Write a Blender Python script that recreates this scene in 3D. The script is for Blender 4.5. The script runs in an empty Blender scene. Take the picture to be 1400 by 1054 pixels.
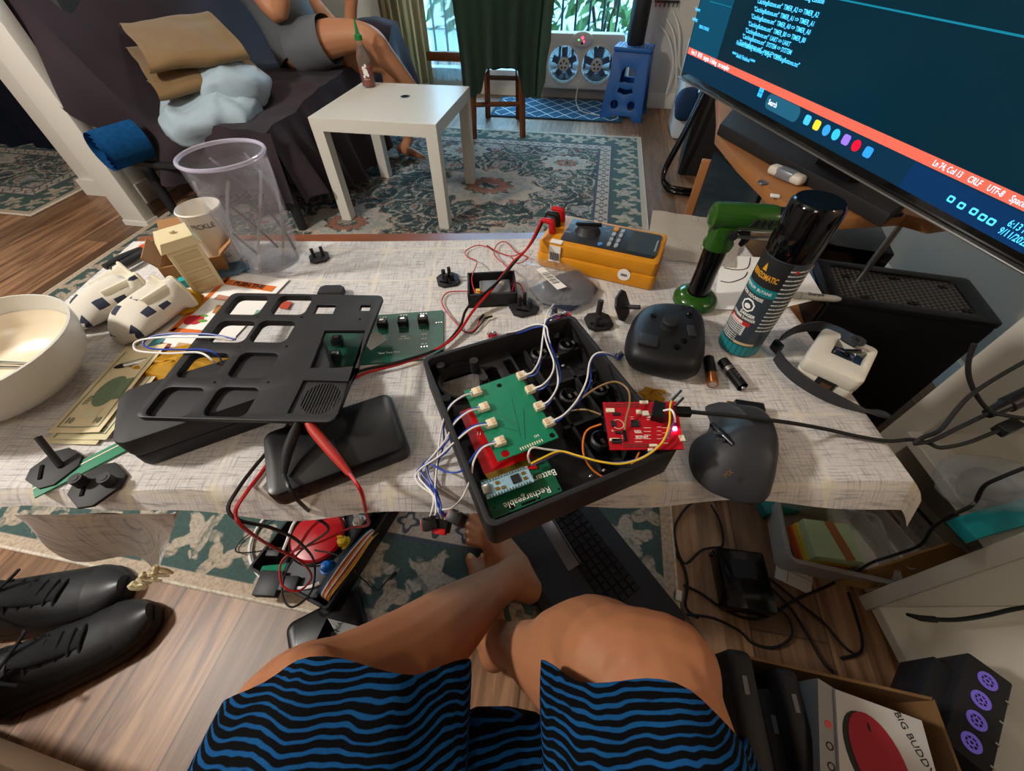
import bpy, bmesh, math, random
from mathutils import Vector, Matrix, noise
random.seed(7)
SC = bpy.context.scene; COL = SC.collection
R = math.radians; PI = math.pi
# ------------------------------------------------------------------ camera
F = 550.0; PIT = R(49.5); ROLL = R(.5); CH = .99
_f = Vector((0, math.cos(PIT), -math.sin(PIT))); _r = Vector((1, 0, 0)); _d = _f.cross(_r)
RX = math.cos(ROLL)*_r + math.sin(ROLL)*_d; RY = -math.sin(ROLL)*_r + math.cos(ROLL)*_d; RZ = _f
EYE = Vector((0, 0, CH))
cam = bpy.data.cameras.new('camera'); camo = bpy.data.objects.new('camera', cam); COL.objects.link(camo)
cam.sensor_width = 36; cam.lens = 36*F/1400; cam.clip_start = .01; cam.clip_end = 100
camo.matrix_world = Matrix(((RX.x, -RY.x, -RZ.x, 0), (RX.y, -RY.y, -RZ.y, 0), (RX.z, -RY.z, -RZ.z, CH), (0, 0, 0, 1)))
SC.camera = camo

def ray(px, py): return RX*((px-700)/F) + RY*((py-527)/F) + RZ
def P(px, py, z):                     # the point of the horizontal plane z seen at a place in the photo
    d = ray(px, py); return EYE + d*((z-CH)/d.z)
def PY(px, py, y):
    d = ray(px, py); return EYE + d*(y/d.y)
def PN(px, py, p0, n):                # the point of a general plane
    d = ray(px, py); return EYE + d*((p0-EYE).dot(n)/d.dot(n))
TZ = .5815                             # the cloth's surface on the coffee table
def T(px, py, h=0): return P(px, py, TZ+h)
ROOM = Matrix.Rotation(R(-10.5), 4, 'Z')
def U(u, v, z=0): return ROOM @ Vector((u, v, z))

# ------------------------------------------------------------------ materials
def lin(h):
    h = h.lstrip('#'); o = []
    for i in (0, 2, 4):
        c = int(h[i:i+2], 16)/255; o.append(c/12.92 if c <= .04045 else ((c+.055)/1.055)**2.4)
    return (*o, 1)
MATS = {}
def mat(name, col, rough=.5, metal=0, noise=None, bump=None, trans=0, emit=0, coat=0, alpha=1, ior=1.45, sheen=0, coords='Object', sss=0, spec=None):
    if name in MATS: return MATS[name]
    m = bpy.data.materials.new(name); m.use_nodes = True; nt = m.node_tree; b = nt.nodes['Principled BSDF']
    c = lin(col); b.inputs['Base Color'].default_value = c; m.diffuse_color = c
    b.inputs['Roughness'].default_value = rough; b.inputs['Metallic'].default_value = metal; b.inputs['IOR'].default_value = ior
    b.inputs['Transmission Weight'].default_value = trans; b.inputs['Coat Weight'].default_value = coat
    b.inputs['Alpha'].default_value = alpha; b.inputs['Sheen Weight'].default_value = sheen
    if spec is not None: b.inputs['Specular IOR Level'].default_value = spec
    if sss: b.inputs['Subsurface Weight'].default_value = sss; b.inputs['Subsurface Radius'].default_value = (.02, .008, .004); b.inputs['Subsurface Scale'].default_value = .3
    if emit: b.inputs['Emission Color'].default_value = c; b.inputs['Emission Strength'].default_value = emit
    tc = None
    if noise or bump: tc = nt.nodes.new('ShaderNodeTexCoord').outputs[coords]
    if noise:
        n = nt.nodes.new('ShaderNodeTexNoise'); nt.links.new(tc, n.inputs['Vector']); n.inputs['Scale'].default_value = noise[0]; n.inputs['Detail'].default_value = 5
        mx = nt.nodes.new('ShaderNodeMix'); mx.data_type = 'RGBA'
        a = noise[1]; lo = tuple(x*(1-a) for x in c[:3])+(1,); hi = tuple(min(1, x*(1+a)) for x in c[:3])+(1,)
        mx.inputs['A'].default_value = lo; mx.inputs['B'].default_value = lin(noise[2]) if len(noise) > 2 else hi
        nt.links.new(n.outputs['Fac'], mx.inputs['Factor']); nt.links.new(mx.outputs['Result'], b.inputs['Base Color'])
    if bump:
        n = nt.nodes.new('ShaderNodeTexNoise'); nt.links.new(tc, n.inputs['Vector']); n.inputs['Scale'].default_value = bump[0]; n.inputs['Detail'].default_value = 4
        bp = nt.nodes.new('ShaderNodeBump'); bp.inputs['Strength'].default_value = bump[1]; bp.inputs['Distance'].default_value = bump[2] if len(bump) > 2 else .002
        nt.links.new(n.outputs['Fac'], bp.inputs['Height']); nt.links.new(bp.outputs['Normal'], b.inputs['Normal'])
    MATS[name] = m; return m

class NG:                               # small helper to write node graphs as expressions
    def __init__(s, name, rough=.7):
        s.m = bpy.data.materials.new(name); s.m.use_nodes = True; s.t = s.m.node_tree; s.b = s.t.nodes['Principled BSDF']; s.b.inputs['Roughness'].default_value = rough; MATS[name] = s.m
    def n(s, k, **kw):
        o = s.t.nodes.new(k)
        for a, v in kw.items(): setattr(o, a, v)
        return o
    def set(s, inp, v):
        if isinstance(v, (int, float)): inp.default_value = v
        elif isinstance(v, str): inp.default_value = lin(v)
        elif isinstance(v, tuple): inp.default_value = v
        else: s.t.links.new(v, inp)
    def ma(s, op, a, b=0, c=0):
        o = s.n('ShaderNodeMath', operation=op); s.set(o.inputs[0], a); s.set(o.inputs[1], b); s.set(o.inputs[2], c); return o.outputs[0]
    def xyz(s, src='Object'):
        o = s.n('ShaderNodeTexCoord'); x = s.n('ShaderNodeSeparateXYZ'); s.t.links.new(o.outputs[src], x.inputs[0]); return x.outputs[0], x.outputs[1], x.outputs[2]
    def vec(s, x, y, z=0):
        o = s.n('ShaderNodeCombineXYZ'); s.set(o.inputs[0], x); s.set(o.inputs[1], y); s.set(o.inputs[2], z); return o.outputs[0]
    def noise(s, v, scale, detail=3, rough=.5, dist=0):
        o = s.n('ShaderNodeTexNoise'); s.set(o.inputs['Vector'], v); o.inputs['Scale'].default_value = scale; o.inputs['Detail'].default_value = detail; o.inputs['Roughness'].default_value = rough; o.inputs['Distortion'].default_value = dist; return o.outputs['Fac']
    def voro(s, v, scale, feature='F1', rnd=1):
        o = s.n('ShaderNodeTexVoronoi', feature=feature); s.set(o.inputs['Vector'], v); o.inputs['Scale'].default_value = scale; o.inputs['Randomness'].default_value = rnd; return o.outputs['Distance']
    def step(s, a, lo, hi):              # smooth 0..1 between lo and hi
        o = s.n('ShaderNodeMapRange', interpolation_type='SMOOTHSTEP'); s.set(o.inputs[0], a); s.set(o.inputs[1], lo); s.set(o.inputs[2], hi); return o.outputs[0]
    def band(s, a, lo, hi, e=.002): return s.ma('MULTIPLY', s.step(a, lo-e, lo+e), s.ma('SUBTRACT', 1, s.step(a, hi-e, hi+e)))
    def mix(s, f, a, b):
        o = s.n('ShaderNodeMix', data_type='RGBA'); s.set(o.inputs['Factor'], f); s.set(o.inputs['A'], a); s.set(o.inputs['B'], b); return o.outputs['Result']
    def out(s, col): s.set(s.b.inputs['Base Color'], col); return s.m
    def bump(s, h, st=.3, d=.002):
        o = s.n('ShaderNodeBump'); o.inputs['Strength'].default_value = st; o.inputs['Distance'].default_value = d; s.set(o.inputs['Height'], h); s.t.links.new(o.outputs['Normal'], s.b.inputs['Normal'])

# ------------------------------------------------------------------ mesh building
def catmull(pts, n=6, closed=False):
    pts = [Vector(p) for p in pts]
    if len(pts) < 3 and not closed: return pts
    out = []; m = len(pts)
    for i in range(m if closed else m-1):
        if closed: a, b, c, d = pts[i-1], pts[i], pts[(i+1) % m], pts[(i+2) % m]
        else: a, b, c, d = pts[max(i-1, 0)], pts[i], pts[i+1], pts[min(i+2, m-1)]
        for k in range(n):
            t = k/n; out.append(.5*((2*b)+(c-a)*t+(2*a-5*b+4*c-d)*t*t+(3*b-a-3*c+d)*t**3))
    if not closed: out.append(pts[-1])
    return out
def rrect(cx, cy, w, h, r, n=5):
    o = []
    for sx, sy, a0 in ((1, 1, 0), (-1, 1, 90), (-1, -1, 180), (1, -1, 270)):
        for k in range(n+1):
            a = R(a0+90*k/n); o.append((cx+sx*(w/2-r)+r*math.cos(a), cy+sy*(h/2-r)+r*math.sin(a)))
    return o
def circ(cx, cy, r, n=24, ry=None): return [(cx+r*math.cos(2*PI*k/n), cy+(ry or r)*math.sin(2*PI*k/n)) for k in range(n)]
def XF(loc=(0, 0, 0), rx=0, ry=0, rz=0):
    return Matrix.Translation(loc) @ Matrix.Rotation(R(rz), 4, 'Z') @ Matrix.Rotation(R(ry), 4, 'Y') @ Matrix.Rotation(R(rx), 4, 'X')
I4 = Matrix.Identity(4)
class MB:
    def __init__(s, X=None): s.bm = bmesh.new(); s.X = X or I4; s.mi = 0
    def _v(s, co, X=None): return s.bm.verts.new(s.X @ ((X or I4) @ Vector(co)))
    def _f(s, vs):
        try: f = s.bm.faces.new(vs); f.material_index = s.mi; return f
        except ValueError: return None
    def box(s, c, sz, rz=0, bev=0, seg=2, X=None, rx=0, ry=0):
        M = (X or I4) @ XF(c, rx, ry, rz)
        v = [s._v((x*sz[0]/2, y*sz[1]/2, z*sz[2]/2), M) for z in (-1, 1) for y in (-1, 1) for x in (-1, 1)]
        fs = [s._f([v[i] for i in q]) for q in ((0, 2, 3, 1), (4, 5, 7, 6), (0, 1, 5, 4), (2, 6, 7, 3), (0, 4, 6, 2), (1, 3, 7, 5))]
        if bev:
            es = list({e for f in fs for e in f.edges}); bmesh.ops.bevel(s.bm, geom=es, offset=bev, segments=seg, profile=.5, affect='EDGES', material=-1)
        return s
    def rings(s, rings, caps=True, closed=True):
        vr = [[s._v(p) for p in r] for r in rings]
        for a, b in zip(vr, vr[1:]):
            n = len(a)
            for i in range(n if closed else n-1):
                j = (i+1) % n; s._f((a[i], a[j], b[j], b[i]))
        if caps and closed: s._f(vr[0][::-1]); s._f(vr[-1])
        return s
    def cyl(s, p0, p1, r, r1=None, seg=20, caps=True):
        return s.tube([p0, p1], [r, r if r1 is None else r1], seg=seg, n=1, caps=caps)
    def tube(s, pts, r, seg=8, n=6, caps=True, rnd=False, flat=None, up=None):
        P0 = [Vector(p) for p in pts]; rr = r if isinstance(r, (list, tuple)) else [r]*len(P0)
        if n > 1 and len(P0) > 2:
            Q = catmull(P0, n); ra = catmull([Vector((x, 0, 0)) for x in rr], n); rr = [max(x.x, 1e-4) for x in ra]; P0 = Q
        if rnd:
            d0 = (P0[0]-P0[1]).normalized(); d1 = (P0[-1]-P0[-2]).normalized(); a, b = P0[0], P0[-1]; ra, rb = rr[0], rr[-1]
            pre = [(a+d0*ra*math.sin(t), ra*math.cos(t)) for t in (R(84), R(60), R(30))]; post = [(b+d1*rb*math.sin(t), rb*math.cos(t)) for t in (R(30), R(60), R(84))]
            P0 = [p for p, _ in pre]+P0+[p for p, _ in post]; rr = [q for _, q in pre]+list(rr)+[q for _, q in post]
        t = (P0[1]-P0[0]).normalized(); u = Vector(up) if up else (Vector((0, 0, 1)) if abs(t.z) < .9 else Vector((1, 0, 0)))
        x = (u - t*u.dot(t)).normalized(); rings = []
        for i, p in enumerate(P0):
            t = (P0[min(i+1, len(P0)-1)]-P0[max(i-1, 0)])
            t = t.normalized() if t.length > 1e-9 else Vector((0, 0, 1))
            x = (x - t*x.dot(t)); x = x.normalized() if x.length > 1e-6 else t.orthogonal().normalized()
            y = t.cross(x); fl = flat or 1
            rings.append([p+(x*math.cos(a)*fl+y*math.sin(a))*rr[i] for a in (2*PI*k/seg for k in range(seg))])
        return s.rings(rings, caps)
    def lathe(s, prof, c=(0, 0, 0), seg=32, X=None, caps=False):
        M = (X or I4) @ Matrix.Translation(c)
        rg = [[M @ Vector((r*math.cos(2*PI*k/seg), r*math.sin(2*PI*k/seg), z)) for k in range(seg)] for r, z in [(max(r, 1e-5), z) for r, z in prof]]
        return s.rings(rg, caps)
    def plate(s, outer, z0, z1, holes=(), X=None, bev=0):
        M = X or I4; b2 = bmesh.new(); es = []
        for lp in [outer]+list(holes):
            vs = [b2.verts.new((p[0], p[1], z0)) for p in lp]; es += [b2.edges.new((vs[i], vs[(i+1) % len(vs)])) for i in range(len(vs))]
        bmesh.ops.triangle_fill(b2, use_beauty=True, use_dissolve=False, edges=es)
        g = bmesh.ops.extrude_face_region(b2, geom=list(b2.faces)); bmesh.ops.translate(b2, vec=(0, 0, z1-z0), verts=[q for q in g['geom'] if isinstance(q, bmesh.types.BMVert)])
        bmesh.ops.recalc_face_normals(b2, faces=list(b2.faces))
        if bev:
            ed = [e for e in b2.edges if len(e.link_faces) == 2 and e.calc_face_angle(0) > 1 and abs(e.verts[0].co.z-e.verts[1].co.z) < 1e-6]
            bmesh.ops.bevel(b2, geom=ed, offset=bev, segments=2, profile=.5, affect='EDGES')
        mp = {v: s._v(v.co, M) for v in b2.verts}
        for f in b2.faces: s._f([mp[v] for v in f.verts])
        b2.free(); return s
    def grid(s, fn, nu, nv, thick=0):
        g = [[s._v(fn(i/nu, j/nv)) for i in range(nu+1)] for j in range(nv+1)]
        fs = [s._f((g[j][i], g[j][i+1], g[j+1][i+1], g[j+1][i])) for j in range(nv) for i in range(nu)]
        if thick: bmesh.ops.solidify(s.bm, geom=[f for f in fs if f], thickness=thick)
        return s
    def ell(s, c, r, seg=20, rows=12, X=None, e=1):
        M = (X or I4) @ Matrix.Translation(c); rg = []
        pw = lambda q: math.copysign(abs(q)**e, q)
        for j in range(1, rows):
            a = -PI/2+PI*j/rows; rg.append([M @ Vector((r[0]*math.cos(a)**e*pw(math.cos(2*PI*k/seg)), r[1]*math.cos(a)**e*pw(math.sin(2*PI*k/seg)), r[2]*pw(math.sin(a)))) for k in range(seg)])
        return s.rings(rg)
    def poly(s, pts): s._f([s._v(p) for p in pts]); return s
    def build(s, name, m, parent=None, world=False, label=None, smooth=38, stuff=False, norm=True):
        if norm: bmesh.ops.recalc_face_normals(s.bm, faces=list(s.bm.faces))
        me = bpy.data.meshes.new(name)
        if world and parent is not None: s.bm.transform(MTX[parent.name].inverted())
        s.bm.to_mesh(me); s.bm.free()
        for q in (m if isinstance(m, (list, tuple)) else [m]): me.materials.append(q)
        if smooth and len(me.polygons):
            me.polygons.foreach_set('use_smooth', [True]*len(me.polygons)); me.set_sharp_from_angle(angle=R(smooth))
        o = bpy.data.objects.new(name, me); COL.objects.link(o); o.parent = parent
        if label: o['label'] = label
        if stuff: o['kind'] = 'stuff'
        return o
MTX = {}
def thing(name, label, cat, loc=(0, 0, 0), rz=0, group=None):
    o = bpy.data.objects.new(name, None); COL.objects.link(o); o.location = loc; o.rotation_euler = (0, 0, R(rz)); o.empty_display_size = .05
    MTX[o.name] = Matrix.Translation(loc) @ Matrix.Rotation(R(rz), 4, 'Z'); o['label'] = label; o['category'] = cat
    if group: o['group'] = group
    return o
def tag(o, label, cat, group=None, kind=None):
    o['label'] = label; o['category'] = cat
    if group: o['group'] = group
    if kind: o['kind'] = kind
    return o
def struct(o, label, cat):
    o['kind'] = 'structure'; o['label'] = label; o['category'] = cat; return o
def L(root, p): return MTX[root.name].inverted() @ Vector(p)
def text(s, size, m, parent, X, name='lettering', ext=.0002, align='CENTER', wrap=None, sx=1, bold=0):
    cu = bpy.data.curves.new(name, 'FONT'); cu.body = s; cu.size = size; cu.extrude = ext; cu.align_x = align; cu.align_y = 'CENTER'; cu.resolution_u = 2; cu.offset = bold
    ob = bpy.data.objects.new('t', cu); me = bpy.data.meshes.new_from_object(ob); bpy.data.objects.remove(ob); bpy.data.curves.remove(cu)
    for v in me.vertices:
        v.co.x *= sx
        if wrap: a = v.co.x/wrap; v.co = Vector((wrap*math.sin(a), -(wrap+v.co.z)*math.cos(a), v.co.y))
    me.transform(X); me.name = name; me.materials.clear(); me.materials.append(m)
    o = bpy.data.objects.new(name, me); COL.objects.link(o); o.parent = parent; return o
def blob(tubes, ells=(), vox=.006, smooth=6):      # overlapping volumes merged into one skin
    b = MB()
    for tb in tubes: b.tube([p for p, _ in tb['p']], [r for _, r in tb['p']], seg=16, n=5, rnd=True, flat=tb.get('flat'), up=tb.get('up'))
    for c, r, X in ells: b.ell((0, 0, 0), r, X=Matrix.Translation(c) @ X)
    bmesh.ops.recalc_face_normals(b.bm, faces=list(b.bm.faces))
    me = bpy.data.meshes.new('b'); b.bm.to_mesh(me); b.bm.free(); o = bpy.data.objects.new('b', me); COL.objects.link(o)
    md = o.modifiers.new('r', 'REMESH'); md.mode = 'VOXEL'; md.voxel_size = vox
    if smooth: sm = o.modifiers.new('s', 'SMOOTH'); sm.iterations = smooth; sm.factor = .5
    dg = bpy.context.evaluated_depsgraph_get(); m2 = bpy.data.meshes.new_from_object(o.evaluated_get(dg)); bpy.data.objects.remove(o); bpy.data.meshes.remove(me)
    nb = MB(); nb.bm.from_mesh(m2); bpy.data.meshes.remove(m2); return nb
def nz(p, s=1, seed=0): return noise.noise(Vector(p)*s+Vector((seed*7.3, seed*3.1, seed*1.7)))
CLEARS = {}
def clear(name, col, alpha, rough=.08, edge=6):
    if name in MATS: return MATS[name]
    return mat(name, col, rough, alpha=alpha)
def wob(b, amp, scale, seed=0):
    for v in b.bm.verts: v.co += noise.noise_vector(v.co*scale+Vector((seed*5, 0, 0)))*amp
    return b

# common materials
M = dict(
 white=mat('white_paint', 'dcd8cf', .5), offwhite=mat('warm_white_plastic', 'd8d2c4', .45), wall=mat('wall_paint', 'cfc9bf', .8, bump=(60, .05)),
 black=mat('black_plastic', '0c0c0e', .42), matte=mat('matte_black_print', '1d1b1d', .62, bump=(900, .15, .0004)), dkgrey=mat('dark_grey_plastic', '232326', .5),
 gloss=mat('glossy_black_plastic', '060607', .12), grey=mat('grey_plastic', '6c6d70', .5), rubber=mat('black_rubber', '111113', .7),
 steel=mat('brushed_steel', 'b9b6b0', .28, 1), gold=mat('gold_contact', 'c9a24a', .3, 1), red=mat('red_plastic', 'c3141c', .4), redwire=mat('red_silicone', 'b3151b', .38),
 bluewire=mat('blue_wire', '1f3f9e', .4), whitewire=mat('white_wire', 'e6e3de', .4), yellowwire=mat('yellow_wire', 'e0b61d', .4), orangewire=mat('orange_wire', 'd9741f', .4), brownwire=mat('tan_wire', '8a6a3e', .45),
 purplewire=mat('purple_wire', '5a4a7a', .45), greenpcb=mat('green_circuit_board', '0f7a58', .4, noise=(90, .12)), darkpcb=mat('dark_green_circuit_board', '0b4a38', .4, noise=(90, .15)), redpcb=mat('red_circuit_board', 'b01020', .4, noise=(120, .2)),
 ivory=mat('ivory_connector', 'e6d9bd', .5), brown=mat('brown_card', '9a6a3e', .8, noise=(30, .15)), kraft=mat('kraft_cardboard', 'a2764b', .85, noise=(25, .12)),
 wood=mat('table_wood', '7c3f1d', .35, noise=(14, .3)), paper=mat('white_paper', 'eae6e0', .8), teal=mat('teal_plastic', '1ba3ad', .45), blue=mat('blue_plastic', '124f94', .45),
 ink=mat('black_ink', '18181a', .7), whiteink=mat('white_ink', 'f0eee8', .6), skin=mat('skin', 'b07450', .62, noise=(35, .10), bump=(180, .12, .001), sss=.12), navy=mat('navy_fabric', '10182c', .9))
# ================================================================== THE SETTING
def roomobj(b, name, m, label, cat, **k):
    o = b.build(name, m, **k); o.rotation_euler = (0, 0, R(-10.5)); return struct(o, label, cat)
g = NG('floor_planks', .42); x, y, z = g.xyz()
pw = .155; row = g.ma('FLOOR', g.ma('DIVIDE', x, pw)); fx = g.ma('FRACT', g.ma('DIVIDE', x, pw))
off = g.ma('MULTIPLY', g.ma('FRACT', g.ma('MULTIPLY', g.ma('SINE', g.ma('MULTIPLY', row, 12.9)), 43.7)), 1.2)
yy = g.ma('DIVIDE', g.ma('ADD', y, off), 1.2); fy = g.ma('FRACT', yy); cell = g.ma('ADD', row, g.ma('MULTIPLY', g.ma('FLOOR', yy), 7.31))
rnd = g.ma('FRACT', g.ma('MULTIPLY', g.ma('SINE', g.ma('MULTIPLY', cell, 78.2)), 437.5))
gr = g.noise(g.vec(g.ma('MULTIPLY', x, 26), g.ma('ADD', g.ma('MULTIPLY', y, 2.2), g.ma('MULTIPLY', rnd, 30)), 0), 1, 6, .62, 1.2)
gr2 = g.noise(g.vec(g.ma('MULTIPLY', x, 130), g.ma('MULTIPLY', y, 5), 0), 1, 3)
c = g.mix(g.step(gr, .3, .7), '67452f', 'b58a66'); c = g.mix(g.ma('MULTIPLY', g.ma('POWER', rnd, 1.6), .85), c, '57402f'); c = g.mix(g.ma('MULTIPLY', g.step(gr2, .45, .75), .3), c, '5a4431')
seam = g.ma('MAXIMUM', g.ma('SUBTRACT', 1, g.band(fx, .012, .988, .006)), g.ma('SUBTRACT', 1, g.band(fy, .0015, .9985, .001)))
c = g.mix(g.ma('MULTIPLY', seam, .65), c, '2a1c12'); FLOORM = g.out(c); g.bump(gr2, .08)
b = MB(); b.box((-1.2, 1.0, -.05), (8, 8.2, .1)); roomobj(b, 'floor', FLOORM, 'brown wood plank floor under rugs and furniture', 'floor', smooth=0)
b = MB(); b.box((-1.2, 1.0, 2.45), (8, 8.2, .1)); roomobj(b, 'ceiling', mat('ceiling_paint', '8f877b', .9), 'plain ceiling above the room', 'ceiling', smooth=0)  # ceiling colour darkened to cut bounced light
bw = MB(); bw.box((-3.6, 4.07, 1.2), (3.9, .14, 2.4)); bw.box((-.72, 4.07, .05), (1.86, .14, .1)); bw.box((-.72, 4.07, 2.2), (1.86, .14, .4)); bw.box((.75, 3.98, 1.2), (1.1, .28, 2.4))
roomobj(bw, 'wall_back', M['wall'], 'off-white back wall around the glazed opening and blue stool', 'wall', smooth=0)
b = MB(); b.box((1.27, 1.0, 1.2), (.14, 6.2, 2.4)); roomobj(b, 'wall_right', mat('wall_blue_grey', 'b3a899', .85, bump=(60, .06)), 'plain grey wall behind the television and desk', 'wall', smooth=0)
b = MB(); b.box((-1.2, -2.3, 1.2), (8, .14, 2.4)); roomobj(b, 'wall_front', mat('wall_front_paint', '857d72', .9), 'plain wall behind the viewer', 'wall', smooth=0)  # colour darkened so this unseen wall returns less light
b = MB(); b.box((-2.36, 2.83, 1.2), (.12, 2.3, 2.4)); roomobj(b, 'wall_left', M['wall'], 'white wall behind the purple covered sofa', 'wall', smooth=0)
b = MB(); b.box((-4.9, 1.0, 1.2), (.14, 6.4, 2.4)); roomobj(b, 'wall_far_left', M['wall'], 'far left wall of the neighbouring room', 'wall', smooth=0)
b = MB()
p0, p1 = P(172, 308, 0), P(206, 309, 0); dv = U(0, 1)-U(0, 0)
b.box((*(((p0+p1)/2)+dv*.03).xy, 1.2), ((p1-p0).length, .06, 2.4), rz=-10.5, bev=.004); b.box((*(((p0+p1)/2)+dv*.03).xy, .012), ((p1-p0).length+.008, .068, .024), rz=-10.5)
struct(b.build('trim_1', M['white']), 'white end post of the wall beside the purple covered sofa', 'post')
b = MB(); p0, p1 = P(122, 266, 0), P(152, 266, 0)
b.box((*(((p0+p1)/2)+dv*.05).xy, 1.2), ((p1-p0).length, .1, 2.4), rz=-10.5, bev=.004); b.box((*(((p0+p1)/2)+dv*.045).xy, .04), ((p1-p0).length+.02, .12, .08), rz=-10.5)
struct(b.build('trim_2', M['white']), 'white door casing just behind the end post of the wall', 'casing')
b = MB(); b.box((.72, 3.83, .05), (1.0, .018, .1), bev=.004); roomobj(b, 'baseboard_back', M['white'], 'white baseboard right of the blue step stool', 'baseboard')
b = MB(); b.box((1.19, 1.2, .05), (.018, 5.0, .1), bev=.004); roomobj(b, 'baseboard_right', M['white'], 'white baseboard along the wall behind the television', 'baseboard')
b = MB(); b.box((-2.29, 2.85, .05), (.016, 2.2, .1), bev=.004); roomobj(b, 'baseboard_left', M['white'], 'white baseboard behind the sofa', 'baseboard')
# glazed opening: frame, mullion, panes
FR = mat('white_window_frame', 'cfd6d8', .4)
b = MB()
for u in (-1.65, -.62, .21): b.box((u, 4.06, 1.05), (.07, .1, 1.9))
for z in (.13, 1.97): b.box((-.72, 4.06, z), (1.93, .1, .07))

w = thing('window_1', 'tall glazed opening with white frame behind curtain and fan', 'window', U(-.72, 4.06), -10.5); w['kind'] = 'structure'
b.bm.transform(Matrix.Translation((.72, -4.06, 0))); b.build('window_frame', FR, w)
for k, (a, c2) in enumerate(((-1.61, -.66), (-.58, .17))):
    b = MB(); b.box(((a+c2)/2+.72, 0, 1.05), (c2-a, .006, 1.8)); b.build('window_pane', mat('window_glass', 'f2fbff', .02, trans=1, ior=1.01), w)
# outside
b = MB(); b.box((-.7, 7.2, -.3), (9, 6, .1)); roomobj(b, 'ground', mat('outdoor_ground', '7d8a90', .9, noise=(2, .3)), 'pale ground outside the window', 'ground', smooth=0)
b = MB(); b.box((-1.0, 8.6, 1.0), (8, .2, 2.4)); roomobj(b, 'wall_outside', mat('outdoor_pale_wall', 'bcd0dc', .9, noise=(1.2, .3)), 'pale wall across the yard outside the window', 'wall', smooth=0)
iron = mat('black_iron', '15181c', .5)
r = thing('railing', 'dark iron railing outside the window behind the fan', 'railing', U(-.5, 5.0, -.25), -10.5)
for k in range(22):
    b = MB(); b.cyl((-1.3+k*.125, 0, .02), (-1.3+k*.125, 0, 1.5), .011, seg=8); b.build('baluster', iron, r)
for z in (.12, 1.48):
    b = MB(); b.box((.02, 0, z), (2.75, .03, .03)); b.build('rail', iron, r)
lm = mat('shrub_leaves', '567f48', .6, noise=(6, .5)); tm = mat('bark', '4a4038', .9)  # mottled leaf green, and bark
rs = random.Random(3)
for k, (u, v, h) in enumerate(((-.75, 5.6, 1.0), (-.05, 5.5, 1.1), (.5, 5.9, 1.2), (-1.6, 5.9, 1.2))):
    s = thing('shrub', ['leafy green shrub outside the left part of the window', 'leafy green shrub outside the window above the fan', 'leafy green shrub outside near the right window edge', 'leafy green shrub outside behind the curtain'][k], 'shrub', U(u, v, -.25), -10.5, 'shrubs outside the window')
    b = MB()
    for q in range(5):
        a = rs.uniform(0, 6.28); b.tube([(0, 0, 0), (.1*math.cos(a), .1*math.sin(a), h*.5), (.32*math.cos(a), .3*math.sin(a), h)], [.02, .012, .005], seg=6)
    b.build('stem', tm, s)
    b = MB()
    for q in range(150):
        c0 = Vector((rs.gauss(0, .26), rs.gauss(0, .22), h*.35+rs.random()*h*.8)); n = Vector((rs.gauss(0, 1), rs.gauss(0, 1), rs.gauss(0, 1))).normalized(); t = n.orthogonal(); w2 = n.cross(t); l = rs.uniform(.05, .1)
        b.poly([c0-t*l, c0+w2*l*.4, c0+t*l, c0-w2*l*.4])
    b.build('foliage', lm, s, smooth=0, stuff=True)

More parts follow.
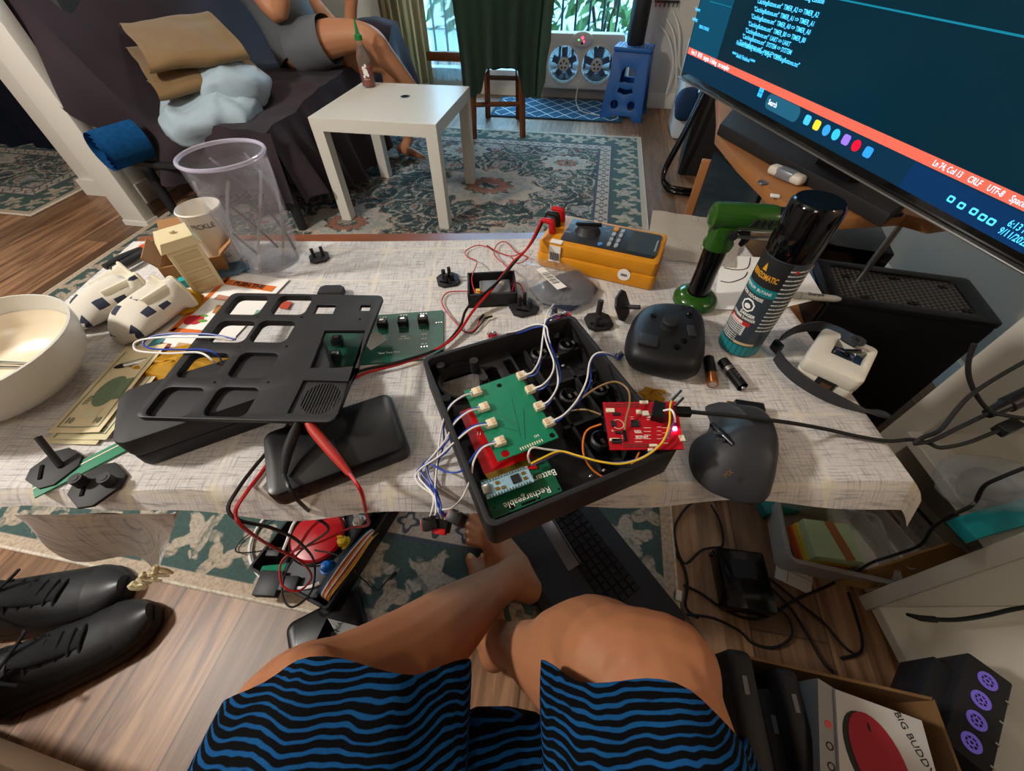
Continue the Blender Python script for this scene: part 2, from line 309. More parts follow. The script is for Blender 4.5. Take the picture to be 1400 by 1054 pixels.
# ================================================================== RUGS
def rugmat(name, hx, hy, warm=0):
    g = NG(name, .95); x, y, z = g.xyz(); v3 = g.vec(x, y, 0)
    wob_ = g.noise(v3, 9, 2)
    ax, ay = g.ma('ABSOLUTE', x), g.ma('ABSOLUTE', y); dx, dy = g.ma('SUBTRACT', hx, ax), g.ma('SUBTRACT', hy, ay)
    d = g.ma('MINIMUM', dx, dy); side = g.ma('LESS_THAN', dx, dy)
    s = g.ma('ADD', g.ma('MULTIPLY', side, y), g.ma('MULTIPLY', g.ma('SUBTRACT', 1, side), x))
    def lobes(s, t, per, c0, size, wav=.35, k=4):
        q = g.ma('SUBTRACT', g.ma('FRACT', g.ma('DIVIDE', s, per)), .5); q = g.ma('MULTIPLY', q, per); w2 = g.ma('SUBTRACT', t, c0)
        rr = g.ma('SQRT', g.ma('ADD', g.ma('MULTIPLY', q, q), g.ma('MULTIPLY', w2, w2))); an = g.ma('ARCTAN2', w2, q)
        return g.ma('DIVIDE', rr, g.ma('MULTIPLY', size, g.ma('ADD', 1, g.ma('MULTIPLY', wav, g.ma('COSINE', g.ma('MULTIPLY', an, k))))))
    cream, green, deep, rust, slate = 'b3a698', '36524e', '20333a', '94604c', '454d58'
    n1 = g.noise(v3, 7, 4, .6, 1.5); n2 = g.noise(g.vec(g.ma('ADD', x, 9), y, 3), 16, 4, .6, 2.2); n3 = g.noise(g.vec(x, g.ma('ADD', y, 4), 7), 5, 3, .55, 2.5); fine = g.noise(v3, 120, 2)
    vd = g.voro(g.vec(g.ma('ADD', x, g.ma('MULTIPLY', n1, .08)), g.ma('ADD', y, g.ma('MULTIPLY', n2, .08)), 0), 6.5)
    col = g.mix(g.step(n1, .35, .6), deep, green)
    ringv = g.ma('FRACT', g.ma('MULTIPLY', vd, 4.2))
    col = g.mix(g.ma('MULTIPLY', g.band(ringv, .36, .62, .06), g.step(n2, .38, .52)), col, cream)
    col = g.mix(g.ma('MULTIPLY', g.step(vd, .34, .26), g.step(n3, .42, .54)), col, '9c9a98')
    col = g.mix(g.ma('MULTIPLY', g.band(n2, .56, .66, .02), g.step(n3, .48, .58)), col, rust)
    col = g.mix(g.ma('MULTIPLY', g.band(n1, .495, .515, .008), .8), col, cream)
    col = g.mix(g.ma('MULTIPLY', g.step(vd, .14, .10), g.step(n3, .46, .52)), col, rust)
    # medallions along the middle
    for cx, cy, sz in ((.35, .62, .30), (-.5, .95, .2), (.62, .08, .2), (-.25, .1, .24), (-.72, .4, .16), (.75, 1.0, .15), (.1, 1.1, .15)):
        px, py = g.ma('SUBTRACT', x, cx), g.ma('SUBTRACT', y, cy); rr = g.ma('SQRT', g.ma('ADD', g.ma('MULTIPLY', px, px), g.ma('MULTIPLY', g.ma('MULTIPLY', py, py), 1.7))); an = g.ma('ARCTAN2', py, px)
        e = g.ma('ADD', g.ma('DIVIDE', rr, g.ma('MULTIPLY', sz, g.ma('ADD', .92, g.ma('MULTIPLY', .1, g.ma('COSINE', g.ma('MULTIPLY', an, 12)))))), g.ma('MULTIPLY', g.ma('SUBTRACT', n2, .5), .25))
        col = g.mix(g.band(e, .78, 1.0, .03), col, cream); col = g.mix(g.band(e, .5, .78, .04), col, g.mix(g.step(n2, .4, .6), '8f9a98', cream)); col = g.mix(g.band(e, .22, .42, .05), col, rust)
    # borders, by distance from the edge
    lv = lobes(s, d, .145, .115, .040, .34, 5); lv2 = lobes(g.ma('ADD', s, .072), d, .145, .065, .030, .4, 3)
    bor = g.mix(g.step(g.ma('ADD', lv, g.ma('MULTIPLY', g.ma('SUBTRACT', n2, .5), 1.6)), 1.22, 1.0), '405853', 'b2a594'); bor = g.mix(g.step(lv2, 1.1, .9), bor, 'b0a08e'); bor = g.mix(g.ma('MULTIPLY', g.step(n2, .46, .60), .6), bor, '3c5450')
    md = lobes(s, d, .075, .232, .024, .28, 4); nar = g.mix(g.band(md, .62, 1.0, .08), cream, slate)
    c = g.mix(g.step(d, .268, .272), nar, col); c = g.mix(g.band(d, .262, .276, .002), c, slate)
    c = g.mix(g.step(d, .198, .194), c, bor); c = g.mix(g.band(d, .186, .198, .002), c, slate); c = g.mix(g.step(d, .034, .030), c, 'bba893'); c = g.mix(g.step(d, .008, .004), c, 'd8cdbc')
    c = g.mix(g.ma('MULTIPLY', g.step(fine, .35, .75), .35), c, '2c3032'); g.bump(fine, .35, .003)
    return g.out(c)
b = MB(); b.box((0, 0, .005), (2.42, 3.03, .01), bev=.003, seg=1)
o = b.build('rug', rugmat('rug_floral', 1.21, 1.515)); o.location = U(-.89, 1.624, .0005); o.rotation_euler.z = R(-10.5)
tag(o, 'large green and cream floral rug with bordered edge under the tables', 'rug')
b = MB(); b.box((0, 0, .005), (1.5, .95, .01), bev=.003, seg=1)
o = b.build('rug', rugmat('rug_mirror_floral', .75, .475)); o.location = U(-3.52, 2.0, .0005); o.rotation_euler.z = R(-10.5)
tag(o, 'floral rug standing in for a mirror reflection beyond the white post at far left', 'rug')  # second rug built in place of a mirrored view of the first
b = MB()
b.grid(lambda s, t: U(-4.3+1.7*s, 2.33+.035*math.sin(s*38)+.02*math.sin(s*71+1), .012+1.3*t), 90, 3, .01)
tag(b.build('mirror_drape', M['navy']), 'dark navy fabric standing in for a reflection beyond the white post at far left', 'drape')  # fabric sheet added where a mirror shows dark navy
g = NG('trellis_mat_blue', .9); x, y, z = g.xyz()
a1 = g.ma('FRACT', g.ma('ADD', g.ma('DIVIDE', x, .135), g.ma('DIVIDE', y, .16))); a2 = g.ma('FRACT', g.ma('SUBTRACT', g.ma('DIVIDE', x, .135), g.ma('DIVIDE', y, .16)))
ln = g.ma('MAXIMUM', g.band(a1, .46, .54, .015), g.band(a2, .46, .54, .015)); edge = g.ma('MAXIMUM', g.step(g.ma('ABSOLUTE', x), .465, .467), g.step(g.ma('ABSOLUTE', y), .232, .234))
c = g.mix(ln, '1d5f86', 'dfe9ea'); c = g.mix(edge, c, '1a4463'); TM = g.out(c)
b = MB(); b.box((0, 0, .005), (.98, .50, .01), bev=.003); o = b.build('doormat', TM); o.location = U(-.30, 3.68, .0005); o.rotation_euler.z = R(-10.5)
tag(o, 'blue door mat with white trellis lines under the fan', 'mat')

# ================================================================== SOFA AND PILE
PUR = NG('plum_bedsheet', .85); x, y, z = PUR.xyz(); fz = PUR.noise(PUR.vec(x, y, z), 6, 4); PUR.out(PUR.mix(fz, '1a1119', '32222b')); PUR.b.inputs['Sheen Weight'].default_value = .04; PURM = PUR.m
sofa = thing('sofa', 'sofa covered in a draped dark plum sheet along the left wall', 'sofa', U(-1.72, 2.4), -10.5)
SX = Matrix.Translation((1.72, -2.4, 0))
V0, V1, UF, UB = 1.62, 3.18, -1.30, -2.19
ss = lambda a, lo, hi: (lambda t: t*t*(3-2*t))(max(0, min(1, (a-lo)/(hi-lo))))
def sh(u, v):
    h = .43+.05*ss(v, 1.7, 2.1)*(1-ss(u, -1.45, -1.3)*.3)
    h += (.52-.10*(1-ss(v, 1.66, 1.9)))*ss(-u, 1.80, 2.14); h += .10*ss(v, 2.95, 3.1)
    return h+.02*nz((u, v, 0), 4)+.012*nz((u, v, 5), 11)
b = MB(SX)
b.grid(lambda s, t: (UF+(UB-UF)*s, V0+(V1-V0)*t, sh(UF+(UB-UF)*s, V0+(V1-V0)*t)), 46, 56)
def fd(s, t):
    v = V0+(V1-V0)*s; h = sh(UF, v); hem = .10+.05*math.sin(v*5)+.02*math.sin(v*23); f = ss(t, 0, .3)*ss(s, 0, .04)*(.012+.05*t)*(math.sin(v*42+2*math.sin(v*7))*.5+.5)
    return (UF+f*1.2+.06*t, v, h+(hem-h)*t)
b.grid(fd, 120, 10)
HEM = sorted([(q.x, q.z) for q in (ROOM.inverted() @ PN(x, y, U(0, V0-.03), U(0, 1)-U(0, 0)) for x, y in ((62, 100), (80, 124), (110, 152), (150, 184), (185, 217), (215, 244), (255, 252), (330, 262), (375, 272), (420, 285)))])
def hemz(u):
    if u <= HEM[0][0]: return HEM[0][1]
    for (a, c), (a2, c2) in zip(HEM, HEM[1:]):
        if u <= a2: return c+(c2-c)*(u-a)/(a2-a)
    return HEM[-1][1]
def nd(s, t):
    u = UF+.02*(1-s)+(UB-UF)*s; h = sh(u, V0); hem = hemz(u); f = ss(t, 0, .4)*(.012+.04*t)*math.sin(u*26+3*nz((u, 0, 0), 3)+t*2.5)*ss(s, 0, .06)
    return (u, V0-.03*t+f, h+(hem-h)*t)
b.grid(nd, 80, 10)
b.build('sheet', PURM, sofa)
b = MB(SX); b.box((-1.74, 2.42, .29), (.78, 1.4, .22), bev=.03); b.box((-2.08, 2.42, .58), (.12, 1.4, .5), bev=.03); b.build('frame', M['dkgrey'], sofa)
for (u, v) in ((UF-.02, V0+.01), (UB+.13, V0+.06), (UF-.03, V1-.08), (UB+.08, V1-.08)):
    b = MB(SX); b.cyl((u, v, .012), (u, v, .3), .022, .026, seg=14); b.build('leg', M['dkgrey'], sofa)

# ---- folded blankets
def folded(name, label, c, m, layers, rz, seed, grp=None):
    t = thing(name, label, 'blanket', c, rz)
    b = MB()
    for (ox, oy, z, rx, ry, rzz, tilt) in layers: b.ell((0, 0, 0), (rx, ry, rzz), 40, 14, X=XF((ox, oy, z), tilt, tilt*.6), e=.55)
    wob(b, .014, 9, seed); wob(b, .006, 26, seed+1); b.build('folded_cloth', m, t); return t
pb = P(262, 95, .56)
tan = mat('tan_fleece', 'a98a5f', .95, noise=(18, .12), bump=(220, .5), sheen=.4); pale = mat('pale_blue_cotton', '9fb0bb', .9, noise=(10, .08), bump=(40, .3))
def bundle(px, py, z, sz): return P(px, py, z)
t = thing('blanket', 'tan fleece blanket folded on top of the pale blue sheet', 'blanket', P(262, 92, .60), 20)
b = MB(); W = lambda px, py, z: P(px, py, z)
def foldsheet(b, path, width, thick, axis):
    # a cloth folded over: ribbon of given path (in vertical section) swept along an axis
    pts = catmull(path, 6); n = len(pts)
    b.grid(lambda s, q: pts[min(int(round(q*(n-1))), n-1)]+axis*((s-.5)*width)+Vector((0, 0, .012))*nz((s*3, q*3, 1))+axis*.02*nz((q*4, s, 2)), 30, n-1, thick)
ax = (W(330, 85, .58)-W(205, 105, .58)).normalized(); pr_ = ax.cross(Vector((0, 0, 1))).normalized(); c0 = W(268, 100, .55)
for k, (off, dz) in enumerate(((0, -.02), (.02, .06))):
    f = 1.12-.10*k
    path = [c0+pr_*(-.17*f+off)+Vector((0, 0, dz+.10)), c0+pr_*(-.05*f+off)+Vector((0, 0, dz+.115)), c0+pr_*(.12*f+off)+Vector((0, 0, dz+.07)), c0+pr_*(.20*f+off)+Vector((0, 0, dz+.03)), c0+pr_*(.19*f+off)+Vector((0, 0, dz-.005)), c0+pr_*(.10*f+off)+Vector((0, 0, dz)), c0+pr_*(-.16*f+off)+Vector((0, 0, dz+.01))]
    foldsheet(b, path, .335*f, .045, ax)
wob(b, .016, 7, 3); b.build('folded_cloth', tan, t, world=True)
t = thing('bedsheet', 'pale blue crumpled sheet under the tan blanket on the sofa end', 'sheet', W(290, 150, .45), 10)
b = MB(); c1 = W(292, 142, .47)
b.ell((0, 0, 0), (.19, .16, .085), 60, 30, X=Matrix.Translation(c1+Vector((-.01, -.03, -.02))) @ Matrix.Rotation(R(15), 4, 'Z') @ Matrix.Rotation(R(18), 4, 'X'), e=.7)
b.ell((0, 0, 0), (.15, .12, .07), 50, 24, X=Matrix.Translation(c1+Vector((.07, .07, .05))) @ Matrix.Rotation(R(40), 4, 'Z'), e=.7)
wob(b, .03, 8, 5); wob(b, .020, 15, 6); wob(b, .004, 34, 7); b.build('folded_cloth', pale, t, world=True)
# ---- blue roll
t = thing('rolled_towel', 'bright blue patterned towel rolled up under the sofa end', 'towel', P(150, 215, .2))
c0 = P(136, 207, .385); ax = (U(.05, .15)-U(0, 0)); b = MB(); n = ax.normalized(); e1 = n.cross(Vector((0, 0, 1))).normalized()
def roll(s, q):
    a = q*2*PI*4.2; rr = .018+.062*q; return c0+ax*s+e1*math.cos(a)*rr+Vector((0, 0, 1))*math.sin(a)*rr
b.grid(roll, 6, 150, .007)
b.build('roll', mat('blue_terry', '0d5f9e', .95, noise=(60, .5), bump=(260, .6)), t, world=True)
b = MB(SX); b.box((-1.74, 1.56, .295), (.80, .03, .02), bev=.004); b.box((-2.1, 1.66, .295), (.03, .24, .02)); b.box((-1.40, 1.66, .295), (.03, .24, .02)); b.build('side_rail', M['dkgrey'], sofa)

# ================================================================== WHITE SIDE TABLE + BOTTLE
s = .55; lt = thing('side_table', 'white square side table with round cable hole beside the sofa', 'table', (-.8345, 1.9265, .011), -10.6)
lw = mat('white_lacquer', 'd9d5cb', .3)
b = MB(); b.plate([(0, 0), (s, 0), (s, s), (0, s)], .39, .44, [circ(.30, .34, .018, 20)], bev=.001); b.build('tabletop', lw, lt, smooth=0)
b = MB(); b.lathe([(.0178, .40), (.0178, .441), (.022, .4412), (.022, .442), (.014, .442), (.014, .428), (0, .428)], (.30, .34, 0), 20); b.build('cable_hole', M['dkgrey'], lt)
for a, c in ((.025, .025), (s-.025, .025), (.025, s-.025), (s-.025, s-.025)):
    b = MB(); b.box((a, c, .195), (.05, .05, .39), bev=.001, seg=1); b.build('leg', lw, lt)
bp = P(505, 118, .4525); t = thing('sauce_bottle', 'clear bottle of red chili sauce with green cap on the white side table', 'bottle', bp, 10)
b = MB(); b.lathe([(0, .001), (.027, .001), (.030, .006), (.0305, .10), (.029, .118), (.020, .142), (.0135, .158), (.0135, .172), (0, .172)], seg=28); b.build('bottle', mat('clear_bottle', 'f3ece2', .06, trans=.92, ior=1.2), t)
b = MB(); b.lathe([(0, .003), (.0255, .003), (.0285, .008), (.029, .078), (0, .080)], seg=28); b.build('sauce', mat('red_sauce', '8e1d0c', .35, noise=(40, .35)), t)
b = MB(); b.lathe([(0, .1725), (.0165, .1725), (.0165, .190), (.009, .195), (.006, .22), (.003, .245), (0, .246)], seg=20); b.build('cap', mat('green_cap', '127a38', .4), t)
b = MB()
for k, (xx, zz, r0) in enumerate(((0, .062, .011), (-.006, .075, .007), (.008, .05, .006), (.004, .085, .005), (-.009, .045, .005))): b.plate([(math.sin((xx+p[0])/.031)*.031, zz+p[1]) for p in circ(0, 0, r0, 12, r0*1.3)], 0, .0006, X=XF((0, -.0318, 0), rx=90))
b.build('label_print', M['whiteink'], t)
for zz, tx, sz in ((.033, 'SRIRACHA', .006),): text(tx, sz, M['whiteink'], t, I4, wrap=.0308) if 0 else text(tx, sz, M['whiteink'], t, Matrix.Translation((0, 0, zz)), wrap=.0308)

# ================================================================== BAR STOOL WITH SWEATER
wd = mat('stool_wood', '6d3f22', .45, noise=(20, .25))
st = thing('bar_stool', 'brown wooden bar stool with the green sweater hung over it', 'stool', (-.06, 3.22, 0), -6)
lg = [((-.16, -.21), (-.135, -.17)), ((.165, -.155), (.14, -.14)), ((-.13, .26), (-.11, .2)), ((.10, .25), (.10, .2))]
for (a, c) in lg:
    z0 = .0115 if a[1] < 0 else .0006
    b = MB(); b.tube([(*a, z0), (*c, .62)], [.020, .022], seg=4, n=1); b.build('leg', wd, st)
for i, j, z in ((0, 1, .2), (2, 3, .25), (0, 2, .3), (1, 3, .3)):
    q = lambda k: Vector((*(Vector(lg[k][0]).lerp(Vector(lg[k][1]), z/.62)), z)); b = MB(); b.tube([q(i), q(j)], .014, seg=4, n=1); b.build('rung', wd, st)
b = MB(); b.box((0, .02, .64), (.36, .42, .05), bev=.015); b.build('seat', wd, st)
b = MB(); b.box((0, -.18, .93), (.34, .03, .12), bev=.01)
for sx in (-1, 1): b.box((sx*.14, -.18, .80), (.035, .03, .32))
b.build('backrest', wd, st)
GRN = mat('dark_green_knit', '294334', .95, noise=(14, .2), bump=(500, .4), sheen=.3)
sw = thing('sweater', 'dark green sweater draped over the brown bar stool', 'sweater', (-.05, 3.03, 0), -3)
def swf(side):
    def f(s, t):
        top = .98; hem = .285-.02*s*5*(s < .2)+.13*ss(s, .24, .36)-.15*ss(s, .74, .86)+.02*ss(s, .9, 1) if side < 0 else .36
        z = top+(hem-top)*t; xx = (-.26+.50*s)*(1-.12*t*(1 if side < 0 else 0)+.02*math.sin(t*6)); fold = .018*math.sin(s*22+t*1.5)*t+.012*math.sin(s*41)*t
        return Vector((xx-.0, (side*.055)*(.25+.75*min(1, t*4))+fold+side*.07*t*(1-abs(2*s-1)*.3), z))
    return f
b = MB(); b.grid(swf(-1), 50, 24, .008); b.build('front_panel', GRN, sw)
b = MB(); b.grid(swf(1), 40, 16, .008); b.build('back_panel', GRN, sw)
for sx, zb in ((1, .26),):
    b = MB(); b.tube([(sx*.22, -.02, .97), (sx*.245, -.03, .7), (sx*.235, -.06, .45), (sx*.215, -.08, zb)], [.04, .05, .045, .035], seg=14, flat=.6, up=(0, 1, 0)); wob(b, .01, 14, sx); b.build('sleeve', GRN, sw)

# ================================================================== CURTAIN, BLINDS, FAN, STEP STOOL
def curtain(name, label, cat, u0, u1, v, z0, z1, m, per, amp):
    b = MB(); b.grid(lambda s, t: U(u0+(u1-u0)*s, v+amp*math.sin((u0+(u1-u0)*s)*2*PI/per), z0+(z1-z0)*t), int((u1-u0)/per*10), 4, .003); return tag(b.build(name, m), label, cat)
g = NG('striped_curtain', .9); x, y, z = g.xyz(); fr = g.ma('FRACT', g.ma('DIVIDE', g.ma('SUBTRACT', g.ma('MULTIPLY', x, .983), g.ma('MULTIPLY', y, .182)), .055)); CM = g.out(g.mix(g.band(fr, .3, .62, .05), '8f7a5c', 'c8b595'))
curtain('curtain', 'beige striped curtain gathered beside the window behind the seated person', 'curtain', -1.72, -1.36, 3.9, .08, 2.0, CM, .08, .022)
curtain('blind', 'sheer pale vertical blind glowing blue between curtain and sweater', 'blind', -1.34, -1.12, 3.93, .1, 2.0, mat('sheer_blind', 'b9d4dc', .6, alpha=.45), .06, .012)
b = MB(); b.box((0, 0, 0), (.75, .04, .06), bev=.006); o = b.build('wooden_bar', wd); o.location = U(-1.0, 3.86, .27); o.rotation_euler.z = R(-10.5); tag(o, 'brown wooden rail across the lower glass behind the side table', 'rail')
fp = PY(787, 130, 3.86); FW, FH = .62, .335
fan = thing('window_fan', 'white twin window fan standing on the sill behind the blue mat', 'fan', U(-.17, 3.935, .09), -10.5)
fw = mat('fan_plastic', 'cfcdc4', .45)
b = MB(); b.plate(rrect(0, .165, FW, FH, .03), -.05, .05, [circ(-.128, .15, .118, 40), circ(.128, .15, .118, 40)], X=Matrix.Rotation(R(90), 4, 'X'), bev=.006); b.build('housing', fw, fan)
dk = mat('fan_grille_blue', '56657c', .6)  # even blue-grey tone of grille and blades
for sx in (-1, 1):
    b = MB(); b.lathe([(.124, -.050), (.124, -.058), (.115, -.058), (.115, -.03)], seg=40, X=XF((sx*.128, 0, .15), rx=90) @ Matrix.Scale(-1, 4, (0, 0, 1))); gr = b.build('grille_ring', fw, fan)
    b = MB()
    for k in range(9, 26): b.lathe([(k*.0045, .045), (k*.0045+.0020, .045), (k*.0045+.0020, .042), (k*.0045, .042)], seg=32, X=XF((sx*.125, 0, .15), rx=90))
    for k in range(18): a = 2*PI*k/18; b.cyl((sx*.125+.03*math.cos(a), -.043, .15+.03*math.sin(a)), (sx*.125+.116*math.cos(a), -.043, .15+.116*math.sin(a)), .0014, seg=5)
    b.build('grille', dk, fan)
    b = MB(); b.lathe([(0, .056), (.036, .056), (.043, .050), (.043, .03), (0, .03)], seg=24, X=XF((sx*.125, 0, .15), rx=90)); hub = b.build('hub', fw, fan)
    b = MB()
    for k in range(5): a = R(90+72*k); b.plate(circ(.022*math.cos(a), .022*math.sin(a), .0075, 10), .0562, .0566, X=XF((sx*.125, 0, .15), rx=90))
    b.build('hub_holes', M['dkgrey'], hub)
    b = MB()
    for k in range(5):
        a = R(72*k+20); b.box((sx*.125+.06*math.cos(a), .0, .15+.06*math.sin(a)), (.07, .004, .045), ry=-math.degrees(a), rx=25)
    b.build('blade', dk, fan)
for sx in (-1, 1): b = MB(); b.lathe([(0, -.028), (.117, -.028)], seg=36, X=XF((sx*.128, 0, .15), rx=90)); b.build('grille_backdrop', mat('grille_backdrop_grey', '4e5a6c', .7, alpha=.6), fan)  # dark translucent discs added to dim the bright view through the grilles
b = MB(); b.lathe([(0, .07), (.06, .07), (.075, .062), (.078, .05)], seg=36, X=XF((0, 0, .30), rx=90) @ Matrix.Scale(.62, 4, (0, 1, 0))); cp = b.build('control_panel', fw, fan)
for dx, dz, m, r0 in ((0, .012, mat('red_led_digits', 'ff2a50', emit=6), .008), (.012, -.008, MATS['red_led_digits'], .006), (-.026, .0, mat('green_led', '48ff60', emit=4), .004), (0, -.018, M['dkgrey'], .009)):
    b = MB(); b.lathe([(0, .0715), (r0, .0715), (r0, .069)], seg=14, X=XF((dx, 0, .30+dz), rx=90)); b.build('display_light', m, cp)
b = MB(); b.box((0, -.052, .05), (.02, .004, .007)); b.build('emblem', mat('emblem_cream', 'e8e2b0', .4), fan)
# white power cord of the fan
def wire(name, pts, r, m, label, cat='cable', group=None, seg=8, n=6):
    b = MB(); b.tube(pts, r, seg=seg, n=n); o = b.build(name, m); return tag(o, label, cat, group)
# step stool
bs = thing('step_stool', 'blue plastic folding step stool beside the window fan', 'stool', (.85, 3.50, .0), -22)
bpz = mat('blue_stool_plastic', '15559c', .5)
def trap(b, yy, lean):
    X = Matrix.Translation((0, yy, 0)) @ Matrix.Rotation(R(90+lean), 4, 'X')
    b.plate([(-.155, .0), (-.09, .0), (-.07, .03), (.07, .03), (.09, .0), (.155, .0), (.115, .39), (-.115, .39)], -.009, .009, [circ(-.06, .095, .027, 18), circ(.06, .095, .027, 18), [(-.055, .17), (0, .155), (.055, .17), (.045, .195), (0, .185), (-.045, .195)], [(-.05, .225), (.05, .225), (.045, .285), (.025, .31), (-.025, .31), (-.045, .285)]], X=X, bev=.003)
for nm, yy, lean in (('front_panel', -.11, -7), ('rear_panel', .11, 7)):
    b = MB(); trap(b, yy, lean); b.build(nm, bpz, bs)
b = MB(); b.box((0, 0, .40), (.25, .17, .028), bev=.008)
b.build('step_top', bpz, bs)
b = MB()
for i in range(9):
    for j in range(5): b.lathe([(.004, 0), (.004, .0025), (0, .003)], (-.1+.025*i, -.06+.03*j, .414), 8)
b.build('grip_dots', mat('grey_grip', '8f9aa6', .7), bs, stuff=True)
for sx in (-1, 1):
    b = MB(); b.plate([(-.1, .03), (-.07, .03), (0, .2), (.07, .03), (.1, .03), (.066, .38), (-.066, .38)], -.006, .006, X=XF((sx*.118, 0, 0), 90, 0, 90)); b.build('side_panel', bpz, bs)
t = thing('cylinder_speaker', 'tall black cylinder standing on the blue step stool', 'speaker', (.85, 3.50, .417))
b = MB(); b.lathe([(0, 0), (.052, 0), (.056, .006), (.056, .34), (.05, .35), (0, .35)], seg=32); b.build('body', mat('black_mesh_fabric', '0b0c0e', .6), t)
b = MB(); b.lathe([(0, .3505), (.052, .3505), (.052, .372), (0, .374)], seg=32); b.build('cap', M['grey'], t)
b = MB(); b.tube([U(-.17, 3.87, .1), U(-.17, 3.80, .03), U(-.12, 3.62, .016), U(.0, 3.54, .016), U(.12, 3.53, .016), U(.15, 3.54, .016)], .004, seg=8); b.build('power_cord', M['whitewire'], fan, world=True)
for k, (a, c) in enumerate((((.62, .55), (.50, .1)), ((.66, .6), (.56, .14)), ((.70, .62), (.62, .22)))):
    wire('wall_cable', [U(.36+.03*k, 3.825, a[0]-.14), U(.43+.03*k, 3.80, .42+.02*k), U(.50+.02*k, 3.79, .28), U(c[0], 3.79, c[1])], .005, M['whitewire'], ['thin white cable hanging on the wall, the one nearest the blue stool', 'thin white cable hanging on the wall, middle of three', 'thin white cable hanging on the wall, the one nearest the white appliance'][k], 'cable', 'white cables on the back wall')
t = thing('coat_hooks', 'small dark hook rail high on the wall right of the window', 'hooks', PN(912, 2, U(0, 3.83), U(0, 1)-U(0, 0)), -10.5)
b = MB(); b.box((0, 0, 0), (.16, .012, .012)); b.build('rail', M['dkgrey'], t)
for k in range(6):
    b = MB(); b.tube([(-.07+.028*k, -.008, 0), (-.07+.028*k, -.02, -.015), (-.07+.028*k, -.014, -.024)], .004, seg=6); b.build('hook', M['red'] if k < 2 else M['dkgrey'], t)
# white appliance + blue bag, black speaker, tube frame
t = thing('air_purifier', 'white upright appliance standing by the wall left of the television', 'appliance', U(.66, 3.3, .0), -10.5)
b = MB(); b.box((0, 0, .25), (.30, .3, .5), bev=.03); b.build('body', mat('appliance_white', 'cfd6dc', .4), t)
b = MB(); b.box((0, -.153, .36), (.2, .008, .12), bev=.004); b.build('vent_panel', M['grey'], t)
b = MB(); b.ell((0, 0, 0), (.08, .045, .085), 20, 12, e=.7); wob(b, .012, 14); o = b.build('blue_bag', mat('navy_blue_bag', '123258', .8)); o.location = PY(941, 142, 2.92); tag(o, 'dark blue bag hanging in front of the white appliance', 'bag')
t = thing('floor_speaker', 'black box speaker on the floor left of the desk', 'speaker', (1.12, 2.55, 0), -18)
b = MB(); b.box((0, 0, .27), (.22, .28, .54), bev=.01); b.build('cabinet', M['matte'], t)
b = MB(); b.lathe([(0, .004), (.07, .001), (.085, .006), (.09, 0)], seg=32, X=XF((-.111, 0, .3), ry=-90)); b.build('driver', M['gloss'], t)
b = MB(); b.lathe([(0, .004), (.03, .001), (.036, .006), (.04, 0)], seg=24, X=XF((-.111, 0, .45), ry=-90)); b.build('tweeter', M['gloss'], t)
t = thing('folding_frame', 'folded black tube frame leaning beside the black floor speaker', 'frame', (.93, 2.35, 0), 0)
for k in (0, 1):
    o2 = Vector((.012*k, .05*k, 0)); b = MB(); b.tube([PY(970, 116, 2.36)+o2, PY(938, 180, 2.34)+o2, PY(908, 238, 2.32)+o2, P(912, 258, .02)+o2, P(930, 264, .02)+o2, P(965, 268, .02)+o2], .011, seg=10); b.build('tube', M['gloss'], t, world=True)

# ================================================================== TELEVISION AND DESK
LP, RP = Vector((.47, 1.349, .713)), Vector((.641, .417, .713)); TVN = (RP-LP).cross(Vector((0, 0, 1))).normalized()
tvz = math.degrees(math.atan2(RP.y-LP.y, RP.x-LP.x)); tv = thing('television', 'large black television showing a dark teal code screen', 'television', LP, tvz)
S = lambda px, py: L(tv, PN(px, py, LP, TVN))
SW = .955; SHH = .54
b = MB(); b.box((SW/2, .018, SHH/2), (SW+.024, .032, SHH+.03), bev=.004); b.build('bezel', M['gloss'], tv)
b = MB(); b.box((SW/2, .055, SHH*.4), (SW*.7, .06, SHH*.6), bev=.02); b.build('rear_housing', M['matte'], tv)
b = MB(); b.box((SW/2, .000, -.0160), (SW+.026, .010, .003), bev=.001); b.build('metal_trim', mat('bezel_alloy', '8d8a86', .35, .8), tv)
g = NG('screen_teal', .25); x, y, z = g.xyz(); g.b.inputs['Emission Strength'].default_value = 1
cc = g.mix(g.noise(g.vec(x, z, 0), 3, 2), '001b28', '002b3a'); g.b.inputs['Specular IOR Level'].default_value = .25; g.set(g.b.inputs['Emission Color'], cc); g.out('020608')
b = MB(); b.box((SW/2, .001, SHH/2), (SW, .003, SHH), bev=0); scr = b.build('screen', g.m, tv, smooth=0)
def em(n, c, e): return mat(n, c, .5, emit=e*.62, spec=.12)
def patch(px0, m, name, y=-.0012):
    b = MB(); b.poly([(q.x, y, q.z) for q in px0]); return b.build(name, m, scr, smooth=0)
a, c = S(1190, 174).z, S(1190, 190).z
V = lambda x, z: Vector((x, 0, z))
patch([V(0, c), V(SW, c), V(SW, a), V(0, a)], em('status_bar_coral', 'd8604e', 1.0), 'status_bar')
patch([V(0, 0), V(SW, 0), V(SW, c), V(0, c)], em('taskbar_blue', '06283f', 1.0), 'taskbar')
q = S(1290, 260); patch([V(q.x-.06, 0.0), V(q.x+.13, 0.0), V(q.x+.13, c-.002), V(q.x-.06, c-.002)], em('taskbar_light', '062c56', .9), 'taskbar_glow', -.0014)
sl = S(998, 60).x; patch([V(0, a), V(sl*.82, a), V(sl*.82, SHH), V(0, SHH)], em('side_panel_blue', '08405a', 1.0), 'side_panel')
patch([V(sl*.25, .14), V(sl*.8, .14), V(sl*.8, .1415), V(sl*.25, .1415)], em('panel_line', '0e6f8a', 1), 'panel_line', -.0016)
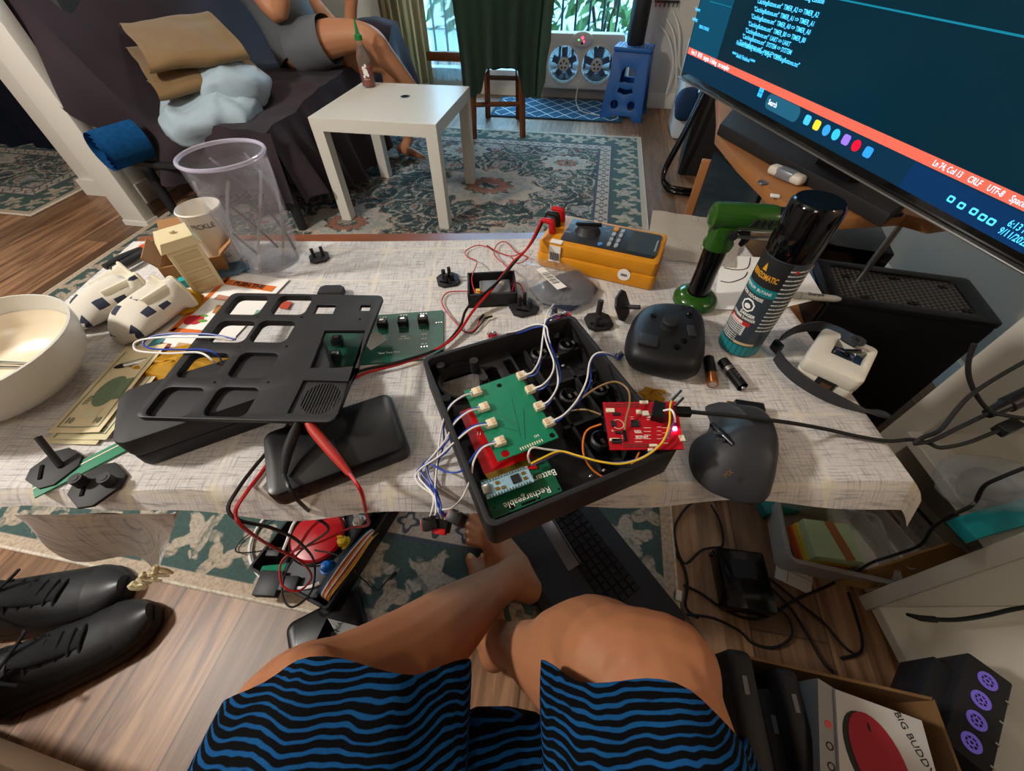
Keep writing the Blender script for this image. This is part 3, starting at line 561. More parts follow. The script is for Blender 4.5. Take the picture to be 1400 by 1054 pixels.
q1, q2 = S(1165, 1), S(1400, 54); patch([V(sl*.9, q1.z), V(SW, q2.z), V(SW, q2.z+.0022), V(sl*.9, q1.z+.0022)], em('panel_line', '2aa0c8', 1), 'panel_line', -.0016)
TXM = em('code_text_blue', '4cc4ff', 1.5); TXW = em('status_text', 'dfeaff', 1.3)
def scrtext(s, px, py, size, m, sx=1, al='LEFT'):
    q = S(px, py); text(s, size, m, scr, Matrix.Translation((q.x, -.002, q.z)) @ Matrix.Rotation(R(90), 4, 'X'), ext=.0001, align=al, sx=sx, bold=size*.012)
lns = [('"CatchingButtons.ent"  TIMER_A2 => TIMER_A2', 1036, 3), ('"CatchingButtons.ent"  TIMER_A1 => TIMER_A1', 1032, 14), ('"CatchingButtons.ent"  TIMER_A0 => TIMER_A0', 1028, 24), ('"CatchingButtons.ent"  TIMER_B0 => TIMER_B0', 1024, 34), ('"CatchingButtons.ent"  UART => UART', 1020, 43), ('"CatchingButtons.ent"  SYSTEM => SYSTEM', 1016, 51), ('"CatchingButtons.ent"  .reset => .reset', 1012, 59)]
zs = .0165
zs = abs(S(1032, 14).z-S(1028, 24).z)*.86
for s0, px, py in lns: scrtext(s0, px, py-2, zs, TXM, .95)
scrtext('Finished building secondary target: "CatchingButtons.txt"', 1008, 58, zs, TXM, .95); scrtext('**** Build Finished ****', 1002, 73, zs, TXM, .95); scrtext('Debug Console', 1098, -4, zs, TXM, .95)
scrtext('0 errors', 952, 12, zs, TXM, .7); scrtext('catching.c', 948, 25, zs, TXM, .7); scrtext('DEBUG CONSOLE', 957, 36, zs*.85, TXM, .7)
q = S(1310, 252); text('Ln 74, Col 13    CRLF    UTF-8    Spaces: 4    C', .0105, TXW, scr, Matrix.Translation((S(1275, 226).x, -.002, (a+c)/2)) @ Matrix.Rotation(R(90), 4, 'X'), align='LEFT', sx=.78)
text('Port: 0   0/1/0   targets  0 debug   no compiler', .013, TXW, scr, Matrix.Translation((.02, -.002, (a+c)/2)) @ Matrix.Rotation(R(90), 4, 'X'), align='LEFT', sx=.75)
scrtext('Search', 1052, 139, .013, TXW, .8); scrtext('6:13 PM', 1381, 304, .0115, TXM, .8); scrtext('9/11/2025', 1368, 314, .0115, TXM, .8)
q = S(1036, 131)
for i in (0, 1):
    for j in (0, 1): patch([V(q.x+.008*i, q.z+.008*j), V(q.x+.008*i+.007, q.z+.008*j), V(q.x+.008*i+.007, q.z+.008*j+.007), V(q.x+.008*i, q.z+.008*j+.007)], em('icon_blue', '2aa6ff', 1.6), 'taskbar_icon', -.002)
q = S(1070, 147); b = MB(); b.plate(rrect(q.x, q.z, .105, .026, .012), 0, .0004, X=XF((0, -.0013, 0), rx=90)); b.build('search_box', em('search_field', '1d5570', 1), scr)
for k, (px, py, cl) in enumerate(((1105, 164, '3fb0ff'), (1118, 171, 'f0c830'), (1131, 178, '2f8fe0'), (1144, 184, '30b0d8'), (1158, 191, '8a6ad8'), (1172, 199, 'd01030'), (1188, 208, '2a8cf0'))):
    q = S(px, py); b = MB(); b.plate(circ(q.x, q.z, .0085, 16) if k in (2, 3, 5) else rrect(q.x, q.z, .016, .015, .004, 3), 0, .0004, X=XF((0, -.0018, 0), rx=90)); b.build('taskbar_icon', em('icon_'+str(k), cl, 1.2), scr)
for k, (px, py) in enumerate(((1302, 272), (1316, 281), (1333, 289), (1345, 297), (1357, 303))):
    q = S(px, py); b = MB(); b.plate(rrect(q.x, q.z, .0095, .008, .002, 3), 0, .0004, [rrect(q.x, q.z, .0055, .004, .0015, 3)], X=XF((0, -.0018, 0), rx=90)); b.build('tray_icon', TXM, scr)
b = MB(); b.box((SW*.5, .15, -.01), (.10, .03, .18)); b.box((SW*.5, .16, -.113), (.30, .07, .008)); b.build('foot', M['black'], tv)
# desk
dw = mat('desk_veneer', 'a06a3c', .42, noise=(9, .22)); DZ = .595
D = lambda px, py, z=DZ: P(px, py, z)
dk_ = thing('corner_desk', 'wood veneer corner desk under the television', 'desk', (.72, 1.0, 0), 0)
front = [D(983, 160), D(981, 183), D(1012, 220), D(1065, 272), D(1100, 291), D(1145, 299), D(1240, 293), D(1282, 304)]
poly = [(p.x, p.y) for p in front]+[(.98, .78), (1.10, 1.5), (.70, 1.62)]
b = MB(); b.plate(poly, DZ-.025, DZ, bev=.002); b.build('desktop', dw, dk_, world=True)
b = MB(); b.plate([(p[0]+.03*(p[0] < .9), p[1]+.01) for p in poly], .28, .30, bev=.002); b.build('lower_shelf', dw, dk_, world=True)
for (xx, yy) in ((.66, 1.30), (.86, .84), (1.05, 1.42)):
    b = MB(); b.cyl((xx, yy, 0), (xx, yy, DZ-.025), .007, seg=12); b.build('leg', M['steel'], dk_, world=True)
b = MB(); b.box((.585, 1.09, .40), (.012, .24, .32), rz=8); b.build('side_panel', mat('smoked_glass', '1c2830', .08), dk_, world=True)
p = PY(956, 268, 1.22); b = MB(); b.box((p.x, p.y, p.z), (.05, .02, .20), rz=-20, bev=.002); b.build('side_board', dw, dk_, world=True)
t = thing('soundbar', 'long black soundbar on the desk under the television', 'soundbar', (0, 0, DZ), 0)
q0, q1, q2, q3 = D(1000, 150, DZ+.03), D(985, 168, DZ+.03), D(1218, 292, DZ+.03), D(1240, 275, DZ+.03)
b = MB(); b.plate([(p.x, p.y) for p in (q1, q2, q3+(q3-q2)*.6, q0+(q0-q1)*1.0)], DZ+.001, DZ+.03, bev=.004); b.build('body', M['matte'], t, world=True)
t = thing('lighter', 'grey and white pocket device lying on the desk edge', 'lighter', D(1072, 246), -62)
b = MB(); b.box((0, 0, .012), (.085, .028, .02), bev=.008, seg=3); b.build('body', M['offwhite'], t); b = MB(); b.box((0, 0, .0125), (.046, .0285, .021), bev=.006); b.build('sleeve', mat('silver_grey', '8b9098', .35, .4), t)
t = thing('coin', 'small dark coin on the wooden desk', 'coin', D(1043, 250)); b = MB(); b.lathe([(0, 0), (.011, 0), (.0115, .001), (.011, .002), (0, .002)], seg=24); b.build('disc', mat('dull_coin', '5d6678', .35, .8), t)
b = MB(); b.box((0, 0, .002), (.018, .012, .004), rz=-20, bev=.001); o = b.build('memory_card', M['paper']); o.location = D(1059, 269); tag(o, 'tiny white card on the desk beside the dark coin', 'card')
t = thing('set_top_box', 'flat black box on the lower desk shelf', 'box', P(1140, 340, .302), -20); b = MB(); b.box((.02, .02, .025), (.2, .2, .05), bev=.005); b.build('case', M['gloss'], t)
# ================================================================== COFFEE TABLE AND CLOTH
TX0, TX1, TY0, TY1 = -.735, .442, .214, .752
ct = thing('coffee_table', 'long wooden coffee table under the pale woven cloth', 'table', (-.15, .48, 0))
b = MB(); b.box(((TX0+TX1)/2, (TY0+TY1)/2, .565), (TX1-TX0, TY1-TY0, .03), bev=.004); b.build('tabletop', M['wood'], ct, world=True)
b = MB(); b.box((-.15, .60, .52), (.95, .03, .06)); b.build('apron', M['wood'], ct, world=True)
for xx, yy in ((-.62, .70), (-.62, .53), (.38, .72), (.38, .58)):
    b = MB(); b.tube([(xx, yy, .0115 if xx < .2 else .0), (xx, yy, .55)], [.02, .028], seg=4, n=1); b.build('leg', M['wood'], ct, world=True)
g = NG('woven_cloth', .95); x, y, z = g.xyz(); q = g.ma('ADD', x, g.ma('MULTIPLY', g.noise(g.vec(x, y, 0), 7, 2), .03)); q2 = g.ma('ADD', y, g.ma('MULTIPLY', g.noise(g.vec(y, x, 3), 6, 2), .03))
th = g.noise(g.vec(g.ma('MULTIPLY', x, 26), g.ma('MULTIPLY', y, 420), 0), 1, 4, .7); tv_ = g.noise(g.vec(g.ma('MULTIPLY', x, 420), g.ma('MULTIPLY', y, 30), 4), 1, 4, .7)
c = g.mix(g.ma('MULTIPLY', g.step(th, .47, .72), .75), 'd6d2cf', '6c6a72'); c = g.mix(g.ma('MULTIPLY', g.step(tv_, .47, .72), .65), c, '6e6b74')
c = g.mix(g.ma('MULTIPLY', g.noise(g.vec(x, y, 0), 5, 3), .25), c, 'b0a8a6')
fx, fy = g.ma('FRACT', g.ma('DIVIDE', g.ma('ADD', q, .02), .098)), g.ma('FRACT', g.ma('DIVIDE', q2, .098))
ln = g.ma('MAXIMUM', g.band(fx, .475, .525, .025), g.band(fy, .475, .525, .025)); c = g.mix(g.ma('MULTIPLY', ln, .6), c, 'dcd5c6')
rr = g.ma('SQRT', g.ma('ADD', g.ma('POWER', g.ma('SUBTRACT', fx, .5), 2), g.ma('POWER', g.ma('SUBTRACT', fy, .5), 2))); c = g.mix(g.ma('MULTIPLY', g.step(rr, .12, .06), .45), c, 'd8cfb4')
g.bump(g.ma('ADD', th, tv_), .35, .0015); CLOTH = g.out(c)
cl = thing('tablecloth', 'pale grey woven cloth with cream grid spread over the coffee table', 'tablecloth', (-.15, .46, TZ))
def clothf(s, t):
    x = -.752+1.238*s; yb = .186+.004*math.sin(x*9)+.002*math.sin(x*31); yt = .724+.004*math.sin(x*7)
    if x > .40: yt -= (x-.40)*1.0
    if x < -.70: yb += .0
    y = yb+(yt-yb)*t; xr = x
    z = TZ-.0012
    if x > .30: xr = x-.03*ss(y, .2, .45)*ss(x, .3, .486)*(1-ss(y, .45, .6)) + .025*ss(y, .35, .6)*ss(x, .36, .486)
    dr = max(0, .204-y); z -= dr*1.6*(1+.25*math.sin(x*16)) ; y += dr*.15
    de = max(0, xr-.444); z -= de*.9+de*de*4
    dl = max(0, -.737-x); z -= dl*2.0
    w = .0025*max(0, nz((x*.6, y*2.2, 0), 6))*(1+1.8*ss(x, .2, .45)*(1-ss(y, .2, .5)))
    return Vector((xr, y, z+w*.6))
b = MB(); b.grid(clothf, 150, 70); b.build('cloth_top', CLOTH, cl, world=True)
# hanging corner at the left front
def flap(s, t):
    xa, xb = PY(45, 716, .187).x, PY(238, 702, .187).x; top = Vector((xa+(xb-xa)*s, .1875, .553))
    e = [PY(45, 722, .186), PY(112, 768, .176), PY(160, 794, .168), PY(203, 806, .16), PY(220, 768, .172), PY(238, 706, .186)]
    lo = catmull(e, 8); k = s*(len(lo)-1); i = min(int(k), len(lo)-2); bt = lo[i].lerp(lo[i+1], k-i)
    p = top.lerp(bt, t); return p+Vector((0, (.045*math.sin(s*PI)**2*math.sin(t*PI*.8)-.012*math.sin(s*11)*t), 0))
b = MB(); b.grid(flap, 40, 16); b.build('hanging_corner', CLOTH, cl, world=True)
b = MB(); rs = random.Random(5)
for k in range(16):
    f = k/15; p = PY(176+40*f, 800-26*f+3*math.sin(k*3), .155); b.tube([p, p+Vector((rs.uniform(-.006, .008), -.002, -.005)), p+Vector((rs.uniform(-.01, .016), -.003, -.012))], [.0025, .0035, .0015], seg=6, n=4)
b.build('fringe', mat('cream_fringe', 'ccc09c', .95, bump=(300, .4)), cl, world=True)

def at(px, py, h=0): p = T(px, py, h); return (p.x, p.y, p.z)
def ring2(pts, n=6, h=0): return [(p.x, p.y) for p in catmull([T(x, y, h) for x, y in pts], n, True)]
# ================================================================== BOWL, TUMBLER, CUP, SMALL BOXES
bowl = thing('bowl', 'white ceramic bowl with sauce smears at the left table edge', 'bowl', (-.655, .352, TZ))
b = MB(); b.lathe([(0, .002), (.050, 0), (.055, .004), (.078, .016), (.095, .036), (.1025, .060), (.1035, .076), (.1005, .0765), (.098, .060), (.090, .038), (.072, .020), (.045, .013), (0, .012)], seg=48); b.build('bowl', mat('glazed_stoneware', 'd2cfc6', .22), bowl)
b = MB(); b.lathe([(0, .0135), (.045, .0145), (.072, .0215), (.0895, .039), (.0955, .056)], seg=48); b.build('sauce_residue', mat('cream_sauce', 'ebe8dc', .25, noise=(26, .03, 'dcc39a')), bowl)
sp = thing('chopsticks', 'pair of metal chopsticks resting inside the white bowl', 'chopsticks', (-.66, .33, TZ+.03))
for k in (0, 1): b = MB(); b.tube([PY(-45, 494+8*k, .31)+Vector((0, 0, .0)), P(52, 498+5*k, TZ+.052)], [.0028, .002], seg=8, n=1); b.build('chopstick', M['steel'], sp, world=True)
tu = thing('tumbler', 'tall clear plastic tumbler with spiral fluted sides', 'tumbler', (-.420, .638, TZ), 0)
CLR = clear('clear_acrylic', 'dcdae6', .085, .05)
b = MB(); b.lathe([(0, 0), (.043, 0), (.046, .004), (.0585, .176), (.0600, .183), (.0585, .186), (.0560, .183), (.0545, .174), (.0425, .012), (0, .010)], seg=56); b.build('outer_wall', CLR, tu)
b = MB(); rg = []
for j in range(31):
    z = .014+.150*j/30; r0 = .0385+.0130*j/30; rg.append([Vector((r*math.cos(a), r*math.sin(a), z)) for k in range(72) for a in (2*PI*k/72,) for r in (r0*(1+.075*math.cos(6*(a-j*.06))),)])
b.rings(rg, caps=False); rg2 = [[Vector((p.x*.96, p.y*.96, p.z)) for p in q] for q in rg]; b.rings(rg2[::-1], caps=False)
b.build('fluted_liner', clear('clear_acrylic_liner', 'e4e2ea', .06, .05), tu, norm=True)
b = MB()
for k in range(7): b.tube([((.0412+.0150*j/12)*math.cos(2*PI*k/7+j*.13), (.0412+.0150*j/12)*math.sin(2*PI*k/7+j*.13), .012+.155*j/12) for j in range(13)], .0020, seg=8, n=3)
b.build('spiral_ridge', clear('clear_ridge', 'f2f0f6', .16, .05), tu)
b = MB(); b.tube(circ(0, 0, .0585, 48) and [(p[0], p[1], .184) for p in circ(0, 0, .0583, 48)+[(.0583, 0)]], .0030, seg=8, n=1, caps=False); b.build('rim', clear('clear_rim', 'dcd8ee', .42, .05), tu)
cup = thing('paper_cup', 'small white cup printed with a green pickle behind the tumbler', 'cup', at(312, 352), 30)
b = MB(); b.lathe([(0, 0), (.026, 0), (.0275, .003), (.034, .092), (.0355, .094), (.034, .096), (.0325, .093), (.026, .006), (0, .005)], seg=32); b.build('cup', mat('cup_white', 'e4ded4', .5), cup)
b = MB(); b.plate([(math.sin(p[0]/.031)*.0312, p[1]) for p in circ(0, .045, .009, 20, .02)], 0, .0006, X=XF((0, -.0312, .0), rx=84)); b.build('pickle_print', mat('pickle_green', '4f7d3a', .6, noise=(200, .3)), cup)
text('PICKLE', .012, mat('grey_ink', '5a5a5e', .7), cup, XF((0, 0, .075), 0, 0, -8), wrap=.0334); text('DILL', .010, mat('blue_ink', '39527f', .7), cup, XF((0, 0, .018), 0, 0, 4), wrap=.0292)
cb = thing('cardboard_box', 'small opened brown cardboard box left of the tumbler', 'box', at(276, 366), 24)
b = MB(); w, d, h, tk = .092, .070, .032, .0022
for c_, s_ in (((0, 0, tk/2), (w, d, tk)), ((-w/2, 0, h/2), (tk, d, h)), ((w/2, 0, h/2), (tk, d, h)), ((0, -d/2, h/2), (w, tk, h)), ((0, d/2, h/2), (w, tk, h))): b.box(c_, s_)
b.build('body', M['kraft'], cb)
for c_, s_, a in (((-w/2-.006, 0, h+.010), (.026, d*.95, tk), 60), ((w/2+.012, 0, h+.008), (.034, d*.95, tk), -35)): b = MB(); b.box(c_, s_, ry=a); b.build('flap', M['kraft'], cb)
b = MB(); b.box((0, d/2+.022, h+.014), (w*.96, .055, tk), rx=28); b.build('flap', M['kraft'], cb)
cream = mat('cream_plastic', 'd8c9a0', .5, noise=(60, .06))
pp = thing('toy_booth', 'cream plastic toy booth standing in front of the tumbler', 'toy', at(284, 389), 40)
b = MB(); b.box((0, 0, .039), (.046, .042, .078), bev=.002); b.build('walls', cream, pp)
b = MB(); b.plate([(-.029, .078), (.029, .078), (.022, .094), (-.022, .094)], -.026, .026, X=XF((0, 0, 0), rx=90), bev=.002); b.cyl((0, 0, .092), (0, 0, .098), .004, seg=10); b.build('roof', cream, pp)
for k in range(4):
    b = MB(); b.box((0, -.0215, .016+.016*k), (.034, .002, .012), bev=.0006); b.build('door_panel', mat('cream_plastic_dark', 'c4b386', .5), pp)
t = thing('bottle_cap', 'small teal cap lying in front of the cardboard box', 'cap', at(255, 389)); b = MB(); b.lathe([(0, 0), (.008, 0), (.0085, .001), (.008, .012), (0, .013)], seg=18); b.build('cap', M['teal'], t)
t = thing('sachet', 'crumpled white and blue sachet between cream booth and tumbler', 'sachet', at(318, 372), 30)
b = MB(); b.grid(lambda s, q: Vector((.06*(s-.5), .04*(q-.5), .006+.008*nz((s*4, q*4, 2)))), 14, 10, .0015); b.build('wrap', mat('foil_white_blue', 'b9c8cf', .3, noise=(50, .4, '2a6f9a')), t)
# pliers
pl = thing('pliers', 'black needle-nose pliers with an orange handle ring by the far table corner', 'pliers', at(190, 345), 0)
A, Bp = T(148, 367, .012), T(240, 318, .012)
for sg in (-1, 1):
    n = (Bp-A).normalized().cross(Vector((0, 0, 1)))*.007*sg
    b = MB(); b.tube([A+n*1.3, A.lerp(Bp, .25)+n*1.5, A.lerp(Bp, .5)+n*.7], [.0065, .0075, .006], seg=10, flat=.8); hnd = b.build('handle', mat('grip_black', '16181b', .5), pl, world=True)
    b = MB(); b.tube([A.lerp(Bp, .5)+n*.7, A.lerp(Bp, .56)+n*.5], .0068, seg=10, n=1); b.build('orange_ring', mat('orange_grip', 'd8501c', .5), hnd)
    hnd.children[0].data.transform(MTX[pl.name].inverted())
    b = MB(); b.tube([A.lerp(Bp, .56)-n*.3, A.lerp(Bp, .72)+n*.5, Bp+n*.12], [.006, .005, .0015], seg=6, flat=.7); b.build('jaw', M['dkgrey'], pl, world=True)
b = MB(); m_ = A.lerp(Bp, .6); b.lathe([(0, 0), (.009, 0), (.009, .008), (0, .0085)], tuple(m_-Vector((0, 0, .004))), 16); b.build('pivot', M['dkgrey'], pl, world=True)
# fabric slippers
g = NG('white_canvas_navy', .9); x, y, z = g.xyz('Generated'); bk = g.n('ShaderNodeTexVoronoi', feature='F1', distance='CHEBYCHEV'); g.set(bk.inputs['Vector'], g.vec(g.ma('MULTIPLY', x, 1.6), g.ma('MULTIPLY', y, 1.0), z)); bk.inputs['Scale'].default_value = 2.3; bk.inputs['Randomness'].default_value = .8
sp_ = g.step(bk.outputs['Distance'], .26, .24); c = g.mix(sp_, 'cdc6ba', '262c42'); SLIP = g.out(c); g.bump(g.noise(g.vec(x, y, z), 60, 3), .3)
liner = mat('cream_liner', 'd5cdb9', .9, bump=(150, .3))
for k, (toe, op, lab) in enumerate((((112, 447), (196, 405), 'white cloth slipper with navy patches, the one nearer the pliers'), ((176, 464), (246, 418), 'white cloth slipper with navy patches, the one nearer the sticker sheet'))):
    a, c_ = T(*toe), T(*op); dv = (c_-a); n = dv.length; rz = math.degrees(math.atan2(dv.y, dv.x))
    s_ = thing('cloth_slipper', lab, 'slipper', (a.x, a.y, a.z), rz, 'pair of patterned slippers')
    Lh = n+.02; w0 = .042
    b = MB(); rg = []
    for j in range(13):
        f = j/12; x_ = -.012+Lh*f; wd_ = w0*(math.sin(min(1, f*2.2+.12)*PI/2)**.7)*(1-.12*f); hh = .038*(math.sin(min(1, f*2+.15)*PI/2)**.8)*(1+.25*f)
        rg.append([Vector((x_, wd_*math.cos(q), max(.0012, hh*(.5+.5*math.sin(q))+(.010*math.sin(q*3+k) if f > .9 else 0)))) for q in (2*PI*i/28 for i in range(28))])
    b.rings(rg, caps=False); b._f([b.bm.verts[:][i] for i in range(28)] if 0 else list(b.bm.verts)[:28]); wob(b, .003, 30, k); b.build('upper', SLIP, s_)
    b = MB(); rg3 = [[Vector((p.x-.004*i*i*.8, p.y*(.95-.06*i), .002+max(0, p.z)*(.95-.06*i)+.002*i)) for p in rg[-1]] for i in range(5)]
    b.rings(rg3, caps=True); b.tube([p+Vector((.0, 0, .0012)) for p in rg[-1]]+[rg[-1][0]+Vector((0, 0, .0012))], .0026, seg=7, n=1, caps=False); b.build('liner', liner, s_)
# yellow wrappers
yel = mat('yellow_paper', 'e3ae22', .6, noise=(30, .15), bump=(60, .4, .004))
for k, (pts, lab) in enumerate((([(230, 412), (250, 398), (278, 404), (274, 422), (248, 434)], 'crumpled yellow paper scrap beside the cream toy booth'), ([(172, 506), (196, 494), (250, 474), (312, 474), (314, 508), (262, 522), (206, 524)], 'crumpled yellow packet under the dark cutout panel'))):
    t = thing('yellow_packet', lab, 'wrapper', at(*pts[0]), 0); cen = sum((T(*p) for p in pts), Vector())/len(pts); b = MB(); ol = catmull([T(*p) for p in pts], 5, True)
    b.grid(lambda s, q: Vector((*(cen.lerp(ol[int(s*(len(ol)))%len(ol)], q)).xy, TZ+.003+(.013-.006*k)*(1-q*q)+.006*nz((s*6, q*5, k+2)))), len(ol), 8, .001); b.build('paper', yel, t, world=True)
# sticker sheet
ss_ = thing('sticker_sheet', 'white printed sheet with orange PUSH THE banner and red apple', 'sheet', at(313, 372), 0)
def sheetpoly(root, pts, h, m, name, th=.0004): b = MB(); b.plate([(p.x, p.y) for p in (T(x, y) for x, y in pts)], TZ+h, TZ+h+th); return b.build(name, m, root, world=True, smooth=0)
sheetpoly(ss_, [(313, 371), (396, 383), (318, 466), (216, 456)], .0012, M['paper'], 'paper')
og = mat('print_orange', 'd2691e', .7, noise=(40, .15))
sheetpoly(ss_, [(311, 383), (379, 393), (372, 400), (303, 389)], .0017, og, 'banner'); sheetpoly(ss_, [(311, 380), (316, 381), (238, 455), (231, 454)], .0017, og, 'side_stripe'); sheetpoly(ss_, [(240, 449), (300, 455), (297, 461), (233, 454)], .0017, og, 'bottom_stripe')
a, c_ = T(309, 386.5), T(375, 396.5); rzt = math.degrees(math.atan2(c_.y-a.y, c_.x-a.x)); mid = (a+c_)/2
text('PUSH THE', .0135, mat('dark_red_ink', '4a1510', .7), ss_, MTX[ss_.name].inverted() @ XF((mid.x, mid.y, TZ+.0023), rz=rzt), sx=.95, bold=.0004)
b = MB(); p = T(266, 438); b.plate(circ(p.x-.004, p.y-.001, .010, 20, .011), TZ+.0017, TZ+.0022); b.plate(circ(p.x+.005, p.y-.001, .010, 20, .011), TZ+.00172, TZ+.00222); b.build('apple_print', mat('apple_red', 'b81c2c', .7), ss_, world=True)
b = MB(); p = T(278, 440); b.plate(circ(p.x, p.y, .007, 14, .003), TZ+.0018, TZ+.0024); p = T(280, 433); b.plate(circ(p.x, p.y, .006, 14, .0025), TZ+.0018, TZ+.0024); b.build('leaf_print', mat('leaf_green', '5f9a34', .7), ss_, world=True)
for pts, cl_ in (([(300, 404), (322, 408), (316, 414), (293, 410)], 'b07a66'), ([(298, 418), (312, 420), (303, 432), (291, 429)], 'a8703a'), ([(352, 425), (372, 428), (366, 437), (346, 434)], '7fa89a'), ([(384, 412), (400, 414), (394, 424), (379, 421)], 'b8402c')): sheetpoly(ss_, [(x-0, y) for x, y in pts], .0017, mat('print_'+cl_, cl_, .7, noise=(200, .3)), 'printed_picture')
sc_ = thing('photo_card', 'white card printed with a small group picture beside the panel', 'card', at(230, 480), 0)
sheetpoly(sc_, [(173, 487), (216, 455), (288, 466), (262, 500)], .0022, M['paper'], 'paper')
for pts, cl_ in (([(197, 481), (215, 463), (228, 465), (212, 484)], '3f7f8a'), ([(212, 484), (222, 470), (236, 472), (228, 487)], '8a3a34'), ([(236, 483), (246, 470), (262, 472), (252, 486)], 'c09a70')): sheetpoly(sc_, pts, .0027, mat('print_'+cl_, cl_, .7, noise=(220, .5)), 'printed_picture')
t = thing('pen', 'silver and black pen half under the yellow packet', 'pen', at(185, 500), 0); A, Bp = T(156, 503, .004), T(206, 492, .004)
b = MB(); b.tube([A.lerp(Bp, .3), Bp], .0042, seg=12, n=1); b.build('barrel', M['steel'], t, world=True); b = MB(); b.tube([A, A.lerp(Bp, .1), A.lerp(Bp, .3)], [.001, .003, .0042], seg=12, n=1); b.build('tip', M['black'], t, world=True)
# bank notes
NOTE = mat('banknote_cream', 'cfc4a0', .85, noise=(60, .1)); NINK = mat('banknote_green_ink', '6b7c62', .85, noise=(300, .35)); NORG = mat('banknote_peach', 'd8c6a0', .85, noise=(40, .12))
def note(name, lab, bl, br, ln, h, lift, top=True, seed=0):
    a, c_ = T(*bl, h), T(*br, h); ux = (c_-a).normalized(); w = .066; uy = Vector((-ux.y, ux.x, 0)); rz = math.degrees(math.atan2(ux.y, ux.x))
    t = thing(name, lab, 'banknote', (a.x, a.y, a.z), rz, 'bank notes beside the bowl')
    zf = lambda x, y: .0006+lift*(ss(x, .03, .066))*(.4+.6*ss(y, 0, .1))
    b = MB(); b.grid(lambda s, q: Vector((w*s, ln*q, zf(w*s, ln*q))), 12, 20); b.build('paper', NORG if top else NOTE, t)
    def deco(x0, y0, x1, y1, m, nm, e=.0004): b = MB(); b.grid(lambda s, q: Vector((x0+(x1-x0)*s, y0+(y1-y0)*q, zf(x0+(x1-x0)*s, y0+(y1-y0)*q)+e)), 8, 10); return b.build(nm, m, t)
    for (x0, y0, x1, y1) in ((.006, .008, .060, .0092), (.006, .008, .0072, ln-.01), (.0588, .008, .060, ln-.01)): deco(x0, y0, x1, y1, NINK, 'border_print')
    if top:
        b = MB(); b.grid(lambda s, q: Vector((.033+.017*q*math.cos(s*2*PI), .066+.026*q*math.sin(s*2*PI), zf(.033+.017*q*math.cos(s*2*PI), .066+.026*q*math.sin(s*2*PI))+.0005)), 28, 4); b.build('oval_print', NINK, t)
        deco(.036, .05, .058, .085, NINK, 'building_print', .0006); deco(.022, .022, .045, .036, NOTE, 'seal_print')
        for xx in (.015, .051): text('10', .013, NINK, t, XF((xx, .0175, zf(xx, .0175)+.0008)), sx=.75)
        text('TEN', .008, NINK, t, XF((.016, .05, .0018), rz=90))
    else:
        deco(.010, .011, .056, .019, NINK, 'border_print'); text('10', .007, NOTE, t, XF((.014, .015, .0018))); text('10', .007, NOTE, t, XF((.052, .015, .0022)))
    return t
note('banknote', 'cream bank note lowest in the fan, edge showing toward the toy plates', (60, 606), (137, 609), .15, .0006, .003, False, 1)
note('banknote', 'cream bank note in the middle of the fan beside the bowl', (74, 600), (158, 603), .15, .0020, .004, False, 2)
note('banknote', 'peach ten bank note on top of the fan beside the bowl', (65, 592), (151, 593), .15, .0034, .007, True, 3)
# printed button caps
def capplate(name, lab, p, rz, sz, posts, m=None, h=0, tiltx=0, tilty=0, bar=True):
    t = thing(name, lab, 'plate', (p[0], p[1], p[2]), rz, 'printed black button plates'); X = XF((0, 0, sz*.5*abs(math.sin(R(tiltx)))+sz*.5*abs(math.sin(R(tilty)))), tiltx, tilty)
    c = sz*.22; o = sz/2; b = MB(); b.plate([(-o+c, -o), (o-c, -o), (o, -o+c), (o, o-c), (o-c, o), (-o+c, o), (-o, o-c), (-o, -o+c)], 0, .004, X=X, bev=.0008); b.build('base_plate', m or M['matte'], t)
    for (x, y, r0, hh, lx, ly) in posts:
        b = MB(); q0, q1 = X @ Vector((x, y, .004)), X @ Vector((x+lx, y+ly, .004+hh)); b.tube([q0, q1], r0, seg=14, n=1)
        if r0 > .0055: b.lathe([(r0*.55, 0), (r0*.55, .0006), (0, .0006)], tuple(q1), 14)
        b.build('post', m or M['matte'], t)
    if bar: b = MB(); b.box((-.006, -.010, .0047), (.020, .003, .0014), rz=-35, X=X); b.build('slot', M['gloss'], t)
    return t
capplate('button_plate', 'black printed plate with one slanted rod below the bank notes', at(78, 641), -25, .046, [(.006, .004, .0035, .030, -.022, .012)])
capplate('button_plate', 'black printed plate with two hollow posts in front of the black lid', at(136, 664), -35, .048, [(-.013, -.008, .0065, .012, 0, 0), (.012, .010, .0065, .012, 0, 0)])
t = thing('circuit_board', 'narrow green circuit board strip under the two black plates', 'board', at(122, 635), 43); b = MB(); b.box((0, 0, .0012), (.10, .020, .0016)); b.build('board', M['greenpcb'], t); b = MB(); b.box((0, .004, .0022), (.10, .0016, .0004)); b.build('trace', M['ivory'], t)
capplate('button_plate', 'black printed clip plate standing on legs right of the tumbler', at(437, 353), 25, .034, [(-.008, 0, .003, .016, 0, .002), (.008, 0, .003, .016, 0, .002)], bar=False, tiltx=0)
capplate('button_plate', 'black printed plate with a cluster of prongs left of the battery holder', at(613, 384), 15, .038, [(-.006, .004, .0035, .016, 0, 0), (.004, .006, .003, .018, 0, 0), (.007, -.004, .0035, .012, 0, 0), (-.003, -.006, .0028, .013, 0, 0)])
capplate('button_plate', 'black printed plate with prongs touching the far edge of the tray', at(716, 421), 20, .044, [(-.006, .004, .0035, .018, 0, 0), (.004, .006, .003, .02, 0, 0), (.008, -.006, .0035, .013, 0, 0)])
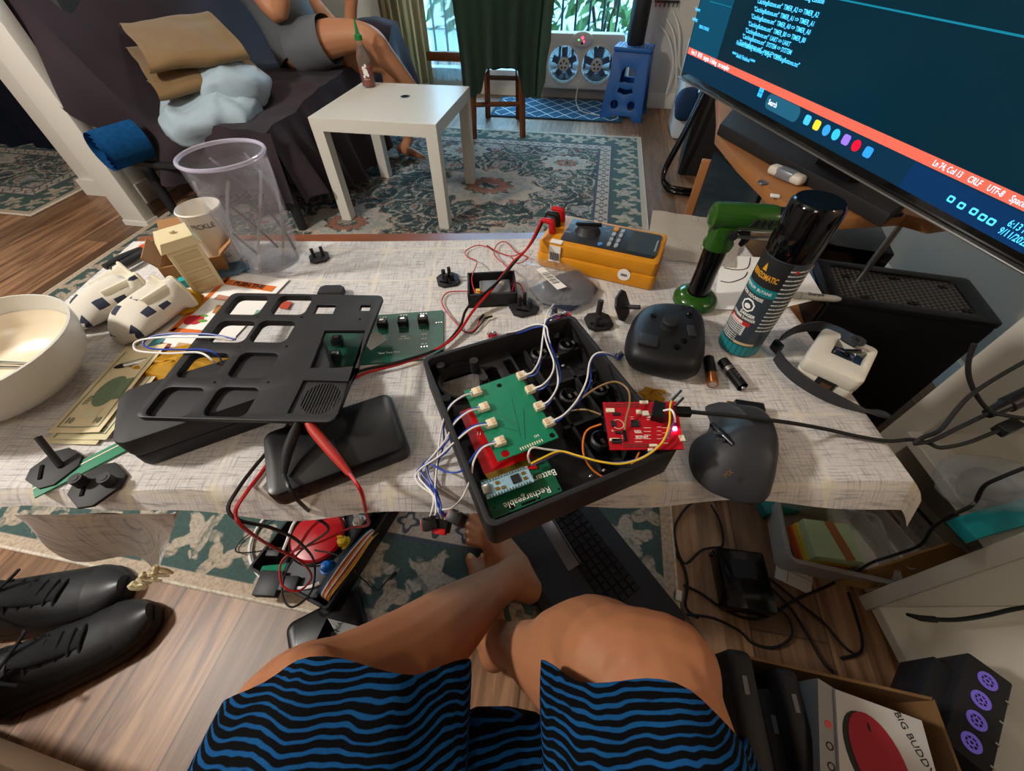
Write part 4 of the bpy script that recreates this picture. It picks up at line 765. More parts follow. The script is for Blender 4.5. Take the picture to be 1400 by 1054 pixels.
capplate('button_plate', 'black printed plate with two tall posts right of the bagged board', at(818, 441), 10, .040, [(.0, .006, .0045, .030, .002, .004), (-.008, -.010, .004, .018, 0, 0)])
capplate('button_plate', 'black printed plate standing on edge behind the game controller', at(846, 431), -30, .042, [(.002, 0, .0035, .024, .004, 0)], tilty=62, bar=False)
t = thing('plastic_tab', 'small black rounded tab lying behind the cutout panel', 'tab', at(456, 402), 0); b = MB(); b.plate([(-.020, -.012), (.020, -.012), (.020, .004), (.013, .010), (-.013, .010), (-.020, .004)], 0, .012, bev=.002); b.build('tab', M['matte'], t)

# ================================================================== BLACK LID, PANEL, POWER BANK, BOARD
ld = thing('project_box_lid', 'black rounded lid box under the cutout panel', 'lid', at(187, 645), 27)
b = MB(); b.plate(rrect(.120, .043, .228, .086, .016), .0, .020, bev=.003); b.build('base', M['matte'], ld); b = MB(); b.plate(rrect(.120, .043, .230, .088, .017), .0205, .0485, bev=.004); b.build('lid', M['matte'], ld)
pb_ = thing('power_bank', 'black rounded power bank in front of the cutout panel', 'power bank', at(381, 697), 24.5)
b = MB(); b.plate(rrect(.073, .044, .148, .088, .012), 0.0, .027, bev=.005); b.build('case', mat('satin_black', '111113', .36), pb_); b = MB(); b.box((.03, -.0003, .013), (.010, .001, .006)); b.build('port', M['dkgrey'], pb_)
PZ = .0495; A, Bp = T(193, 571, PZ), T(463, 576, PZ); prz = math.degrees(math.atan2(Bp.y-A.y, Bp.x-A.x))
pn = thing('cutout_panel', 'large matte black square panel with key cutouts lying on the lid', 'panel', (A.x, A.y, A.z), prz-.6)
q = lambda x, y, h=.005: L(pn, T(x, y, PZ+h)).xy
tl, tr, br = q(314, 402), q(519, 407), q(463, 576)
outer = rrect((tl.x+tr.x)/4+(0+br.x)/4, tl.y/2, .222, .222, .009)
hc = [(338, 417), (399, 417), (317, 453), (373, 453), (278, 499), (347, 499), (240, 549), (317, 549)]
hk = lambda x, y, w, h, r: rrect(*q(x, y), w, h, r)
holes = []
for k, (x, y) in enumerate(hc): c_ = q(x, y); holes.append(rrect(c_.x, c_.y, .049, .042, .009))
win = [tuple(q(x, y)) for x, y in ((444, 452), (499, 452), (490, 503), (424, 503))]; holes.append(win)
holes.append([tuple(q(x, y)) for x, y in ((434, 417), (460, 417), (455, 429), (428, 429))]); holes.append([tuple(q(x, y)) for x, y in ((494, 417), (507, 417), (505, 425), (491, 425))])
gq = [q(x, y) for x, y in ((414, 520), (475, 520), (467, 567), (393, 567))]; gx0, gx1, gy0, gy1 = (gq[0].x+gq[3].x)/2, (gq[1].x+gq[2].x)/2, gq[2].y, gq[0].y
holes.append([(gx0, gy0), (gx1, gy0), (gx1, gy1), (gx0, gy1)])
b = MB(); b.plate(outer, 0, .0055, holes, bev=.0006); b.build('plate', mat('panel_black', '1b1a1d', .5, bump=(1500, .1, .0002)), pn)
b = MB()
for h_ in holes[:8]:
    xs, ys = [p[0] for p in h_], [p[1] for p in h_]; cx, cy, w_, h2 = (min(xs)+max(xs))/2, (min(ys)+max(ys))/2, max(xs)-min(xs), max(ys)-min(ys)
    b.plate(rrect(cx, cy, w_+.003, h2+.003, .010), -.0035, 0, [rrect(cx, cy, w_-.0005, h2-.0005, .009)])
b.build('key_wells', M['matte'], pn)
gcx, gcy, gr_ = (gx0+gx1)/2, (gy0+gy1)/2, min(gx1-gx0, gy1-gy0)/2-.002
b = MB(); b.plate([(gx0, gy0), (gx1, gy0), (gx1, gy1), (gx0, gy1)], .0008, .0022, [circ(gcx, gcy, gr_, 32)]); b.build('grille_frame', M['matte'], pn)
b = MB()
for k in range(13):
    x_ = gcx-gr_+gr_*2*(k+.5)/13; hh = math.sqrt(max(0, gr_**2-(x_-gcx)**2)); b.box((x_, gcy, .0015), (.0016, 2*hh+.002, .0018))
b.build('grille_slats', M['matte'], pn)
b = MB()
for x, y in ((352, 434), (413, 434), (326, 474), (392, 474), (294, 523), (367, 523), (492, 437)): c_ = q(x, y); b.lathe([(0, .0057), (.0016, .0057), (.0018, .0055)], (c_.x, c_.y, 0), 10)
b.build('screw_holes', M['gloss'], pn)
def wires(root, paths, r=.0013, world=True):
    for nm, m, pts in paths: b = MB(); b.tube(pts, r, seg=7, n=7); b.build(nm, m, root, world=world)
wl = thing('jumper_wires', 'white and blue wire pair looping over the cutout panel', 'wires', at(260, 470, .06), 0)
H = lambda pts: [T(x, y, h) for x, y, h in pts]
wires(wl, (('white_wire', M['whitewire'], H([(323, 462, .058), (285, 461, .060), (225, 461, .056), (192, 465, .05), (183, 472, .046), (190, 480, .046), (230, 483, .054), (272, 482, .061), (292, 494, .056), (302, 502, .02)])), ('blue_wire', M['bluewire'], H([(322, 464, .058), (285, 457, .061), (225, 457, .056), (200, 464, .05), (197, 472, .047), (210, 477, .05), (245, 478, .058), (280, 478, .061), (298, 486, .056), (306, 500, .022)]))))
pc = thing('switch_board', 'dark green circuit board with black switches right of the panel', 'board', at(602, 426), 6)
b = MB(); b.plate(rrect(-.095, -.052, .20, .106, .003), .0, .0018); b.build('board', M['darkpcb'], pc)
sw_ = lambda x, y: L(pc, T(x, y, .002))
for k, (x, y) in enumerate(((524, 446), (552, 444), (579, 441), (463, 470), (460, 491))):
    c_ = sw_(x, y); b = MB(); b.box((c_.x, c_.y, .008), (.0145, .0145, .011), bev=.0012); s1 = b.build('switch', M['black'] if k < 3 else mat('smoke_clear', '2a3236', .25), pc)
    b = MB(); b.box((c_.x, c_.y+.001, .0140), (.006, .004, .001)); b.box((c_.x, c_.y-.0078, .004), (.010, .002, .001)); b.build('contact', M['steel'], s1)
for s_, x, y, sz in (('SW1', 523, 460, .004), ('SW2', 552, 460, .004), ('SW3', 580, 457, .004), ('Vcc GND', 553, 463, .004), ('OUT', 580, 463, .004), ('Text Text Text', 532, 482, .005), ('J2  J3', 580, 470, .004), ('J9', 580, 490, .004)):
    c_ = sw_(x, y); text(s_, sz, M['whiteink'], pc, XF((c_.x, c_.y, .002)))
b = MB()
for x, y in ((524, 434), (552, 431), (579, 429), (524, 455), (552, 453), (579, 451), (600, 441), (580, 474)):
    c_ = sw_(x, y)
    for dx in (-.004, 0, .004): b.box((c_.x+dx, c_.y, .0022), (.0018, .0018, .0008))
b.build('solder_pads', M['steel'], pc, stuff=True)
t = thing('paper_scrap', 'small white paper scrap leaning on the dark green switch board', 'paper', at(510, 468), 0)
b = MB(); b.poly([T(494, 466, .012), T(515, 452, .018), T(530, 464, .016), T(507, 479, .012)]); b.bm.faces.ensure_lookup_table(); bmesh.ops.solidify(b.bm, geom=list(b.bm.faces), thickness=.0006); b.build('paper', M['paper'], t, world=True)

# ================================================================== MULTIMETER, HOLDER, BAG
mm = thing('multimeter', 'yellow rubber-cased digital multimeter at the far side of the table', 'multimeter', (.160, .640, TZ), -23.2)
YEL = mat('meter_yellow', 'd28a12', .5, noise=(45, .16), bump=(300, .15))
b = MB(); b.plate(rrect(0, 0, .205, .106, .009), 0, .026, bev=.004); b.plate(rrect(0, 0, .201, .102, .008), .0255, .049, bev=.004); b.build('holster', YEL, mm)
b = MB(); b.plate(rrect(.012, .001, .158, .078, .005), .0485, .0505, bev=.0006); b.build('face_plate', mat('meter_face', '24262b', .45), mm)
b = MB(); b.plate(rrect(.068, .002, .048, .066, .003), .0504, .0512); b.build('display', mat('lcd_grey', '3a4246', .18, noise=(12, .1)), mm)
b = MB(); b.lathe([(0, .0625), (.0165, .0620), (.0205, .0535), (.0225, .0505), (0, .0504)], (-.030, .004, 0), 36); dl = b.build('dial', M['dkgrey'], mm)
b = MB(); b.box((-.030, .004, .0640), (.044, .0075, .006), rz=14, bev=.002); b.build('pointer', M['black'], dl)
wm = mat('marking_grey', 'b9bcc0', .6)
for k, s_ in enumerate(('OFF', 'V~', 'V=', 'mV', 'O', '+', 'mA', 'uA')): a = R(205-180/7*k+0); text(s_, .0055, wm, mm, XF((-.030+.034*math.cos(a), .004+.034*math.sin(a), .0508)))
b = MB()
for i, (x, y) in enumerate(((.014, -.024), (.026, -.024), (.014, -.008), (.026, -.008), (.014, .010), (.026, .010), (.026, .026))): b.plate(rrect(x, y, .006, .011, .002, 3), .0504, .0528)
b.build('buttons', mat('button_grey', '9a9ea2', .5), mm); b = MB(); b.plate(rrect(.014, .028, .008, .012, .002, 3), .0504, .0528); b.build('yellow_button', YEL, mm)
b = MB(); b.lathe([(0, .0526), (.004, .0526), (.0042, .0504)], (.000, -.029, 0), 16); b.build('blue_button', mat('button_blue', '4a86c8', .5), mm)
text('TRUE RMS MULTIMETER', .0034, wm, mm, XF((.088, .0, .0514), rz=90)); text('FLUKE', .006, YEL, mm, XF((.0955, .016, .0508), rz=90), sx=.8)
b = MB(); b.box((-.070, -.0530, .030), (.020, .0012, .030)); b.box((-.070, -.046, .0495), (.020, .012, .001)); b.build('barcode_label', M['paper'], mm)
b = MB()
for k in range(9): b.box((-.078+.002*k, -.0540, .026), (.0010 if k % 2 else .0006, .0006, .014))
b.build('barcode', M['ink'], mm)
b = MB(); b.lathe([(0, .0012), (.0105, .0012), (.0105, 0)], seg=24, X=XF((.052, -.0525, .020), rx=90)); b.build('round_label', M['paper'], mm); b = MB(); b.box((.052, -.0541, .020), (.010, .0004, .004)); b.build('label_print', M['grey'], mm)
for k, (x, y, m) in enumerate(((-.088, -.020, M['red']), (-.088, .006, M['black']), (-.086, .026, M['red']))):
    b = MB(); b.tube([(x+.002, y, .046), (x, y, .060), (x-.002, y-.001, .068), (x-.018, y-.004, .070)], [.0062, .0062, .0055, .0042], seg=12); b.build('test_plug', m, mm)
# test leads
ldg = thing('test_leads', 'red and black meter leads running from the meter across the table', 'leads', at(640, 430), 0)
mw = lambda x, y, z: MTX[mm.name] @ Vector((x, y, z))
wires(ldg, (('red_lead', M['redwire'], [mw(-.106, -.024, .070)]+H([(722, 338, .055), (700, 360, .03), (672, 396, .026), (647, 425, .012), (622, 460, .008), (588, 482, .006), (545, 498, .006), (500, 510, .006), (460, 530, .008), (420, 556, .010), (394, 590, .020), (362, 640, .008), (338, 672, .006)]) + [PY(322, 700, .178), PY(334, 722, .17), PY(368, 745, .20), PY(412, 768, .22)]+[P(426, 790, .12), P(408, 808, .12), P(386, 800, .13), P(384, 770, .14), P(405, 752, .15), P(440, 740, .17), P(478, 722, .18)]+[PY(502, 718, .22), PY(500, 700, .19)]+H([(494, 672, .03), (478, 648, .036)])),
 ('black_lead', M['black'], [mw(-.106, .002, .070)]+H([(728, 330, .055), (706, 356, .034), (678, 388, .030), (640, 420, .016), (628, 448, .008), (600, 476, .006), (548, 494, .009), (496, 506, .010), (452, 526, .012), (412, 552, .014), (384, 596, .012), (350, 636, .008), (326, 668, .007)])+[PY(312, 696, .18), PY(330, 712, .172), PY(372, 722, .18), PY(410, 742, .2)]+[P(430, 770, .13), P(426, 808, .10), P(400, 830, .10), P(386, 812, .11), P(392, 780, .13), P(412, 752, .16)]+[PY(448, 726, .24), PY(430, 706, .20)]+H([(402, 678, .03), (388, 648, .034)]))), r=.0021)
for nm, lead, pts, m in (('red_probe', 0, ((420, 576), (430, 590), (455, 620), (478, 648)), M['redwire']), ('black_probe', 1, ((407, 578), (400, 598), (392, 622), (388, 648)), M['black'])):
    b = MB(); b.tube(H([(*pts[0], .050), (*pts[1], .046), (*pts[2], .040), (*pts[3], .033)]), [.0035, .0055, .0052, .0032], seg=12); pr_o = b.build(nm, mat('worn_red_grip', 'b02a1c', .55, noise=(70, .35)) if lead == 0 else M['rubber'], ldg, world=True)
# battery holder
bh = thing('battery_holder', 'open black battery box with thin red wires at the tray edge', 'battery box', at(641, 421), 4)
b = MB(); w, d, h, tk = .078, .062, .024, .003
b.plate([(0, 0), (w, 0), (w, d), (0, d)], .0, .003)
for c_, s_ in (((w/2, tk/2, h/2), (w, tk, h)), ((w/2, d-tk/2, h/2), (w, tk, h)), ((tk/2, d/2, h/2), (tk, d, h)), ((w-tk/2, d/2, h/2), (tk, d, h))): b.box(c_, s_)
b.build('case', M['matte'], bh)
b = MB(); b.box((.044, .030, .011), (.050, .034, .015), bev=.002); b.build('battery_pack', M['grey'], bh); b = MB(); b.box((.055, .034, .020), (.008, .004, .004)); b.build('connector', M['ivory'], bh); b = MB(); b.box((.017, .022, .013), (.010, .012, .006)); b.build('terminal_block', M['yellowwire'], bh)
rng = random.Random(11)
wires(bh, (('red_wire', M['redwire'], H([(650, 402, .022), (645, 380, .03), (652, 358, .012), (640, 352, .004), (636, 344, .003), (650, 336, .003), (665, 337, .004), (682, 345, .006), (700, 350, .01), (716, 344, .008), (722, 338, .006)])), ('red_wire', M['redwire'], H([(700, 398, .02), (704, 378, .02), (690, 362, .01), (676, 348, .006), (680, 334, .004), (692, 331, .004), (706, 345, .005), (722, 352, .006), (708, 360, .006), (698, 350, .008)])), ('red_wire', M['redwire'], H([(660, 399, .02), (634, 398, .006), (612, 400, .003), (604, 412, .003), (612, 428, .003), (624, 442, .003), (636, 454, .003), (650, 450, .003), (656, 436, .004)])), ('black_wire', M['black'], H([(636, 454, .004), (646, 455, .003), (656, 445, .003), (664, 434, .004)])), ('red_wire', M['redwire'], H([(700, 384, .022), (712, 390, .01), (716, 405, .006), (709, 412, .006)]))), r=.0010)
for p0_, p1_ in (((655, 438), (661, 430)), ((664, 435), (673, 432)), ((666, 336), (676, 343))): b = MB(); b.tube([T(*p0_, .004), T(*p1_, .004)], .0018, seg=6, n=1); b.build('wire_end', M['black'], bh, world=True)
# clear bag with board
bg_ = thing('antistatic_bag', 'clear plastic bag holding a dark board with a white barcode label', 'bag', at(770, 395), 0)
cen = T(768, 392); ol = catmull([T(*p) for p in ((702, 362), (740, 350), (788, 362), (822, 398), (806, 424), (768, 432), (728, 420), (712, 398))], 4, True)
b = MB(); b.grid(lambda s, q_: Vector((*(cen.lerp(ol[int(round(s*len(ol))) % len(ol)], q_)).xy, TZ+.0025+.020*(1-q_**2)+.0035*nz((s*9, q_*6, 1))*q_)), len(ol), 10); bmesh.ops.solidify(b.bm, geom=list(b.bm.faces), thickness=.0004); b.build('film', clear('clear_film', 'd8d6d8', .16, .12), bg_, world=True)
b = MB(); b.plate([(p.x, p.y) for p in (T(*p, .008) for p in ((724, 394), (762, 376), (788, 368), (818, 394), (806, 412), (780, 424), (742, 416)))], TZ+.003, TZ+.0085, bev=.001); b.build('dark_board', mat('dark_slate_board', '20283a', .35, noise=(60, .5)), bg_, world=True)
b = MB(); b.poly([T(733, 368, .024), T(742, 365, .0245), (T(775, 392, .024)), T(762, 396, .024)]); b.build('label', M['paper'], bg_, world=True, smooth=0)
b = MB()
for k in range(8): f = .25+.07*k; p = T(737+31*f, 366+27*f, .0252); b.box((p.x, p.y, p.z), (.012, .0014 if k % 2 else .0008, .0003), rz=20)
b.build('barcode', M['ink'], bg_, world=True)
# ================================================================== BLACK TRAY WITH BOARDS
TR0 = Vector((-.0225, .1365, TZ)); TRZ = 22.7
tr_ = thing('project_tray', 'large matte black printed tray full of boards and wires', 'tray', TR0, TRZ)
tw, td, thh = .214, .234, .050; tkw = .0055
tq = lambda x, y, h=.0: L(tr_, T(x, y, h))
b = MB(); b.plate(rrect(tw/2, td/2, tw, td, .010), .004, thh, [rrect(tw/2, td/2, tw-2*tkw, td-2*tkw, .007)], bev=.0008); b.build('side_walls', M['matte'], tr_)
hc0 = tq(633, 524, .022)
b = MB(); b.plate(rrect(tw/2, td/2, tw-.004, td-.004, .009), 0.0005, .004, [circ(hc0.x, hc0.y+.006, .034, 32)]); b.build('floor_plate', M['matte'], tr_)
dx1 = .115
b = MB(); b.plate([(tkw, .150), (dx1, .150), (dx1, td-tkw), (tkw, td-tkw)], .020, .024, [circ(hc0.x, hc0.y, .028, 32), rrect(.080, .192, .016, .034, .006), rrect(.106, .200, .012, .026, .003)], bev=.0006); b.build('upper_deck', M['matte'], tr_)
b = MB(); b.lathe([(.0275, .016), (.0275, .030), (.0305, .030), (.0305, .016)], (hc0.x, hc0.y, 0), 36, caps=False); b.build('speaker_ring', M['matte'], tr_)
for k, (px, py) in enumerate(((602, 500), (648, 494), (661, 517), (610, 545))): c_ = tq(px, py, .04); b = MB(); b.cyl((c_.x, c_.y, .022), (c_.x, c_.y, .042), .0055, seg=16); b.lathe([(.0025, .0422), (0, .0422)], (c_.x, c_.y, 0), 10); b.build('screw_boss', M['matte'], tr_)
for k, (x, y, w_, h_) in enumerate(((.135, .120, .004, .20), (.175, .10, .004, .14), (.165, .150, .08, .004), (.165, .085, .08, .004), (.17, .195, .07, .004))):
    b = MB(); b.box((x, min(y, td-h_/2-.006), .014), (w_, h_, .020)); b.build('rib', M['matte'], tr_)
for k, (x, y) in enumerate(((.150, .205), (.192, .205), (.152, .125), (.192, .120), (.155, .055), (.192, .05))):
    b = MB(); b.lathe([(.0, .004), (.0115, .004), (.0115, .026), (.009, .028), (.009, .012), (0, .012)], (x, y, 0), 22, caps=False); kw = b.build('button_well', M['dkgrey'], tr_)
    b = MB(); b.cyl((x, y, .012), (x, y, .034), .0055, seg=14); b.build('plunger', M['gloss'], kw)
    b = MB(); b.box((x+.004, y-.008, .035), (.003, .006, .002)); b.box((x-.004, y-.008, .035), (.003, .006, .002)); b.build('terminal', M['steel'], kw)
b = MB(); c_ = tq(762, 455, .03); b.tube([(c_.x, c_.y, .02), (c_.x+.006, c_.y+.02, .04), (c_.x+.010, c_.y+.03, .048)], [.006, .0045, .003], seg=10); b.build('rod', M['dkgrey'], tr_)
b = MB()
for (px, py) in ((762, 488), (770, 500), (757, 545), (798, 462), (808, 521), (852, 612), (826, 643), (808, 651)): c_ = tq(px, py, .03); b.ell((c_.x, c_.y, .030), (.0028, .002, .0018), 8, 6)
b.build('solder_joints', M['steel'], tr_)
# connector board
gb = thing('connector_board', 'bright green circuit board with eight cream connectors on the tray', 'board', T(683, 630, .047), 24)
gq_ = lambda x, y, h=.0485: L(gb, T(x, y, h))
b = MB(); g2 = gq_(691, 620); b.plate([(-.002, -.001), (.068, -.001), (.068, .101), (-.002, .101)], 0, .0016, [circ(.052, .092, .003, 14) if 0 else circ(gq_(683, 527).x, gq_(683, 527).y, .0032, 14), circ(gq_(755, 595).x, gq_(755, 595).y, .0032, 14), circ(g2.x, g2.y, .0045, 18)], bev=0); b.build('board', M['greenpcb'], gb)
CONL = [(652, 535), (662, 556), (672, 578), (684, 603)]; CONR = [(713, 513), (725, 532), (737, 555), (750, 577)]
for k, (x, y) in enumerate(CONL+CONR):
    c_ = gq_(x, y, .052); sg = -1 if k < 4 else 1
    b = MB(); b.box((c_.x, c_.y, .0045), (.0105, .0095, .006), bev=.0006); b.box((c_.x+sg*.0055, c_.y, .003), (.004, .0075, .003)); cn = b.build('connector', M['ivory'], gb)
    b = MB(); b.box((c_.x-sg*.002, c_.y, .0078), (.004, .006, .0012)); b.build('latch', mat('amber_pin', 'd8b48a', .5), cn)
b = MB()
for k in range(10): c_ = gq_(712, 614).lerp(gq_(741, 602), k/9); b.box((c_.x, c_.y, .0018), (.0012, .0035, .0004))
b.build('pin_row', M['ivory'], gb); c_ = gq_(733, 596); text('H1', .005, M['whiteink'], gb, XF((c_.x, c_.y, .0017), rz=180))
b = MB()
for (x0, y0, x1, y1) in ((700, 545, 712, 598), (716, 560, 718, 600), (672, 560, 705, 580), (680, 582, 708, 590)): a, c_ = gq_(x0, y0), gq_(x1, y1); b.tube([(a.x, a.y, .0016), (c_.x, c_.y, .0016)], .0004, seg=5, n=1)
b.build('traces', M['darkpcb'], gb)
# red board below
rb = thing('red_board', 'plain red circuit board under the green connector board', 'board', T(660, 650, .030), 24)
b = MB(); b.plate([(p.x, p.y) for p in (L(rb, T(*p, .032)) for p in ((628, 563), (690, 540), (735, 640), (662, 648)))], 0, .0016); b.build('board', mat('red_solder_mask', 'c01018', .35), rb)
c_ = L(rb, T(655, 592, .032)); text('11', .006, M['whiteink'], rb, XF((c_.x, c_.y, .0018), rz=150)); b = MB(); b.plate([(p.x, p.y) for p in (L(rb, T(*p, .034)) for p in ((663, 648), (735, 622), (740, 630), (668, 655)))], .0016, .003); b.build('gold_edge', M['gold'], rb)
# rechargeable battery board
re_ = thing('battery_board', 'dark green board lettered Rechargeable Battery at the tray front', 'board', T(671, 711, .028), 21.5)
rq = lambda x, y, h=.03: L(re_, T(x, y, h))
b = MB(); b.plate([(p.x, p.y) for p in (rq(656, 657), rq(745, 622), rq(769, 671), rq(674, 710))], 0, .0016); b.build('board', mat('battery_board_green', '0c5a3c', .4, noise=(80, .12)), re_)
c_ = rq(714, 684); text('Rechargeable', .0105, M['whiteink'], re_, XF((c_.x+.006, c_.y+.001, .0019), rz=180), sx=.9); c_ = rq(748, 648); text('Battery', .0105, M['whiteink'], re_, XF((c_.x-.004, c_.y-.0005, .0019), rz=180), sx=.9)
b = MB()
for x, y, r0 in ((700, 692, .0035), (736, 680, .002), (676, 694, .0012), (764, 668, .0012)): c_ = rq(x, y); b.lathe([(0, .0018), (r0, .0018), (r0, .0016)], (c_.x, c_.y, 0), 14)
c_ = rq(723, 686); b.plate(rrect(c_.x, c_.y, .016, .0025, .0012, 3), .0016, .0018); b.build('mount_holes', M['gloss'], re_)
mc = thing('microcontroller', 'pale blue pin-header controller module on the dark green board', 'board', T(694, 662, .036), 21.5)
b = MB(); b.box((0, 0, .004), (.050, .0185, .0016)); b.build('board', mat('pale_blue_pcb', '8fb6c8', .4, noise=(200, .4)), mc); b = MB(); b.box((.009, 0, .0055), (.009, .009, .0016)); b.build('chip', M['ink'], mc)
b = MB(); b.box((-.022, 0, .006), (.009, .010, .004), bev=.001); b.build('usb_port', M['steel'], mc)
b = MB()
for k in range(15):
    for sy in (-1, 1): b.box((-.0215+.003*k, sy*.0085, .0058), (.0011, .0011, .004))
b.build('pin_headers', M['steel'], mc); b = MB()
for x, y, m in ((-.010, .003, 0), (-.006, -.004, 0), (.018, .003, 0), (.018, -.003, 0), (-.012, -.003, 0)): b.box((x, y, .0053), (.004, .003, .0012))
b.build('components', M['gold'], mc)
# red launch board
lb = thing('launch_board', 'red development board with glowing pink light on the tray corner', 'board', T(835, 615, .0535), -1)
lq = lambda x, y, h=.055: L(lb, T(x, y, h))
b = MB(); b.plate([(p.x, p.y) for p in (lq(834, 615), lq(935, 614), lq(925, 549), lq(824, 550))], 0, .0016); b.build('board', M['redpcb'], lb)
b = MB()
for (x0, y0, x1, y1, n_, dz) in ((829, 553, 875, 553, 20, .0022), (853, 608, 890, 608, 16, .0022), (853, 611, 890, 611, 16, .0022), (829, 556, 875, 556, 20, .0022)):
    for k in range(n_): c_ = lq(x0, y0).lerp(lq(x1, y1), k/(n_-1)); b.box((c_.x, c_.y, dz), (.0010, .0010, .0012))
b.build('pin_pads', M['steel'], lb, stuff=True)
for x, y, sx_, sy_, m in ((868, 580, .008, .008, M['ink']), (838, 580, .004, .007, M['ink']), (845, 592, .006, .003, M['ink']), (843, 604, .010, .005, M['ink']), (843, 567, .008, .003, M['ink']), (834, 562, .009, .005, M['ivory']), (840, 602, .010, .003, M['ivory']), (880, 551, .009, .004, M['ivory']), (893, 610, .008, .003, M['ivory']), (889, 616, .005, .003, M['ivory']), (854, 596, .003, .014, M['black']), (882, 566, .007, .006, M['ivory']), (873, 564, .005, .005, M['ivory']), (932, 600, .005, .007, M['ivory']), (915, 576, .014, .016, mat('maroon_chip_area', '6e1020', .4, noise=(200, .4)))):
    c_ = lq(x, y); b = MB(); b.box((c_.x, c_.y, .0026), (sx_, sy_, .002)); b.build('component', m, lb)
b = MB(); c_ = lq(845, 580); b.plate(circ(c_.x, c_.y, .0062, 24), .0016, .0019, [circ(c_.x, c_.y, .0056, 24)]); b.build('ring_print', M['ivory'], lb)
for (x0, y0, x1, y1) in ((868, 592, 878, 604), (880, 585, 890, 600), (862, 570, 866, 578), (884, 566, 892, 574), (905, 585, 914, 606), (898, 584, 904, 600), (850, 596, 852, 606)):
    b = MB()
    for k in range(4): a = lq(x0, y0+(y1-y0)*k/3); c_ = lq(x1, y0+(y1-y0)*k/3); b.box(((a.x+c_.x)/2, (a.y+c_.y)/2, .00175), (abs(c_.x-a.x), .0005, .0003))
    b.build('silk_print', M['ivory'], lb)
for s_, x, y, sz in (('RED', 872, 590, .004), ('LED1', 890, 570, .003), ('S1', 838, 589, .003), ('BOOST', 878, 598, .004)): c_ = lq(x, y); text(s_, sz, M['whiteink'], lb, XF((c_.x, c_.y, .0018)))
b = MB(); c_ = lq(898, 566); b.box((c_.x, c_.y, .006), (.012, .022, .009), rz=-20); b.build('header_block', M['black'], lb)
b = MB(); c_ = lq(922, 587); b.box((c_.x, c_.y, .0028), (.004, .004, .0022)); b.build('pink_light', mat('pink_led', 'ff3a78', emit=30), lb)
for p0_, p1_ in (((917, 549), (931, 534)), ((922, 556), (934, 544))): b = MB(); b.tube([T(*p0_, .062), T(*p1_, .062)], .0016, seg=6, n=1); b.build('jumper_end', M['black'], lb, world=True)
# wires of the tray
wires(lb, (('yellow_wire', M['yellowwire'], H([(726, 634, .040), (742, 626, .046), (765, 617, .050), (790, 623, .052), (820, 631, .054), (850, 634, .056), (880, 625, .060), (905, 605, .064), (915, 580, .068), (916, 558, .068), (918, 548, .064)])), ('purple_wire', M['purplewire'], H([(726, 637, .038), (745, 628, .044), (768, 619, .047), (795, 626, .049), (825, 632, .051), (855, 632, .053), (884, 622, .057), (910, 600, .060), (922, 575, .062)])), ('tan_wire', M['brownwire'], H([(776, 566, .040), (795, 545, .055), (820, 528, .066), (842, 522, .070), (858, 532, .070), (861, 550, .068), (856, 572, .062), (854, 588, .058)])), ('tan_wire', M['brownwire'], H([(778, 562, .036), (800, 560, .045), (822, 567, .048)])), ('orange_wire', M['orangewire'], H([(822, 580, .050), (803, 588, .046), (797, 605, .04), (799, 625, .034), (810, 642, .026), (826, 653, .022), (834, 656, .02)])), ('orange_wire', M['orangewire'], H([(874, 618, .05), (868, 630, .04), (856, 643, .03)])), ('white_wire', M['whitewire'], H([(905, 562, .062), (917, 560, .070), (922, 568, .069), (923, 577, .062)])), ('white_wire', M['whitewire'], H([(724, 632, .04), (722, 622, .05), (728, 612, .054), (745, 614, .050), (768, 617, .044)]))), r=.0011)
RB = [[(713, 513), (728, 508, .060), (738, 490, .064), (742, 462, .066), (745, 440, .064), (750, 425, .060), (757, 416, .03)],
      [(725, 532), (742, 526, .060), (754, 512, .062), (757, 495, .062), (748, 470, .064), (744, 450, .067), (748, 436, .066), (765, 429, .050), (784, 434, .03)],
      [(737, 555), (752, 546, .060), (762, 528, .060), (762, 510, .058), (756, 485, .060), (750, 462, .064), (746, 446, .069), (730, 444, .06), (708, 452, .052), (692, 455, .05)],
      [(750, 577), (772, 566, .060), (790, 545, .058), (802, 520, .060), (806, 496, .063), (814, 484, .066), (828, 482, .064), (840, 488, .045)]]
for k, pth in enumerate(RB):
    h0 = [(pth[0][0]+4, pth[0][1]-1, .053)]; pts = h0+[(x, y, h) for x, y, h in pth[1:]]
    wires(gb, (('white_wire', M['whitewire'], H(pts)), ('blue_wire', M['bluewire'], H([(x+3*math.sin(i*1.7+k)+2, y+3, h-.002) for i, (x, y, h) in enumerate(pts)]))), r=.00105)
LW = [[(648, 537, .053), (632, 542, .055), (615, 556, .05), (605, 580, .03), (600, 610, .012), (597, 640, .006), (595, 668, .006)],
      [(657, 558, .053), (640, 563, .056), (622, 578, .05), (610, 600, .03), (596, 618, .01), (580, 636, .004), (572, 650, .004), (582, 664, .004), (592, 676, .006)],
      [(667, 580, .053), (646, 585, .056), (622, 604, .045), (600, 624, .016), (576, 640, .006), (568, 652, .004), (575, 664, .004), (592, 678, .006)],
      [(679, 605, .053), (660, 612, .054), (648, 630, .048), (643, 655, .04), (632, 680, .02)]]
ends = [PY(596, 700, .170)+Vector((0, 0, .0)), PY(601, 702, .170), PY(590, 700, .172), PY(618, 694, .165)]
end2 = [PY(588, 712, .168), PY(606, 714, .165), PY(584, 715, .17), PY(604, 697, .162)]
